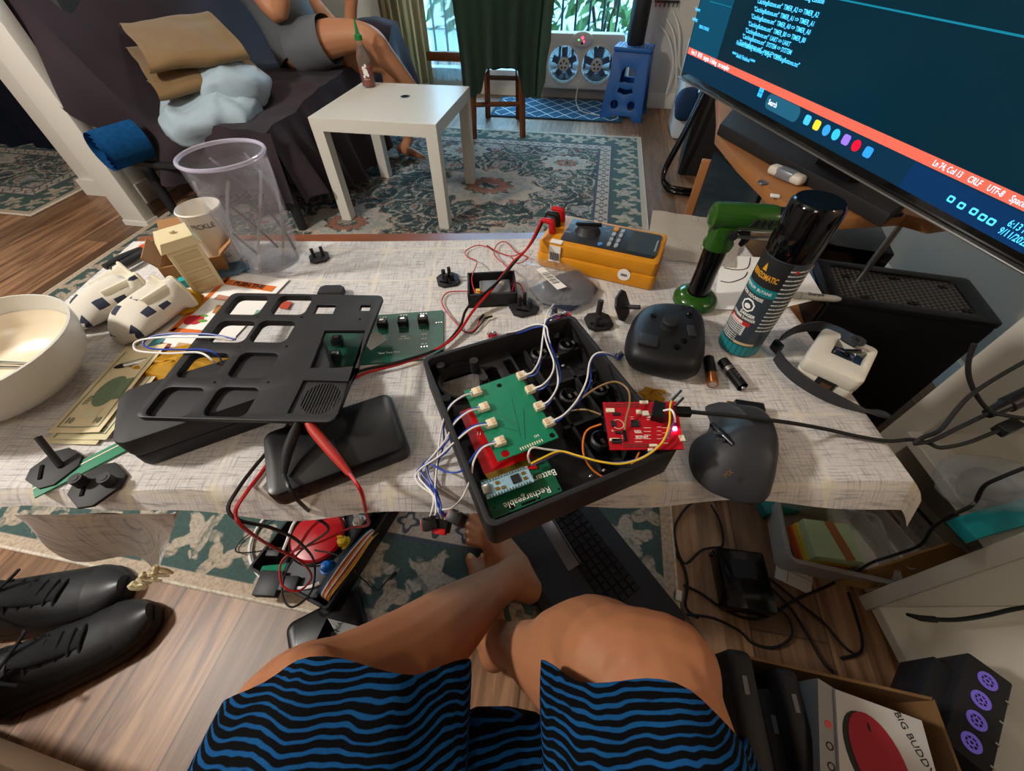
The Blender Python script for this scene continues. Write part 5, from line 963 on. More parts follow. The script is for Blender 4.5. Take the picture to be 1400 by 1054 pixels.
for k, pth in enumerate(LW):
    pts = H(pth)+[ends[k], end2[k]]; p2 = [p+Vector((.003*math.sin(i*2+k)+.002, .003, -.001)) for i, p in enumerate(pts)]
    if k == 3: p2 = H([(679, 603, .052), (655, 614, .052), (640, 634, .046), (628, 645, .03), (610, 645, .02), (596, 638, .01), (584, 634, .006), (586, 650, .005), (594, 668, .006)])+[PY(600, 695, .17), PY(610, 706, .165)]
    wires(gb, (('white_wire', M['whitewire'], pts), ('blue_wire', M['bluewire'], p2)), r=.00105)
# rocker switches hanging
for k, (px, py, rz, red, lab) in enumerate(((588, 716, 15, 0, 'red rocker switch hanging leftmost below the cloth edge'), (605, 719, -10, 1, 'red rocker switch hanging in the middle with its face showing'), (625, 708, -28, 0, 'black rocker switch hanging closest to the bare foot'))):
    p = PY(px, py, .163); t = thing('rocker_switch', lab, 'switch', p, rz, 'rocker switches on the wire bundle')
    b = MB(); b.box((0, 0, 0), (.015, .013, .021), bev=.001, rx=20); b.build('body', M['black'], t)
    b = MB(); b.box((0, -.007, .003) if red else (-.0078, 0, 0), (.013, .006, .014) if red else (.002, .011, .017), bev=.001, rx=20); b.build('rocker', M['red'], t)
    b = MB()
    for dx in (-.004, .004): b.box((dx, .001, .0135), (.002, .0008, .007))
    b.build('terminals', M['steel'], t)
for k, (x, y, rz, lab) in enumerate(((770, 433, 30, 'tiny red breakout board at the far edge of the tray'), (846, 487, 50, 'tiny button board on the wire end beside the controller'), (673, 458, 20, 'tiny red and silver part on the wire end at the tray corner'))):
    t = thing('breakout_board', lab, 'board', at(x, y, .003 if k else .045) , rz); b = MB(); b.box((0, 0, .001), (.022 if k == 0 else .014, .010, .0016)); b.build('board', M['redpcb'] if k != 1 else M['bluewire'], t)
    b = MB(); b.box((.002, 0, .004), (.006, .006, .004), bev=.0008); b.cyl((-.005, 0, .002), (-.005, 0, .007), .002, seg=8); b.build('component', M['steel'], t)
t = thing('leaf', 'yellow crumpled leaf scrap behind the red development board', 'leaf', at(890, 541), 0); cen = T(890, 542); b = MB(); b.grid(lambda s, q_: Vector((cen.x+.017*q_*math.cos(s*2*PI)*(1+.25*math.sin(s*31)), cen.y+.012*q_*math.sin(s*2*PI)*(1+.25*math.sin(s*25)), TZ+.004+.008*(1-q_)+.004*nz((s*9, q_*3, 0)))), 40, 5, .0008); b.build('leaf', mat('leaf_mustard', 'b98a1c', .7, noise=(120, .3)), t, world=True)
# ================================================================== CONTROLLER, BATTERIES, TORCH, CAN
def pebble(b, pts, prof, n=5):            # outline from pts (world xy), prof = (z, scale)
    ol = catmull([Vector((p.x, p.y, 0)) for p in pts], n, True); c_ = sum(ol, Vector())/len(ol)
    b.rings([[Vector((c_.x+(p.x-c_.x)*s_, c_.y+(p.y-c_.y)*s_, z)) for p in ol] for z, s_ in prof]); return c_
gc = thing('game_controller', 'thick black game controller puck beside the tray', 'controller', at(905, 480), 0)
pts = [T(*p, .02) for p in ((856, 462), (866, 438), (884, 424), (915, 421), (945, 427), (960, 440), (963, 470), (960, 498), (946, 512), (910, 508), (874, 499), (857, 486))]
b = MB(); pebble(b, pts, [(TZ+.001, .80), (TZ+.004, .92), (TZ+.014, 1.0), (TZ+.026, .98), (TZ+.034, .90), (TZ+.0385, .78), (TZ+.0395, .5), (TZ+.0395, .1)]); b.build('shell', mat('controller_black', '0d0e10', .5), gc, world=True)
CZ = .0395; cq = lambda x, y, h=CZ: T(x, y, h)
p = cq(914, 446); b = MB(); b.lathe([(0, .013), (.0085, .0125), (.0105, .010), (.0098, .006), (.0125, 0)], tuple(p-Vector((0, 0, .001))), 28); b.build('thumbstick', M['rubber'], gc, world=True)
p = cq(886, 466); b = MB(); b.box((p.x, p.y, p.z+.001), (.026, .022, .004), rz=-20, bev=.0015); tp = b.build('trackpad', M['dkgrey'], gc, world=True)
for x, y, r0 in ((925, 475, .0045), (935, 467, .0042), (893, 432, .0045), (942, 432, .0045)): p = cq(x, y); b = MB(); b.lathe([(0, .003), (r0*.8, .0028), (r0, .001), (r0, -.004)], tuple(p), 18); b.build('button', M['gloss'], gc, world=True)
p = cq(945, 453); b = MB(); b.box((p.x, p.y, p.z+.0008), (.011, .022, .003), rz=-8, bev=.0014); b.build('menu_bar', M['dkgrey'], gc, world=True)
for k, (a, c_, copper, lab) in enumerate((((968, 487), (975, 529), 1, 'copper-top AA battery nearest the game controller'), ((985, 490), (1018, 533), 0, 'silver and black AA battery lying right of the copper one'))):
    A, Bp = T(*a, .0073), T(*c_, .0073); t = thing('battery', lab, 'battery', ((A+Bp)/2-Vector((0, 0, .0073))), math.degrees(math.atan2((Bp-A).y, (Bp-A).x)), 'AA batteries on the cloth')
    X = XF((0, 0, .0073), ry=90); b = MB(); b.lathe([(0, -.0243), (.0068, -.0243), (.0072, -.0238), (.0072, .0245 if not copper else .006)], X=X, seg=24); b.build('wrapper', mat('battery_black', '161617', .3, .3), t)
    b = MB(); b.lathe([(.0072, .0061), (.0072, .0238), (.0066, .0245), (0, .0245)] if copper else [(.00725, -.010), (.00725, -.004)], X=X, seg=24); b.build('band', mat('copper_band', 'a8683c', .3, .8) if copper else M['steel'], t)
    b = MB(); b.lathe([(0, .0262), (.0025, .0262), (.0027, .0243)] if not copper else [(0, .0250), (.0045, .0250), (.005, .0244)], X=X, seg=16); b.build('terminal', M['steel'], t)
    if not copper: text('AAA', .008, M['steel'], t, XF((.006, 0, .0147), rz=0))
to = thing('torch', 'green and black butane kitchen torch standing behind the controller', 'torch', (.2935, .521, TZ), -9)
GR = mat('torch_green', '244e14', .18, coat=.3)
b = MB(); b.lathe([(0, 0), (.030, 0), (.0335, .004), (.0335, .011), (.030, .017), (.022, .021), (.018, .022), (0, .022)], seg=40); b.build('foot', GR, to)
b = MB(); b.lathe([(0, .021), (.0165, .021), (.0155, .06), (.0165, .102), (0, .102)], seg=32); b.build('handle', M['gloss'], to)
b = MB(); b.lathe([(0, .100), (.0195, .100), (.0205, .106), (.0175, .113), (.0195, .122), (.0185, .135), (0, .136)], seg=32); b.build('neck', GR, to)
b = MB(); b.lathe([(0, -.026), (.010, -.0255), (.017, -.021), (.0178, -.010), (.0178, .050), (.0170, .056), (0, .056)], X=XF((0, 0, .144), ry=90), seg=36); hd = b.build('head', GR, to)
b = MB()
for k in range(4): b.box((.026+.008*k, -.0192, .146), (.0028, .003, .013), ry=25)
b.build('vent_slits', M['ink'], hd)
b = MB(); b.lathe([(0, .056), (.0155, .056), (.0155, .066), (.012, .067), (0, .067)], X=XF((0, 0, .144), ry=90), seg=28); b.build('collar', M['black'], to)
b = MB(); b.lathe([(.0095, .066), (.0095, .096), (.0075, .096), (.0075, .066)], X=XF((0, 0, .144), ry=90), seg=28, caps=False); b.build('nozzle', mat('nozzle_steel', 'a39a86', .25, 1), to)
b = MB(); b.box((.036, -.015, .124), (.050, .004, .004), bev=.001); b.build('lever', M['steel'], to)
b = MB(); b.tube([(.022, 0, .128), (.033, 0, .116), (.030, 0, .104)], [.008, .007, .004], seg=12, flat=.8); b.build('trigger', M['ink'], to)
b = MB(); b.cyl((.008, -.0165, .126), (.008, -.0205, .126), .006, seg=14); b.build('gas_knob', M['ink'], to)
cn_ = thing('butane_can', 'tall slate butane fuel can with black cap on the table', 'can', (.329, .4235, TZ), -58)
b = MB(); r0 = .0272
b.lathe([(0, 0), (r0-.002, 0), (r0, .002), (r0, .004), (r0, .148), (r0-.001, .152), (0, .152)], seg=48); b.build('body', mat('can_slate', '3a444c', .3, .2), cn_)
b = MB(); b.lathe([(0, .150), (r0+.001, .150), (r0+.0012, .156), (r0+.0005, .206), (r0-.003, .2105), (0, .2095)], seg=48); b.build('cap', mat('can_cap_black', '050506', .07), cn_)
def band(z0, z1, a0, a1, m, nm, e=.0003): b = MB(); b.grid(lambda s, q_: Vector(((r0+e)*math.sin(R(a0+(a1-a0)*s)), -(r0+e)*math.cos(R(a0+(a1-a0)*s)), z0+(z1-z0)*q_)), 24, 1); return b.build(nm, m, cn_)
tealm = mat('label_teal', '0f7f86', .35)
band(.003, .020, -180, 180, tealm, 'teal_base_band', .0002); band(.112, .148, -62, 42, M['ink'], 'logo_badge'); band(.100, .111, -62, 42, tealm, 'product_band'); band(.036, .052, -50, 15, mat('label_white', 'c9c9c6', .5), 'danger_panel'); band(.052, .058, -50, 22, mat('label_red', 'c22a26', .5), 'danger_band'); band(.022, .026, 5, 60, mat('label_cream', 'cdb68a', .5), 'cream_tab')
wt = lambda s, z, sz, m, deg=0, sx=1, bold=0: text(s, sz, m, cn_, Matrix.Rotation(R(deg), 4, 'Z') @ Matrix.Translation((0, 0, z)), wrap=r0+.0005, sx=sx, bold=bold)
YO = mat('label_amber', 'd79a2a', .5)
wt('BERNZOMATIC', .0105, YO, -12, .62, .0003) if 0 else wt('BERNZOMATIC', .124, .0098, YO, -10, .56, .0003)
b = MB(); b.plate([(-.003, 0), (.003, 0), (.0015, .006), (0, .010), (-.0018, .005)], 0, .0004, X=Matrix.Rotation(R(-14), 4, 'Z') @ XF((0, -r0-.0004, .131), rx=90)); b.build('flame_mark', YO, cn_)
wt('PREMIUM  BUTANE', .1055, .0056, M['whiteink'], -10, .85); wt('NON ODORISE', .0945, .0062, M['whiteink'], -14, .8, .0001)
b = MB(); oc = [(.0095*math.cos(R(22.5+45*k)), .0095*math.sin(R(22.5+45*k))) for k in range(8)]; oc2 = [(x*.78, y*.78) for x, y in oc]
b.plate(oc, 0, .0004, [oc2]); b.plate(circ(0, -.001, .0045, 9, .0035), 0, .0004); b.bm.transform(Matrix.Translation((0, 0, 0)))
for v in b.bm.verts: a = v.co.x/r0; v.co = Vector(((r0+.0003+v.co.z)*math.sin(a), -(r0+.0003+v.co.z)*math.cos(a), .081+v.co.y))
b.bm.transform(Matrix.Rotation(R(-8), 4, 'Z')); b.build('hazard_octagon', M['whiteink'], cn_)
wt('DANGER', .0685, .0062, M['whiteink'], 2, .85, .0002); wt('EXTREME DANGER', .0625, .0054, M['whiteink'], -8, .8, .0001); wt('DANGER', .055, .0055, M['whiteink'], -18, .9, .0002)
for k in range(5): wt('keep away from heat and flame', .0495-.003*k, .0026, M['ink'], -18, .8)
for k in range(4): wt('read all warnings before use', .034-.0032*k, .0028, M['whiteink'], -22, .8)
for k in range(16): wt('store in a cool dry place out of reach', .140-.006*k, .0032, M['whiteink'], 78, .72)
b = MB(); b.plate([(-.003, 0), (0, -.003), (.003, 0), (0, .003)], 0, .0004, X=Matrix.Rotation(R(58), 4, 'Z') @ XF((0, -r0-.0003, .139), rx=90)); b.build('warning_diamond', MATS['label_red'], cn_)
# paper towel, papers, marker
tw_ = thing('paper_towel', 'white embossed paper towel folded at the far right table edge', 'towel', at(945, 345), 0)
c00, c10, c11, c01 = T(882, 352, .003), T(1004, 366, .003), P(1018, 305, TZ+.02), P(892, 290, TZ+.035)
c01 = PY(892, 289, .742); c11 = PY(1020, 305, .742)
b = MB()
b.grid(lambda s, q_: (c00.lerp(c10, s)).lerp(c01.lerp(c11, s), q_)+Vector((0, 0, -.010*math.sin(q_*PI)*(1-q_)+.003*nz((s*5, q_*5, 0))+.002)), 40, 30, .003)
g = NG('embossed_towel', .95); x, y, z = g.xyz(); vv = g.voro(g.vec(x, y, 0), 22); g.bump(g.ma('SINE', g.ma('MULTIPLY', vv, 190)), .35, .003); g.out('d9d2c6'); b.build('towel', g.m, tw_, world=True)
pp_ = thing('paper_sheet', 'white paper with black line drawings under the butane can', 'paper', at(1040, 400), 0)
sheetpoly(pp_, [(985, 350), (1095, 356), (1126, 408), (1058, 425), (975, 424)], .0015, M['paper'], 'paper')
for pts in ([(985, 384), (998, 386), (1016, 380), (1022, 372)], [(990, 366), (1006, 369), (1022, 366), (1026, 352)]): b = MB(); b.tube([T(x, y, .0022) for x, y in pts], .0009, seg=5); b.build('ink_line', M['ink'], pp_, world=True)
mk = thing('marker_pen', 'grey permanent marker lying right of the butane can', 'marker', (T(1082, 403, .006)+T(1146, 409, .006))/2-Vector((0, 0, .006)), 0)
A, Bp = T(1070, 402, .006), T(1147, 409, .006)
b = MB(); b.tube([A, A.lerp(Bp, .6), A.lerp(Bp, .93), Bp], [.0058, .006, .0052, .0035], seg=18, n=1, rnd=True); b.build('barrel', mat('marker_grey', 'a9a79e', .45), mk, world=True)
mid = A.lerp(Bp, .55); rzm = math.degrees(math.atan2((Bp-A).y, (Bp-A).x)); text('Sharpie', .008, M['ink'], mk, MTX[mk.name].inverted() @ XF(tuple(mid+Vector((0, -.002, .0062))), rx=18, rz=rzm)); b = MB(); b.tube([A.lerp(Bp, .3), A.lerp(Bp, .31)], .0062, seg=18, n=1); b.build('cap_line', M['grey'], mk, world=True)
# white sensor cube and strap
wc = thing('sensor_box', 'white plastic sensor box with an open metal module beside the strap', 'device', (.3775, .361, TZ), -43)
b = MB(); b.plate(rrect(.0335, .040, .066, .080, .008), 0, .016, bev=.002); b.plate(rrect(.0335, .040, .067, .081, .008), .0165, .037, [rrect(.040, .050, .036, .036, .002)] , bev=.003); b.build('case', mat('sensor_white', 'd8d1c2', .45), wc)
b = MB(); b.box((.040, .050, .0225), (.036, .036, .002)); b.build('module', mat('module_blue', '1a4f86', .3, noise=(150, .4)), wc)
b = MB(); b.box((.036, .044, .029), (.024, .020, .012), bev=.002); b.cyl((.036, .052, .031), (.050, .060, .034), .005, seg=14); b.build('metal_switch', mat('chrome_dark', '8a8d92', .12, 1), wc)
b = MB(); b.box((.036, -.0006, .013), (.022, .002, .013)); b.build('port_opening', M['ink'], wc); b = MB(); b.box((.038, -.0010, .012), (.012, .003, .005)); b.build('port_metal', mat('port_copper', '9a6a4a', .35, .8), wc)
stp = thing('watch_strap', 'black rubber watch strap curled around the white sensor box', 'strap', at(1062, 475), 0)
def ribbon(b, pts, w0, th, n=8, tilt=None):
    P0 = catmull(pts, n); rg = []
    for i, p in enumerate(P0):
        t = (P0[min(i+1, len(P0)-1)]-P0[max(i-1, 0)]).normalized(); sd = t.cross(Vector((0, 0, 1))).normalized(); f = i/(len(P0)-1); a = R(tilt(f)) if tilt else 0
        up = Vector((0, 0, 1))*math.cos(a)+sd*math.sin(a); nn = sd*math.cos(a)-Vector((0, 0, 1))*math.sin(a); w = w0*(1 if f < .96 else .6)
        rg.append([p+up*w/2+nn*th/2, p+up*w/2-nn*th/2, p-up*w/2-nn*th/2, p-up*w/2+nn*th/2])
    b.rings(rg)
RUB = mat('strap_rubber', '2a2a2e', .55)
b = MB(); ribbon(b, H([(1176, 470, .044), (1160, 462, .040), (1140, 452, .032), (1118, 446, .022), (1090, 450, .014), (1068, 462, .0115)]), .015, .003, tilt=lambda f: 58*(1-ss(f, .3, .8))); b.build('short_band', RUB, stp, world=True)
b = MB(); p = T(1172, 467, .0475); b.lathe([(.004, 0), (.004, .003), (.009, .003), (.009, 0)], tuple(p), 20, caps=False); b.build('loop', RUB, stp, world=True)
b = MB(); ribbon(b, H([(1062, 486, .0115), (1072, 500, .0115), (1092, 518, .0115), (1125, 538, .0105), (1165, 556, .008), (1192, 564, .006), (1213, 566, .005)]), .017, .003, tilt=lambda f: 66*ss(f, .45, .95)); b.build('long_band', RUB, stp, world=True)
b = MB(); p = T(1062, 474, .0115); b.box(tuple(p), (.007, .016, .017), rz=12, bev=.002); b.build('buckle', mat('buckle_dark_steel', '4a4540', .25, 1), stp, world=True)
# mouse
ms = thing('computer_mouse', 'large dark grey ergonomic mouse at the front table edge', 'mouse', at(1005, 620), 0)
pts = [T(*p, .008) for p in ((966, 553), (990, 556), (1020, 561), (1042, 580), (1055, 612), (1057, 648), (1050, 680), (1030, 688), (1000, 681), (968, 667), (948, 645), (943, 620), (950, 600), (968, 588), (972, 572))]
b = MB(); ol = catmull([Vector((p.x, p.y, 0)) for p in pts], 5, True); c_ = T(1006, 622, .008)
def mring(z, s_, ox, oy): return [Vector((c_.x+ox+(p.x-c_.x)*s_, c_.y+oy+(p.y-c_.y)*s_, TZ+z)) for p in ol]
b.rings([mring(.0015, .95, 0, 0), mring(.004, 1, 0, 0), mring(.009, .985, .001, 0), mring(.020, .86, .006, .004), mring(.031, .70, .010, .006), mring(.040, .50, .012, .006), mring(.0445, .27, .012, .005), mring(.0455, .08, .012, .005)])
MG = mat('mouse_graphite', '2b2c30', .5); b.build('shell', MG, ms, world=True, smooth=60)
b = MB(); p = T(984, 590, .034); b.tube([p+Vector((-.006, .010, 0)), p+Vector((.0, -.004, .002)), p+Vector((.006, -.020, .004))], [.003, .0042, .0025], seg=14); b.build('thumb_wheel', mat('wheel_dark', '3a3d42', .25, .8), ms, world=True)
for k in (0, 1): b = MB(); p = T(982+3*k, 592+9*k, .0395); b.box(tuple(p), (.008, .0022, .002), rz=-14); b.build('wheel_ring', M['steel'], ms, world=True)
p = T(994, 650, .030); text('MX', .007, M['gold'], ms, MTX[ms.name].inverted() @ XF((p.x, p.y, TZ+.0335), rx=12, ry=-14, rz=30))
t = thing('usb_adapter', 'small black plug adapter lying behind the mouse', 'adapter', at(1020, 562), -12); b = MB(); b.box((0, 0, .007), (.034, .013, .012), bev=.001); b.build('body', M['black'], t); b = MB(); b.box((-.021, 0, .007), (.009, .009, .004)); b.build('contact', M['gold'], t)
uc = thing('usb_cable', 'black cable from the red board across the table to the right', 'cable', at(1040, 572), 0)
b = MB(); b.tube(H([(945, 563, .055), (965, 565, .054), (1000, 568, .052), (1040, 573, .050), (1080, 578, .035), (1130, 587, .012), (1175, 597, .006), (1215, 603, .005), (1246, 601, .006)])+[P(1270, 606, .585), P(1286, 612, .60), P(1320, 606, .60), P(1352, 594, .60), P(1366, 588, .60)], .0023, seg=8); b.build('cord', M['rubber'], uc, world=True)
b = MB(); b.box(tuple(T(934, 563, .056)), (.016, .010, .008), rz=-3, bev=.001); b.build('plug', M['black'], uc, world=True); b = MB(); p = P(1378, 584, .60); b.box(tuple(p), (.03, .014, .012), rz=20, bev=.002); b.build('plug', M['black'], uc, world=True)
# ================================================================== FLOOR BOX WITH BUTTONS
fb = thing('control_box', 'black box on the rug with a red dome button and coloured plugs', 'control box', (-.385, .188, .0115), 67)
fq = lambda x, y, z=.065: L(fb, P(x, y, z))
BL, BW, BH = .315, .215, .052
b = MB(); b.plate(rrect(BL/2, BW/2, BL, BW, .008), 0, BH, [rrect(BL/2, BW/2, BL-.012, BW-.012, .005)], bev=.001); b.plate(rrect(BL/2, BW/2, BL-.008, BW-.008, .005), 0.0005, .004); b.build('case', M['matte'], fb)
b = MB(); b.plate([(.006, .045), (BL-.008, .045), (BL-.008, BW-.075), (.006, BW-.075)], .040, .043, bev=.0006); b.build('face_plate', mat('plate_grey', '3c3f44', .55), fb)
b = MB(); b.box((BL/2, .038, .048), (BL-.02, .006, .012)); b.build('divider', M['matte'], fb)
c_ = fq(430, 728, .085); b = MB(); b.lathe([(.066, .043), (.066, .050), (.062, .052), (.060, .052)], (c_.x, c_.y, 0), 44); b.build('button_bezel', M['gloss'], fb)
b = MB(); b.lathe([(.060, .045), (.060, .054), (.056, .060), (.03, .0635), (0, .0645)], (c_.x, c_.y, 0), 44); b.build('dome_button', mat('red_dome', 'b0121a', .3, sss=0), fb)
for px, py, m, lab, cl_ in ((518, 692, mat('plug_green', '149a5a', .4), 'green plug', 0), (469, 741, mat('plug_yellow', 'd8b21c', .4), 'yellow plug', 1), (447, 775, mat('plug_blue', '1565c0', .35), 'blue plug', 0), (491, 712, M['whitewire'], 'white plug', 1)):
    c_ = fq(px, py, .06); b = MB(); b.lathe([(.0155, .043), (.0155, .047), (.012, .048)], (c_.x, c_.y, 0), 22); b.lathe([(0, .043), (.0115, .043), (.0125, .054), (.009, .062), (0, .063)], (c_.x, c_.y, 0), 20)
    if cl_: b.box((c_.x+.004, c_.y+.004, .066), (.004, .012, .008), rz=30)
    o = b.build('plug', m, fb, label=lab)
cols = [mat('ribbon_'+c, c, .5) for c in ('2a5f8a', 'd8d4cc', 'a03a2a', 'd9822c', 'd8d4cc', '8a3526', 'd9822c', 'c9a43a')]
for k, m in enumerate(cols):
    o_ = (k-3.5)*.0034; A, Bp = fq(443, 817, .062), fq(508, 728, .062); n = Vector((-(Bp-A).y, (Bp-A).x, 0)).normalized()
    b = MB(); b.tube([A-n*o_*.8+Vector((0, 0, -.012)), A-n*o_+(Bp-A)*.06+Vector((0, 0, .004)), A.lerp(Bp, .5)-n*o_*1.35+Vector((.0, 0, .007)), Bp-n*o_-(Bp-A)*.1+Vector((0, 0, .003)), Bp-n*o_*.8+Vector((.008, 0, -.010))], .0017, seg=6); b.build('ribbon_wire', m, fb)
b = MB(); c_ = fq(372, 778, .06); b.box((c_.x, c_.y, .046), (.022, .052, .0016), rz=28, ry=18); b.build('green_board', M['greenpcb'], fb)
for px, py, sz in ((372, 800, (.05, .05, .02)), (398, 800, (.03, .04, .018)), (378, 757, (.02, .03, .014)), (470, 705, (.02, .02, .012))): c_ = fq(px, py, .05); b = MB(); b.box((c_.x, c_.y, .048), sz, rz=20, bev=.002); b.build('module', M['dkgrey'], fb)
Q = lambda pts: [P(x, y, z) for x, y, z in pts]
wires(fb, (('white_cable', M['whitewire'], Q([(492, 716, .09), (487, 702, .105), (470, 692, .11), (445, 690, .115), (420, 698, .115), (402, 715, .11), (392, 740, .10), (386, 755, .085)])),), r=.0034)
wires(fb, (('white_cable', M['whitewire'], Q([(437, 797, .065), (420, 803, .062), (395, 803, .055), (365, 795, .035), (346, 775, .025), (341, 750, .02), (350, 725, .018), (368, 700, .016), (384, 680, .016)])),), r=.0036)
wires(fb, (('black_cable', M['black'], Q([(430, 752, .08), (455, 757, .07), (478, 768, .06), (488, 785, .05), (500, 795, .02), (515, 808, .016), (527, 796, .016), (538, 786, .016)])), ('black_cable', M['black'], Q([(372, 750, .07), (345, 755, .05), (323, 754, .02), (328, 740, .018), (352, 722, .018), (380, 702, .02)]))), r=.0016)
b = MB(); b.tube(Q([(535, 790, .017), (541, 784, .018)]), .0042, seg=10, n=1, rnd=True); b.build('cable_plug', M['black'], fb, world=True)
# ================================================================== SHOES
def shoe(lab, toe, heel, w0, side):
    d = heel-toe; ln = .30; rz = math.degrees(math.atan2(-d.y, -d.x)); hp = toe+d.normalized()*ln
    t = thing('sneaker', lab, 'shoe', (hp.x, hp.y, .001), rz, 'pair of black sneakers')
    def ring(f, z, s=1):                   # half width along the length, heel at 0
        return (.043+.012*math.sin(f*PI*.9)+.007*f)*(1-max(0, (f-.74)/.26)**3.0*.72)*(1-max(0, (.12-f)/.12)**2*.5)*s
    def outline(s, z, sh=0): n = 26; return [Vector((ln*(1-.5*(1-s)*.5)*f+(1-s)*.02, ring(f, z, s)+sh*math.sin(f*PI)*side, z)) for f in [k/n for k in range(n+1)]]+[Vector((ln*(1-.5*(1-s)*.5)*f+(1-s)*.02, -ring(f, z, s)+sh*math.sin(f*PI)*side, z)) for f in [k/n for k in range(n, -1, -1)]]
    b = MB(); b.rings([outline(.94, 0), outline(1.0, .004), outline(1.03, .020), outline(.97, .030)]); b.build('sole', mat('shoe_sole', '121214', .55), t)
    b = MB(); rg = []
    for k in range(15):
        f = .015+.965*k/14; w = ring(f, 0)*.96; h = (.092-.045*ss(f, .32, .66)-.018*ss(f, .72, .98)); x = ln*f
        rg.append([Vector((x, w*math.cos(a)*(1 if math.sin(a) < .35 else .94), .026+h*max(0, math.sin(a))**.75)) for a in [PI*q/20 for q in range(21)]])
    b.rings(rg, caps=False, closed=False); wob(b, .002, 40, side); b._f(list(b.bm.verts)[:21]); b._f(list(b.bm.verts)[-21:]); b.build('upper', mat('shoe_leather', '19191b', .62, noise=(40, .25), bump=(90, .3)), t)
    b = MB(); b.rings([[Vector((x, .0315*math.cos(a)*s, z+.012*(1 if x < .1 else 0)*0)) for a in ()] or [Vector((.075+.058*math.cos(a)*s, .026*math.sin(a)*s, z)) for a in [2*PI*q/24 for q in range(24)]] for z, s in ((.106, 1.12), (.118, 1.12), (.116, .92), (.085, .8), (.045, .7))], caps=False); b.bm.clear(); topz = lambda x: .118-.045*ss(x/ln, .32, .66)-.018*ss(x/ln, .72, .98)
    b.rings([[Vector((.078+.058*math.cos(a)*s_, .031*math.sin(a)*s_, topz(.078+.058*math.cos(a)*s_)-.012*math.sin(a)**2*s_+dz)) for a in [2*PI*q/28 for q in range(28)]] for s_, dz in ((1.18, -.006), (1.16, .004), (1.04, .009), (.92, .005), (.84, -.0), (.02, .003))], caps=False); b.build('collar', mat('shoe_lining', '0c0c0e', .95, bump=(300, .4)), t)
    b = MB(); b.tube([(.118, 0, topz(.118)+.006), (.14, 0, topz(.14)+.002), (.17, 0, topz(.17)-.001), (.20, 0, topz(.2)-.004)], [.018, .024, .022, .016], seg=16, flat=.35, up=(0, 0, 1)); b.build('tongue', mat('shoe_lining2', '1c1c1f', .9, bump=(300, .4)), t)
    for k in range(6):
        x = .118+.016*k; z = topz(x)+.003; b = MB(); b.tube([(x-.008, -.034, z-.020), (x-.002, -.016, z-.001), (x+.005, .014, z-.001), (x-.004, .034, z-.020)], .0034, seg=8); b.build('lace', mat('shoe_lace', '0d0d0f', .9), t)
    b = MB(); b.tube([(.122, 0, .124), (.140, .026, .125), (.128, .048, .108)], .003, seg=7); b.tube([(.122, 0, .124), (.108, -.03, .124), (.128, -.050, .104)], .003, seg=7); b.build('bow', MATS['shoe_lace'], t)
    b = MB(); rg = []
    for k in range(6):
        f = .80+.185*k/5; w = ring(f, 0)*.99; h = (.092-.045*ss(f, .32, .66)-.018*ss(f, .72, .98))+.0014; x = ln*f; rg.append([Vector((x, w*math.cos(a), .0262+h*max(0, math.sin(a))**.75)) for a in [PI*(.06+.88*q/16) for q in range(17)]])
    b.rings(rg, caps=False, closed=False); b.build('toe_cap', mat('toe_cap_leather', '29292b', .38), t)
    return t
shoe('black leather sneaker lying in front with its laces toward the viewer', P(214, 836, .03), P(-30, 960, .03), .045, 1)
shoe('black sneaker behind the front one, toe under the hanging cloth corner', P(176, 800, .03), P(-60, 850, .03), .045, -1)
# ================================================================== BAG UNDER THE LEG, LAPTOP, FLOOR CABLES
bgp = thing('black_pouch', 'glossy black pouch with a white printed label on the floor by the leg', 'pouch', P(455, 870, 0.001), 28)
b = MB(); b.plate(rrect(0, 0, .15, .115, .02), 0, .040, bev=.010); b.build('pouch', mat('black_gloss_film', '0a0a0b', .3), bgp)
lbp = [P(x, y, .046) for x, y in ((447, 845), (497, 858), (480, 905), (425, 890))]
b = MB(); b.poly(lbp); b.bm.faces.ensure_lookup_table(); bmesh.ops.solidify(b.bm, geom=list(b.bm.faces), thickness=.0008); b.build('label', M['paper'], bgp, world=True)
d = lbp[1]-lbp[0]; rzl = math.degrees(math.atan2(d.y, d.x))
for k, s_ in enumerate(('ONAL', 'NCH')): p = lbp[0].lerp(lbp[1], .38).lerp(lbp[3].lerp(lbp[2], .38), .2+.28*k); text(s_, .014, M['ink'], bgp, MTX[bgp.name].inverted() @ XF((p.x, p.y, .0478), rz=rzl+75), sx=.9)
lp = thing('laptop', 'black laptop with exposed keys lying in the dark under the table', 'laptop', P(800, 790, .0115), -58)
b = MB(); b.plate(rrect(0, 0, .36, .25, .010), 0, .022, bev=.002); b.build('base', M['matte'], lp)
kb = P(838, 722, .036); kl = L(lp, kb)
b = MB()
for i in range(14):
    for j in range(5): b.box((-.155+.0178*i, .002+.0178*j, .0245), (.0155, .0155, .005), bev=.001, seg=1)
b.build('keys', mat('key_black', '18181b', .35), lp, stuff=True)
b = MB(); b.plate(rrect(-.02, -.07, .10, .06, .004), .0222, .0228); b.build('touchpad', M['dkgrey'], lp)
t = thing('aluminium_plate', 'brushed grey metal plate leaning in the dark left of the laptop', 'plate', P(758, 752, .012), -62); b = MB(); b.box((0, 0, .020), (.12, .055, .004), rx=18, bev=.001); b.box((0, .028, .029), (.12, .003, .012)); b.build('plate', mat('brushed_grey', '77757a', .4, .7), t)
t = thing('power_brick', 'black boxy adapter lying among cables on the floor under the table', 'adapter', P(1008, 798, .0005), -8); b = MB(); b.box((0, 0, .022), (.105, .125, .044), bev=.005); b.build('case', M['gloss'], t); b = MB(); b.box((.0, .02, .0443), (.05, .04, .0006)); b.build('label', M['dkgrey'], t)
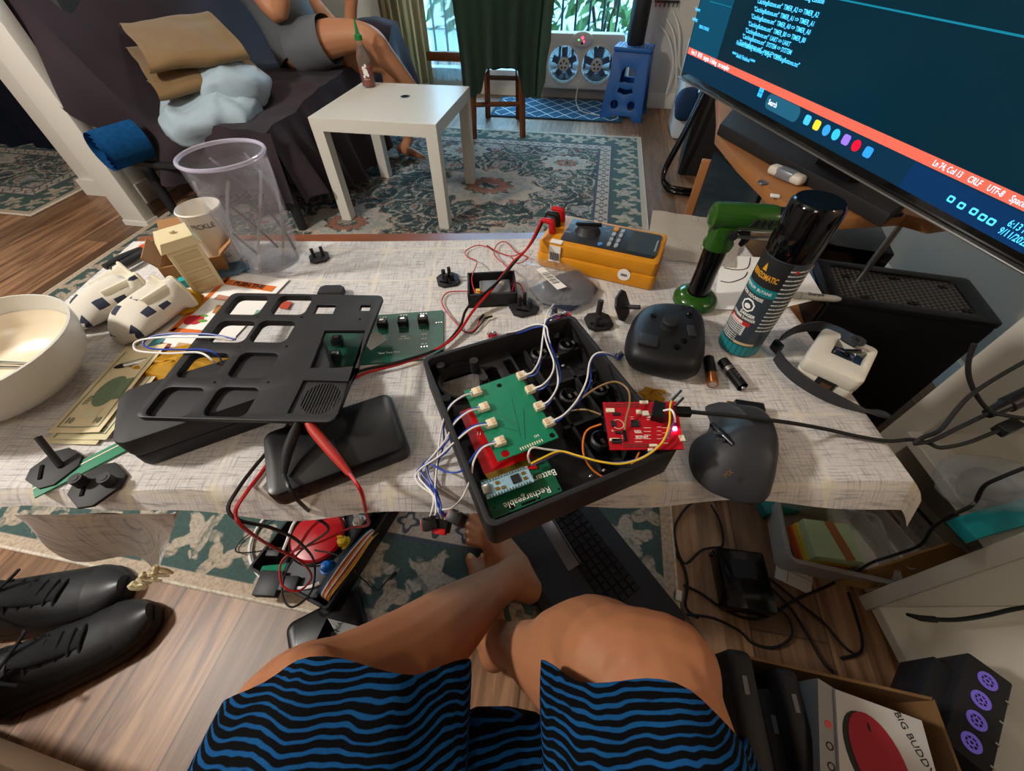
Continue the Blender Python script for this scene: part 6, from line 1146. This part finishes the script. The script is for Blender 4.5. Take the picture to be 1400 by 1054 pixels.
pt = thing('paper_tag', 'white printed paper tag on the floor in front of the sticky notes', 'tag', P(1085, 785, .002), -30)
b = MB(); b.box((0, 0, .0012), (.075, .06, .001)); b.build('paper', mat('tag_paper', 'c9c4bc', .8), pt); text('POST WA', .011, M['ink'], pt, XF((.012, .014, .0018))); b = MB(); b.box((0, .002, .0018), (.07, .001, .0003)); b.box((-.012, -.012, .0018), (.001, .03, .0003)); b.build('ruled_lines', M['ink'], pt)
FL = lambda pts, z=.006: [P(x, y, z+(.0 if len(q) < 1 else 0)) for x, y in pts for q in ((),)]
fcs = [([(915, 690), (912, 720), (918, 745), (935, 775), (940, 800), (938, 830), (955, 845)], .004, 'black floor cable nearest the rug edge'), ([(990, 682), (950, 686), (930, 705), (922, 730), (935, 770), (960, 752), (985, 748)], .004, 'black floor cable looping left of the black adapter'), ([(972, 690), (985, 715), (988, 745), (970, 760)], .0035, 'short black floor cable running down to the adapter'), ([(935, 800), (960, 812), (985, 830), (1020, 845), (1050, 842), (1092, 818), (1130, 802), (1160, 785)], .004, 'black floor cable running from the rug to the brown packet'), ([(1050, 800), (1080, 830), (1105, 870), (1125, 905), (1140, 920)], .004, 'black floor cable curving toward the cardboard carton'), ([(940, 840), (975, 845), (1010, 862), (1030, 880), (1060, 885), (1082, 870), (1078, 845), (1055, 825)], .0038, 'black floor cable coiled below the black adapter'), ([(1052, 790), (1100, 830), (1125, 850), (1150, 880), (1168, 895)], .0035, 'thin black floor cable close to the white shelf'), ([(1160, 810), (1170, 840), (1178, 870), (1176, 892), (1150, 900)], .004, 'black floor cable along the white shelf edge')]
for k, (pts, r0, lab) in enumerate(fcs): wire('floor_cable', [P(x, y, .005+.003*(k % 3)) for x, y in pts], r0*.75, M['rubber'], lab, 'cable', 'cables on the floor under the table')
wire('charging_cable', [P(928, 812, .008), P(933, 830, .006), P(945, 850, .006), P(958, 870, .006), P(968, 900, .006)], .0022, M['grey'], 'thin grey charging cable beside the right knee')
t = thing('usb_plug', 'small white cable plug on the rug edge beside the laptop', 'plug', P(927, 815, .012), 70); b = MB(); b.box((0, 0, .004), (.022, .012, .007), bev=.001); b.build('body', M['white'], t)
# ================================================================== RIGHT SIDE: PC TOWER, BINS, SHELF
A, Bp, Cc, Dd = P(1116, 357, .40), P(1326, 385, .40), P(1373, 446, .40), P(1104, 406, .40)
rzp = math.degrees(math.atan2((Bp-A).y, (Bp-A).x)); cen = (A+Bp+Cc+Dd)/4
pcx = thing('computer_tower', 'black computer tower with a mesh top standing right of the table', 'computer', (cen.x+.012, cen.y, 0), rzp)
lx, ly = .335, .175
b = MB(); b.box((0, 0, .195), (lx, ly, .388), bev=.006); b.plate(rrect(0, 0, lx+.006, ly+.006, .012), .389, .404, [rrect(-.008, 0, lx-.06, ly-.045, .012)], bev=.003); b.build('case', mat('case_black', '0b0b0d', .4), pcx)
g = NG('perforated_mesh', .5); x, y, z = g.xyz(); hx, hy = g.ma('FRACT', g.ma('DIVIDE', x, .012)), g.ma('FRACT', g.ma('ADD', g.ma('DIVIDE', y, .012), g.ma('MULTIPLY', g.ma('FLOOR', g.ma('DIVIDE', x, .012)), .5)))
rr = g.ma('SQRT', g.ma('ADD', g.ma('POWER', g.ma('SUBTRACT', hx, .5), 2), g.ma('POWER', g.ma('SUBTRACT', hy, .5), 2))); g.out(g.mix(g.step(rr, .36, .30), '0e0e10', '6a5c50'))
b = MB(); b.plate(rrect(-.008, 0, lx-.058, ly-.043, .012), .396, .399); b.build('mesh_top', g.m, pcx)
for x, y in ((-.11, .03), (-.09, -.055), (0, .05), (.01, -.05), (.10, .04), (.12, -.05)): b = MB(); b.plate(rrect(x, y, .022, .012, .005), .3985, .4015, [circ(x, y, .003, 10)]); b.build('fan_clip', M['gloss'], pcx)
b = MB(); b.box((-lx/2-.002, 0, .2), (.006, ly-.02, .36), bev=.002); b.build('front_panel', M['gloss'], pcx)
# clear bin with sticky notes
cbn = thing('clear_bin', 'clear plastic bin holding the sticky notes under the table end', 'bin', P(1118, 748, .001), -14)
frost = clear('frosted_clear', 'c4c0ba', .38, .3)
b = MB(); w, d, h = .215, .15, .07; b.plate(rrect(0, 0, w, d, .015), .0, .003); b.plate(rrect(0, 0, w, d, .015), .003, h, [rrect(0, 0, w-.006, d-.006, .013)]); b.plate(rrect(0, 0, w+.014, d+.014, .02), h-.004, h, [rrect(0, 0, w-.006, d-.006, .013)]); b.build('bin', frost, cbn)
sn = thing('sticky_notes', 'stack of pale green yellow and orange sticky notes held by a rubber band', 'notes', P(1112, 750, .012), -8)
for k, (cl_, z0, z1, sx_) in enumerate((('c8562a', .0, .022, 0), ('d9b83a', .022, .038, .004), ('b6c79a', .038, .062, .008))): b = MB(); b.box((sx_, 0, (z0+z1)/2+.0), (.10, .085, z1-z0-.0004)); b.build('note_pad', mat('note_'+cl_, cl_, .85), sn, label=['orange pad', 'yellow pad', 'pale green pad'][k])
b = MB(); b.box((.022, 0, .0628), (.020, .087, .001), rz=12); b.build('rubber_band', mat('band_brown', 'a5683c', .6), sn)
t = thing('drawer_organizer', 'frosted plastic drawer tray with dividers right of the sticky notes', 'organizer', P(1215, 722, .001), 12)
b = MB(); w, d, h = .22, .20, .08; b.plate(rrect(0, 0, w, d, .01), 0, .003); b.plate(rrect(0, 0, w, d, .01), .003, h, [rrect(0, 0, w-.006, d-.006, .008)])
for x in (-.05, .02): b.box((x, 0, h/2), (.003, d-.008, h-.006))
b.build('tray', frost, t); 
for x, y, m in ((-.08, .03, M['grey']), (-.015, .04, M['kraft']), (.06, .02, M['dkgrey'])): b = MB(); b.box((x, y, .02), (.04, .09, .03), bev=.004); o = b.build('contents', m, t)
t = thing('teal_folder', 'teal plastic folder lying under the table edge behind the clear bin', 'folder', P(1075, 692, .001), 5); b = MB(); b.box((0, 0, .015), (.16, .05, .03), bev=.003); b.build('cover', mat('teal_dark', '1c6f70', .5), t)
# brown packet on the floor
t = thing('brown_packet', 'flattened brown paper packet leaning by the white shelf', 'packet', P(1245, 775, .05), 0)
b = MB(); qd = [P(1146, 800, .03), P(1180, 815, .03), P(1352, 782, .12), P(1330, 735, .16)]; b.poly([P(1143, 797, .02), P(1185, 806, .03), P(1352, 775, .10), P(1300, 742, .14)]); b.bm.faces.ensure_lookup_table(); bmesh.ops.subdivide_edges(b.bm, edges=list(b.bm.edges), cuts=8, use_grid_fill=True); bmesh.ops.solidify(b.bm, geom=list(b.bm.faces), thickness=.006); wob(b, .004, 25, 3); b.build('paper', mat('packet_brown', '8a6434', .8, noise=(20, .25)), t, world=True)
# white shelf unit
wsu = thing('shelf_unit', 'white open shelf unit with cables and boxes at the right', 'shelf', (.95, .1, 0), 0)
SWH = mat('shelf_white', 'cfc9bd', .5)
def board(c, s, nm='panel'): b = MB(); b.box(c, s, bev=.0015, seg=1); b.build(nm, SWH, wsu, world=True)
board((.985, .47, .43), (.33, .055, .86)); board((.955, .205, .43), (.38, .030, .86)); board((.955, -.27, .43), (.38, .03, .86)); board((1.135, .10, .43), (.016, .68, .86), 'back_panel')
board((.955, -.03, .030), (.38, .44, .024), 'shelf_board'); board((.96, .335, .020), (.36, .22, .024), 'shelf_board'); board((.965, .335, .30), (.34, .23, .022), 'shelf_board'); board((.955, .10, .84), (.38, .72, .024), 'shelf_board')
# things on the white shelf
t = thing('teal_box', 'flat teal box lying on the white shelf right of the table corner', 'box', (.745, .228, .312), 13); b = MB(); b.box((.125, .018, .011), (.25, .037, .021), bev=.001); b.build('box', M['teal'], t)
p = P(1350, 660, .34); t = thing('clear_pouch', 'crumpled clear plastic pouch behind the teal box on the shelf', 'pouch', (p.x, p.y, .312), 0)
b = MB(); b.ell((0, 0, .028), (.085, .05, .028), 36, 16, e=.7); wob(b, .012, 18, 4); wob(b, .006, 50, 5); b.build('film', clear('pouch_film', 'c8ccd2', .34), t); b = MB(); b.ell((0, 0, .020), (.05, .03, .016), 20, 10); wob(b, .01, 25, 1); b.build('contents', mat('pouch_contents', '8a8078', .7, noise=(40, .4)), t)
for k, (px, py, z, rz, lab) in enumerate(((1382, 556, .55, 25, 'black cable plug at the right edge, the upper one'), (1385, 585, .52, 20, 'black cable plug at the right edge, the lower one'))): pass
blk = M['rubber']
def plugcable(lab, pts, r0, plug):
    t = thing('plug_cable', lab, 'cable', tuple(pts[0]-Vector((0, 0, .004))), 0, 'black cables crossing the white shelf'); b = MB(); b.tube(pts, r0, seg=8); b.build('cord', blk, t, world=True)
    if plug: b = MB(); d = (pts[-1]-pts[-2]).normalized(); b.tube([pts[-1]-d*.002, pts[-1]+d*.02, pts[-1]+d*.022, pts[-1]+d*.055], [.0055, .0075, .0095, .0095], seg=12, n=1); b.build('plug', M['black'], t, world=True)
plugcable('black cable rising straight to the right edge above the shelf', Q([(1250, 606, .592), (1262, 598, .60), (1285, 588, .62), (1308, 560, .64), (1330, 538, .65), (1370, 512, .66), (1420, 484, .66)]), .0024, 0)
plugcable('black cable ending in a fat plug at the right edge', Q([(1250, 607, .59), (1275, 602, .594), (1310, 585, .60), (1335, 573, .605), (1352, 565, .61)]), .0024, 1)
plugcable('black cable hanging in a curve over the white shelf panel', Q([(1332, 470, .70), (1324, 495, .68), (1326, 520, .66), (1338, 545, .64), (1354, 562, .625), (1375, 568, .62), (1400, 572, .62)]), .0024, 0)
wire('shelf_cable', Q([(1400, 640, .45), (1370, 652, .42), (1345, 665, .39), (1330, 690, .35), (1300, 705, .335)])+Q([(1275, 722, .24), (1258, 745, .18), (1225, 758, .12), (1190, 770, .08), (1160, 790, .03)]), .003, M['rubber'], 'dark cable trailing from the shelf over the brown packet', 'cable')
t = thing('barrel_plug_cable', 'black cable with a long barrel plug lying on the lower shelf', 'cable', P(1290, 842, .05), 0); b = MB(); b.tube(Q([(1240, 840, .10), (1258, 845, .10), (1279, 847, .10)]), [.003, .0055, .006], seg=10, n=1); b.build('plug', M['black'], t, world=True); b = MB(); b.tube(Q([(1279, 847, .10), (1310, 847, .10), (1350, 841, .11), (1385, 833, .12), (1430, 826, .13)]), .004, seg=8); b.build('cord', blk, t, world=True)
# black box with four purple fans
fx = thing('fan_box', 'black box with four round purple fan emblems on the lower shelf', 'box', (0, 0, .043), 0)
zt = .15; cs = [P(1350, 931, zt), P(1341, 957, zt), P(1335, 985, zt), P(1328, 1015, zt)]
d = (cs[3]-cs[0]); n = Vector((-d.y, d.x, 0)).normalized(); c0 = (cs[0]+cs[3])/2; rzf = math.degrees(math.atan2(d.y, d.x))
b = MB(); b.box((c0.x-.014*0, c0.y, (zt+.043)/2), (d.length+.055, .062, zt-.043), rz=rzf, bev=.004); cc_ = c0-n*.0+Vector((-.045, 0, 0)); b.box((cc_.x, cc_.y, (zt-.02+.043)/2), (d.length+.05, .06, zt-.02-.043), rz=rzf, bev=.004); b.build('housing', M['matte'], fx, world=True)
pur = mat('purple_emblem', '6a54b0', .5, emit=.25)  # emblem print given a faint glow of its own
for c_ in cs:
    b = MB(); b.lathe([(.0135, 0), (.0135, .0014), (.0085, .0014), (.0085, 0)], (c_.x, c_.y, zt-.0002), 26); b.lathe([(.005, 0), (.005, .0014), (.0025, .0014), (.0025, 0)], (c_.x, c_.y, zt-.0002), 18)
    for k in range(7): a = 2*PI*k/7; b.box((c_.x+.0068*math.cos(a), c_.y+.0068*math.sin(a), zt+.0005), (.004, .0012, .001), rz=math.degrees(a))
    b.build('fan_emblem', pur, fx, world=True)
for k in range(4): c_ = cs[k]+n*(-.028 if n.x < 0 else .028)+d*(.10); b = MB(); b.box((c_.x, c_.y, zt+.0005), (.006, .003, .002), rz=rzf+90); b.build('metal_tab', M['steel'], fx, world=True)
# carton with boxed things
ca = thing('carton', 'open brown cardboard carton at the lower right beside the knee', 'carton', (.42, -.11, .001), -12)
b = MB(); w, d_, h, tk = .27, .34, .27, .004
for c_, s_ in (((0, 0, tk/2), (w, d_, tk)), ((-w/2, 0, h/2), (tk, d_, h)), ((w/2, 0, h/2), (tk, d_, h)), ((0, -d_/2, h/2), (w, tk, h)), ((0, d_/2, h/2), (w, tk, h))): b.box(c_, s_)
b.build('carton', mat('carton_brown', '7d5a35', .85, noise=(18, .15)), ca)
bb = thing('product_box', 'white product box with a large red oval standing in the carton', 'box', P(1205, 1005, .24), 0)
zt = .315; qd = [P(1142, 942, zt), P(1260, 985, zt), P(1292, 1100, zt), P(1150, 1090, zt)]
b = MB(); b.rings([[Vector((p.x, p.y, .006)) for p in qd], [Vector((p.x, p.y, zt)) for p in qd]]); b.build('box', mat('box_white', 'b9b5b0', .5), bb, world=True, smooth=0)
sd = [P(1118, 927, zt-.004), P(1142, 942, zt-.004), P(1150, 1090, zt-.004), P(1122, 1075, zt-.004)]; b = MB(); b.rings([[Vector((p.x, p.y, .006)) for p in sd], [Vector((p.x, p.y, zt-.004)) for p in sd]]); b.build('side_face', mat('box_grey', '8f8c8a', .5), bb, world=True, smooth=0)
MI = MTX[bb.name].inverted(); p = P(1203, 1040, zt+.0006); b = MB(); b.plate(circ(p.x-.006, p.y, .030, 30, .048), zt, zt+.0004); b.build('black_oval', M['ink'], bb, world=True); b = MB(); b.plate(circ(p.x, p.y, .029, 30, .047), zt+.0004, zt+.001); b.build('red_oval', mat('red_print', '9c1424', .7), bb, world=True); b = MB(); q_ = P(1189, 995, zt+.001); b.tube([P(1186, 988, zt+.001), P(1190, 1000, zt+.001)], .0012, seg=6, n=1); b.build('stem_print', M['ink'], bb, world=True)
p = P(1249, 1015, zt+.0008); text('BIG BUDDY', .0115, M['ink'], bb, MI @ XF((p.x, p.y, zt+.0006), rz=-84))
for k, (x, y) in enumerate(((1133, 990), (1135, 1020), (1137, 1048))): p = P(x, y, zt-.003); b = MB(); b.plate(circ(p.x, p.y, .0045, 12), zt-.004, zt-.0035, [] if k == 0 else [circ(p.x, p.y, .003, 12)]); b.build('icon_print', M['red'] if k == 0 else M['ink'], bb, world=True)
for k, (px, py, w_, d2, h2, lab) in enumerate(((1030, 975, .035, .18, .33, 'tall black padded case standing in the left of the carton'), (1065, 1000, .03, .14, .26, 'black sleeve standing in the middle of the carton'), (1098, 985, .03, .16, .29, 'black box standing beside the white product box'))):
    p = P(px, py+30, h2); t = thing('black_case', lab, 'case', (p.x, p.y, .006), -8, 'black cases in the carton'); b = MB(); b.box((0, 0, h2/2), (w_, d2, h2), bev=.010, seg=3); b.build('case', M['matte'], t); b = MB(); b.box((0, d2/2-.04, h2+.0004), (.006, .02, .001)); b.build('tab', M['grey'], t)
# ================================================================== COUCH OF THE VIEWER
cch = thing('couch', 'tan couch edge at the lower left corner', 'couch', (-.49, -.065, 0), -13.5)
tanf = mat('couch_tan', 'b08a66', .9, bump=(200, .3))
b = MB(); b.box((.40, -.45, .30), (1.9, .86, .22), bev=.04, seg=3); b.build('seat_cushion', tanf, cch); b = MB(); b.box((.40, -.45, .12), (1.86, .82, .16), bev=.01); b.build('base', tanf, cch)
for x in (-.48, 1.27):
    for y in (-.8, -.1): b = MB(); b.cyl((x, y, .0), (x, y, .05), .02, seg=12); b.build('leg', M['dkgrey'], cch)
# ================================================================== THE VIEWER'S LEGS
def V3(*a): return Vector(a)
kneeL, ankL = P(405, 985, .45), P(694, 792, .125)
kneeR, ankR = P(880, 925, .455), P(692, 880, .12)
hipL, hipR = V3(-.12, -.40, .53), V3(.12, -.40, .53)
def leg(hip, knee, ank, s=1, out=Vector((0, 0, 0))):
    d = ank-knee
    return {'p': [(hip, .098), (hip.lerp(knee, .5)+V3(0, 0, .01), .088), (hip.lerp(knee, .85)+V3(0, 0, .008), .074), (knee, .066), (knee+d*.12+out*.3, .062), (knee+d*.32+out, .066), (knee+d*.58+out*.5, .056), (knee+d*.82, .041), (ank, .0355)]}
calf = V3(0, -.012, -.014)
tubes = [leg(hipL, kneeL, ankL, 1, calf), leg(hipR, kneeR, ankR, 1, calf), {'p': [(hipL, .11), (V3(0, -.44, .56), .14), (hipR, .11)]}, {'p': [(V3(0, -.46, .56), .14), (V3(0, -.40, .80), .15), (V3(0, -.33, 1.04), .13)]}, {'p': [(V3(-.15, -.32, 1.10), .075), (V3(.15, -.32, 1.10), .075)]}, {'p': [(V3(0, -.31, 1.14), .06), (V3(0, -.27, 1.24), .055)]}]  # torso and arms are out of view, added to cast shade
for sx in (-1, 1):
    tubes.append({'p': [(V3(sx*.18, -.32, 1.11), .06), (V3(sx*.25, -.26, .98), .050), (V3(sx*.31, -.21, .87), .040), (V3(sx*.20, -.13, .93), .038), (V3(sx*.10, -.075, .975), .027)]}); tubes.append({'p': [(V3(sx*.10, -.075, .975), .026), (V3(sx*.085, -.06, 1.0), .028)]})
    for q in range(4): tubes.append({'p': [(V3(sx*.085, -.062+.004*q, .99+.014*q), .0085), (V3(sx*.07, -.036, .995+.014*q), .008), (V3(sx*.052, -.030, .995+.014*q), .007)]})
    tubes.append({'p': [(V3(sx*.09, -.07, .985), .011), (V3(sx*.068, -.075, 1.0), .009), (V3(sx*.05, -.070, 1.01), .008)]})
tubes += [{'p': [(kneeL+V3(0, .012, .014), .050), (kneeL+V3(.01, .02, .02), .046)]}, {'p': [(kneeR+V3(-.02, .012, .010), .056), (kneeR+V3(.02, .004, .012), .056)]}]
def foot(heel, ball, toes, ank, big, rt):
    d = ball-heel; ts = [{'p': [(heel+V3(0, 0, .002), .030), (heel.lerp(ball, .35)+V3(0, 0, .014), .033), (heel.lerp(ball, .75)+V3(0, 0, .004), .030), (ball-V3(0, 0, .004), .024)]}]
    ts.append({'p': [(ank, .036), (heel.lerp(ball, .30)+V3(0, 0, .022), .033), (heel.lerp(ball, .6)+V3(0, 0, .010), .028)]}); ts.append({'p': [(ank, .034), (heel+V3(0, 0, .012), .030)]})
    base = []
    for k, (tp, r0) in enumerate(toes): bs_ = heel.lerp(ball, .80)+(tp-ball)*.30; bs_.z = .026; md_ = bs_.lerp(tp, .55)+V3(0, 0, .007); ts.append({'p': [(bs_, .017 if k else .020), (md_, r0*1.02), (tp, r0)]})
    return ts
GZ = .0115
heelL, ballL = P(722, 806, GZ+.033), P(672, 728, GZ+.030)
toesL = [(P(652, 691, GZ+.014), .0125), (P(644, 706, GZ+.012), .0095), (P(640, 719, GZ+.011), .009), (P(639, 730, GZ+.011), .0085), (P(640, 741, GZ+.011), .008)]
heelR, ballR = P(676, 896, GZ+.033), P(664, 810, GZ+.028)
toesR = [(P(643, 764, GZ+.014), .0130), (P(660, 762, GZ+.012), .0095), (P(672, 764, GZ+.012), .009), (P(682, 768, GZ+.011), .0085), (P(692, 774, GZ+.011), .008)]
tubes += [{'p': [(kneeR+V3(-.03, .012, .002), .060), (kneeR.lerp(ankR, .25)+V3(0, .022, .004), .058), (kneeR.lerp(ankR, .5)+V3(0, .016, 0), .046)]}, {'p': [(kneeL.lerp(ankL, .1)+V3(0, -.02, 0), .062), (kneeL.lerp(ankL, .4)+V3(0, -.02, -.01), .058)]}]
tubes += foot(heelL, ballL, toesL, ankL, 0, 0)+foot(heelR, ballR, toesR, ankR, 0, 0)
for an in (ankL, ankR): tubes.append({'p': [(an+V3(-.026, 0, .004), .013), (an+V3(.026, 0, 0), .013)]})
person = thing('person', 'bare-legged seated person in blue and black striped shorts, ankles crossed under the table', 'person', (0, -.35, 0), 0)
nb = blob(tubes, vox=.0042, smooth=5); nb.build('body', M['skin'], person, world=True, smooth=180)
nail = mat('toe_nail', 'd8a890', .3)
for tp, r0 in toesL+toesR:
    d = Vector((tp.x-.02, tp.y-.30, 0)); b = MB(); b.ell((0, 0, 0), (r0*.5, r0*.62, r0*.22), 10, 6, X=Matrix.Translation(tp+V3(0, .002, r0*.90)) @ Matrix.Rotation(R(20), 4, 'Z')); b.build('toe_nail', nail, person, world=True)
g = NG('striped_shorts', .95); g.b.inputs['Specular IOR Level'].default_value = .1; x, y, z = g.xyz(); nn = g.noise(g.vec(x, g.ma('MULTIPLY', y, .5), z), 9, 3); ph = g.ma('ADD', g.ma('ADD', g.ma('MULTIPLY', y, 48), g.ma('MULTIPLY', z, 20)), g.ma('MULTIPLY', nn, 2.6))
sn_ = g.ma('SINE', g.ma('MULTIPLY', ph, 6.283*2.9)); n2 = g.noise(g.vec(g.ma('MULTIPLY', x, 8), g.ma('MULTIPLY', y, 60), g.ma('MULTIPLY', z, 60)), 1, 3); f = g.step(g.ma('ADD', sn_, g.ma('MULTIPLY', g.ma('SUBTRACT', n2, .55), 2.6)), -.02, .6)
g.bump(g.noise(g.vec(x, y, z), 300, 2), .3); SH = g.out(g.mix(f, '06070a', '134a7c'))
def cuff(hip, c1, ax1, r0, r1, n=26, sq=1, seed=0, slant=(0, 0)):
    b = MB(); rg = []
    for j in range(n+1):
        f = j/n; c_ = hip.lerp(c1, f); r = r0+(r1-r0)*f; q_ = []
        for k in range(56):
            a = 2*PI*k/56; rr_ = r*(1+.035*f*math.sin(5*a+seed)+.03*f*math.sin(9*a+2*seed+f*3)); q_.append(c_+V3(rr_*math.cos(a), 0, rr_*math.sin(a)*sq)+V3(0, f*(slant[0]*math.cos(a)+slant[1]*math.sin(a)+.010*math.sin(4*a+seed)), 0))
        rg.append(q_)
    b.rings(rg, caps=False); wob(b, .006, 12, seed); bmesh.ops.recalc_face_normals(b.bm, faces=list(b.bm.faces)); bmesh.ops.solidify(b.bm, geom=list(b.bm.faces), thickness=.003); return b
shd = V3(0, 0, 0)
b = cuff(hipL+V3(-.02, .05, .0), V3(-.168, .030, .465), None, .135, .118, seed=1, sq=.82, slant=(.012, .012)); b.build('shorts_leg', SH, person, world=True, smooth=60)
b = cuff(hipR+V3(.01, .05, .0), V3(.122, .012, .47), None, .125, .096, seed=2, sq=.95, slant=(-.03, .012)); b.build('shorts_leg', SH, person, world=True, smooth=60)
b = MB(); b.ell((-.01, -.15, .43), (.13, .17, .06), 28, 14); wob(b, .012, 14, 4); b.build('shorts_crotch', SH, person, world=True, smooth=60)
b = MB(); b.ell((0, -.40, .55), (.25, .17, .15), 32, 16); b.build('shorts_seat', SH, person, world=True, smooth=60)
b = MB(); b.tube([(0, -.47, .60), (0, -.40, .82), (0, -.33, 1.08)], [.19, .185, .15], seg=28, flat=.8, up=(0, 1, 0)); b.build('shirt', M['navy'], person, world=True, smooth=60)
# ================================================================== PERSON ON THE SOFA
hp = PY(428, 92, 2.62); k1 = PY(505, 52, 2.52); a1 = PY(574, 132, 2.60)
w = thing('person', 'person in grey top and shorts sitting on the plum sofa with crossed legs', 'person', (-1.05, 2.65, .45), 0)
pel = V3(-1.06, 2.66, .545); ch = V3(-1.21, 2.73, .86)
k2 = PY(528, 88, 2.72); a2 = V3(-.63, 2.80, .085)
el1 = PY(378, 18, 2.52); el2 = PY(452, 60, 2.70)
tb = [{'p': [(pel+V3(.0, -.06, .01), .088), (pel.lerp(k1, .55)+V3(0, -.02, .025), .074), (k1, .052), (k1.lerp(a1, .3), .050), (k1.lerp(a1, .7), .036), (a1, .028), (a1+V3(.05, -.01, -.03), .026), (a1+V3(.13, -.02, -.05), .018)]},
      {'p': [(pel+V3(0, .07, 0), .088), (pel.lerp(k2, .5)+V3(0, .03, 0), .074), (k2, .052), (k2.lerp(a2, .3), .050), (k2.lerp(a2, .75), .034), (a2, .030)]},
      {'p': [(P(548, 203, .045), .028), (P(562, 208, .045), .026), (P(574, 213, .030), .018), (P(580, 215, .028), .012)]},
      {'p': [(a2, .030), (P(552, 203, .05), .028)]},
      {'p': [(pel, .12), (pel.lerp(ch, .5), .105), (ch, .115), (ch+V3(-.015, 0, .08), .09)]},
      {'p': [(ch+V3(-.01, 0, .08), .055), (ch+V3(.0, -.02, .19), .05)]},
      {'p': [(ch+V3(.0, -.14, .06), .055), (el1, .040), (el1+V3(.10, -.02, .16), .032), (el1+V3(.17, -.02, .27), .026)]},
      {'p': [(ch+V3(.05, .13, .06), .055), (V3(-1.0, 2.82, .70), .042), (PY(474, 48, 2.66), .032), (PY(480, 10, 2.62), .028), (PY(482, -14, 2.60), .026)]}]
for k in range(4): tb.append({'p': [(PY(476+4*k, -10, 2.60), .009), (PY(475+4*k, -34, 2.58), .008), (PY(470+4*k, -46, 2.55), .007)]})
tb.append({'p': [(PY(474, 2, 2.60), .010), (PY(468, -14, 2.57), .009)]})
nb = blob(tb, [(ch+V3(.02, -.03, .30), (.078, .095, .115), I4), (ch+V3(.10, -.05, .28), (.018, .014, .022), I4)], vox=.0065, smooth=5); nb.build('body', mat('skin_person', 'b27a58', .5, noise=(30, .08), sss=.1), w, world=True, smooth=180)
gy = mat('grey_jersey', '55585c', .9, noise=(12, .15), bump=(30, .25, .006))
b = MB(); b.tube([tuple(pel+V3(.02, -.02, -.02)), tuple(pel.lerp(ch, .5)+V3(.02, -.01, 0)), tuple(ch+V3(.01, 0, 0)), tuple(ch+V3(-.01, 0, .09))], [.145, .135, .14, .10], seg=28); wob(b, .012, 9, 2); b.build('top', gy, w, world=True, smooth=70)
for sg, kk in ((-.06, k1), (.07, k2)): b = MB(); p0_ = pel+V3(0, sg, .01); b.tube([p0_, p0_.lerp(kk, .25)+V3(0, 0, .01), p0_.lerp(kk, .48)+V3(0, 0, .018)], [.108, .105, .100], seg=24, caps=False); wob(b, .006, 14, 3); b.build('shorts_leg', mat('grey_shorts', '5d6064', .9, noise=(12, .12)), w, world=True, smooth=70)
b = MB(); b.ell(tuple(ch+V3(.0, -.02, .33)), (.09, .10, .11), 24, 14); b.tube([tuple(ch+V3(-.06, -.02, .33)), tuple(ch+V3(-.07, -.06, .15)), tuple(ch+V3(.02, -.12, .0))], [.07, .05, .02], seg=14); b.build('hair', mat('dark_hair', '17100d', .6), w, world=True, smooth=70)
# ================================================================== LIGHT
def area(name, loc, target, power, size, col):
    l = bpy.data.lights.new(name, 'AREA'); l.energy = power; l.size = size; l.shape = 'DISK'; l.color = col
    o = bpy.data.objects.new(name, l); COL.objects.link(o); o.location = loc; o.rotation_euler = (Vector(target)-Vector(loc)).to_track_quat('-Z', 'Y').to_euler(); return o
def lamp(name, loc, power, rad, col):
    l = bpy.data.lights.new(name, 'POINT'); l.energy = power; l.shadow_soft_size = rad; l.color = col; o = bpy.data.objects.new(name, l); COL.objects.link(o); o.location = loc; return o
lamp('floor_lamp_light', (-1.7, .30, 1.85), 106, .09, (1, .955, .885))
lamp('viewer_fill_light', (-.75, -1.25, 2.2), 20, .25, (1, .945, .87))  # fill light added behind the viewer to lift the cloth front
lamp('side_lamp_light', (1.02, -.15, 1.45), 5.5, .06, (1, .76, .54))
lamp('room_fill_light', (-.6, 2.2, 2.3), 20, .12, (1, .95, .88))  # fill light added to brighten the back of the room
w = bpy.data.worlds.new('sky'); SC.world = w; w.use_nodes = True; bg = w.node_tree.nodes['Background']; bg.inputs['Color'].default_value = (.36, .72, 1, 1); bg.inputs['Strength'].default_value = 10
vs = SC.view_settings; vs.view_transform = 'Standard'; vs.look = 'None'; vs.gamma = 1; vs.exposure = .32; vs.use_curve_mapping = False
SC.cycles.max_bounces = 8; SC.cycles.use_denoising = True
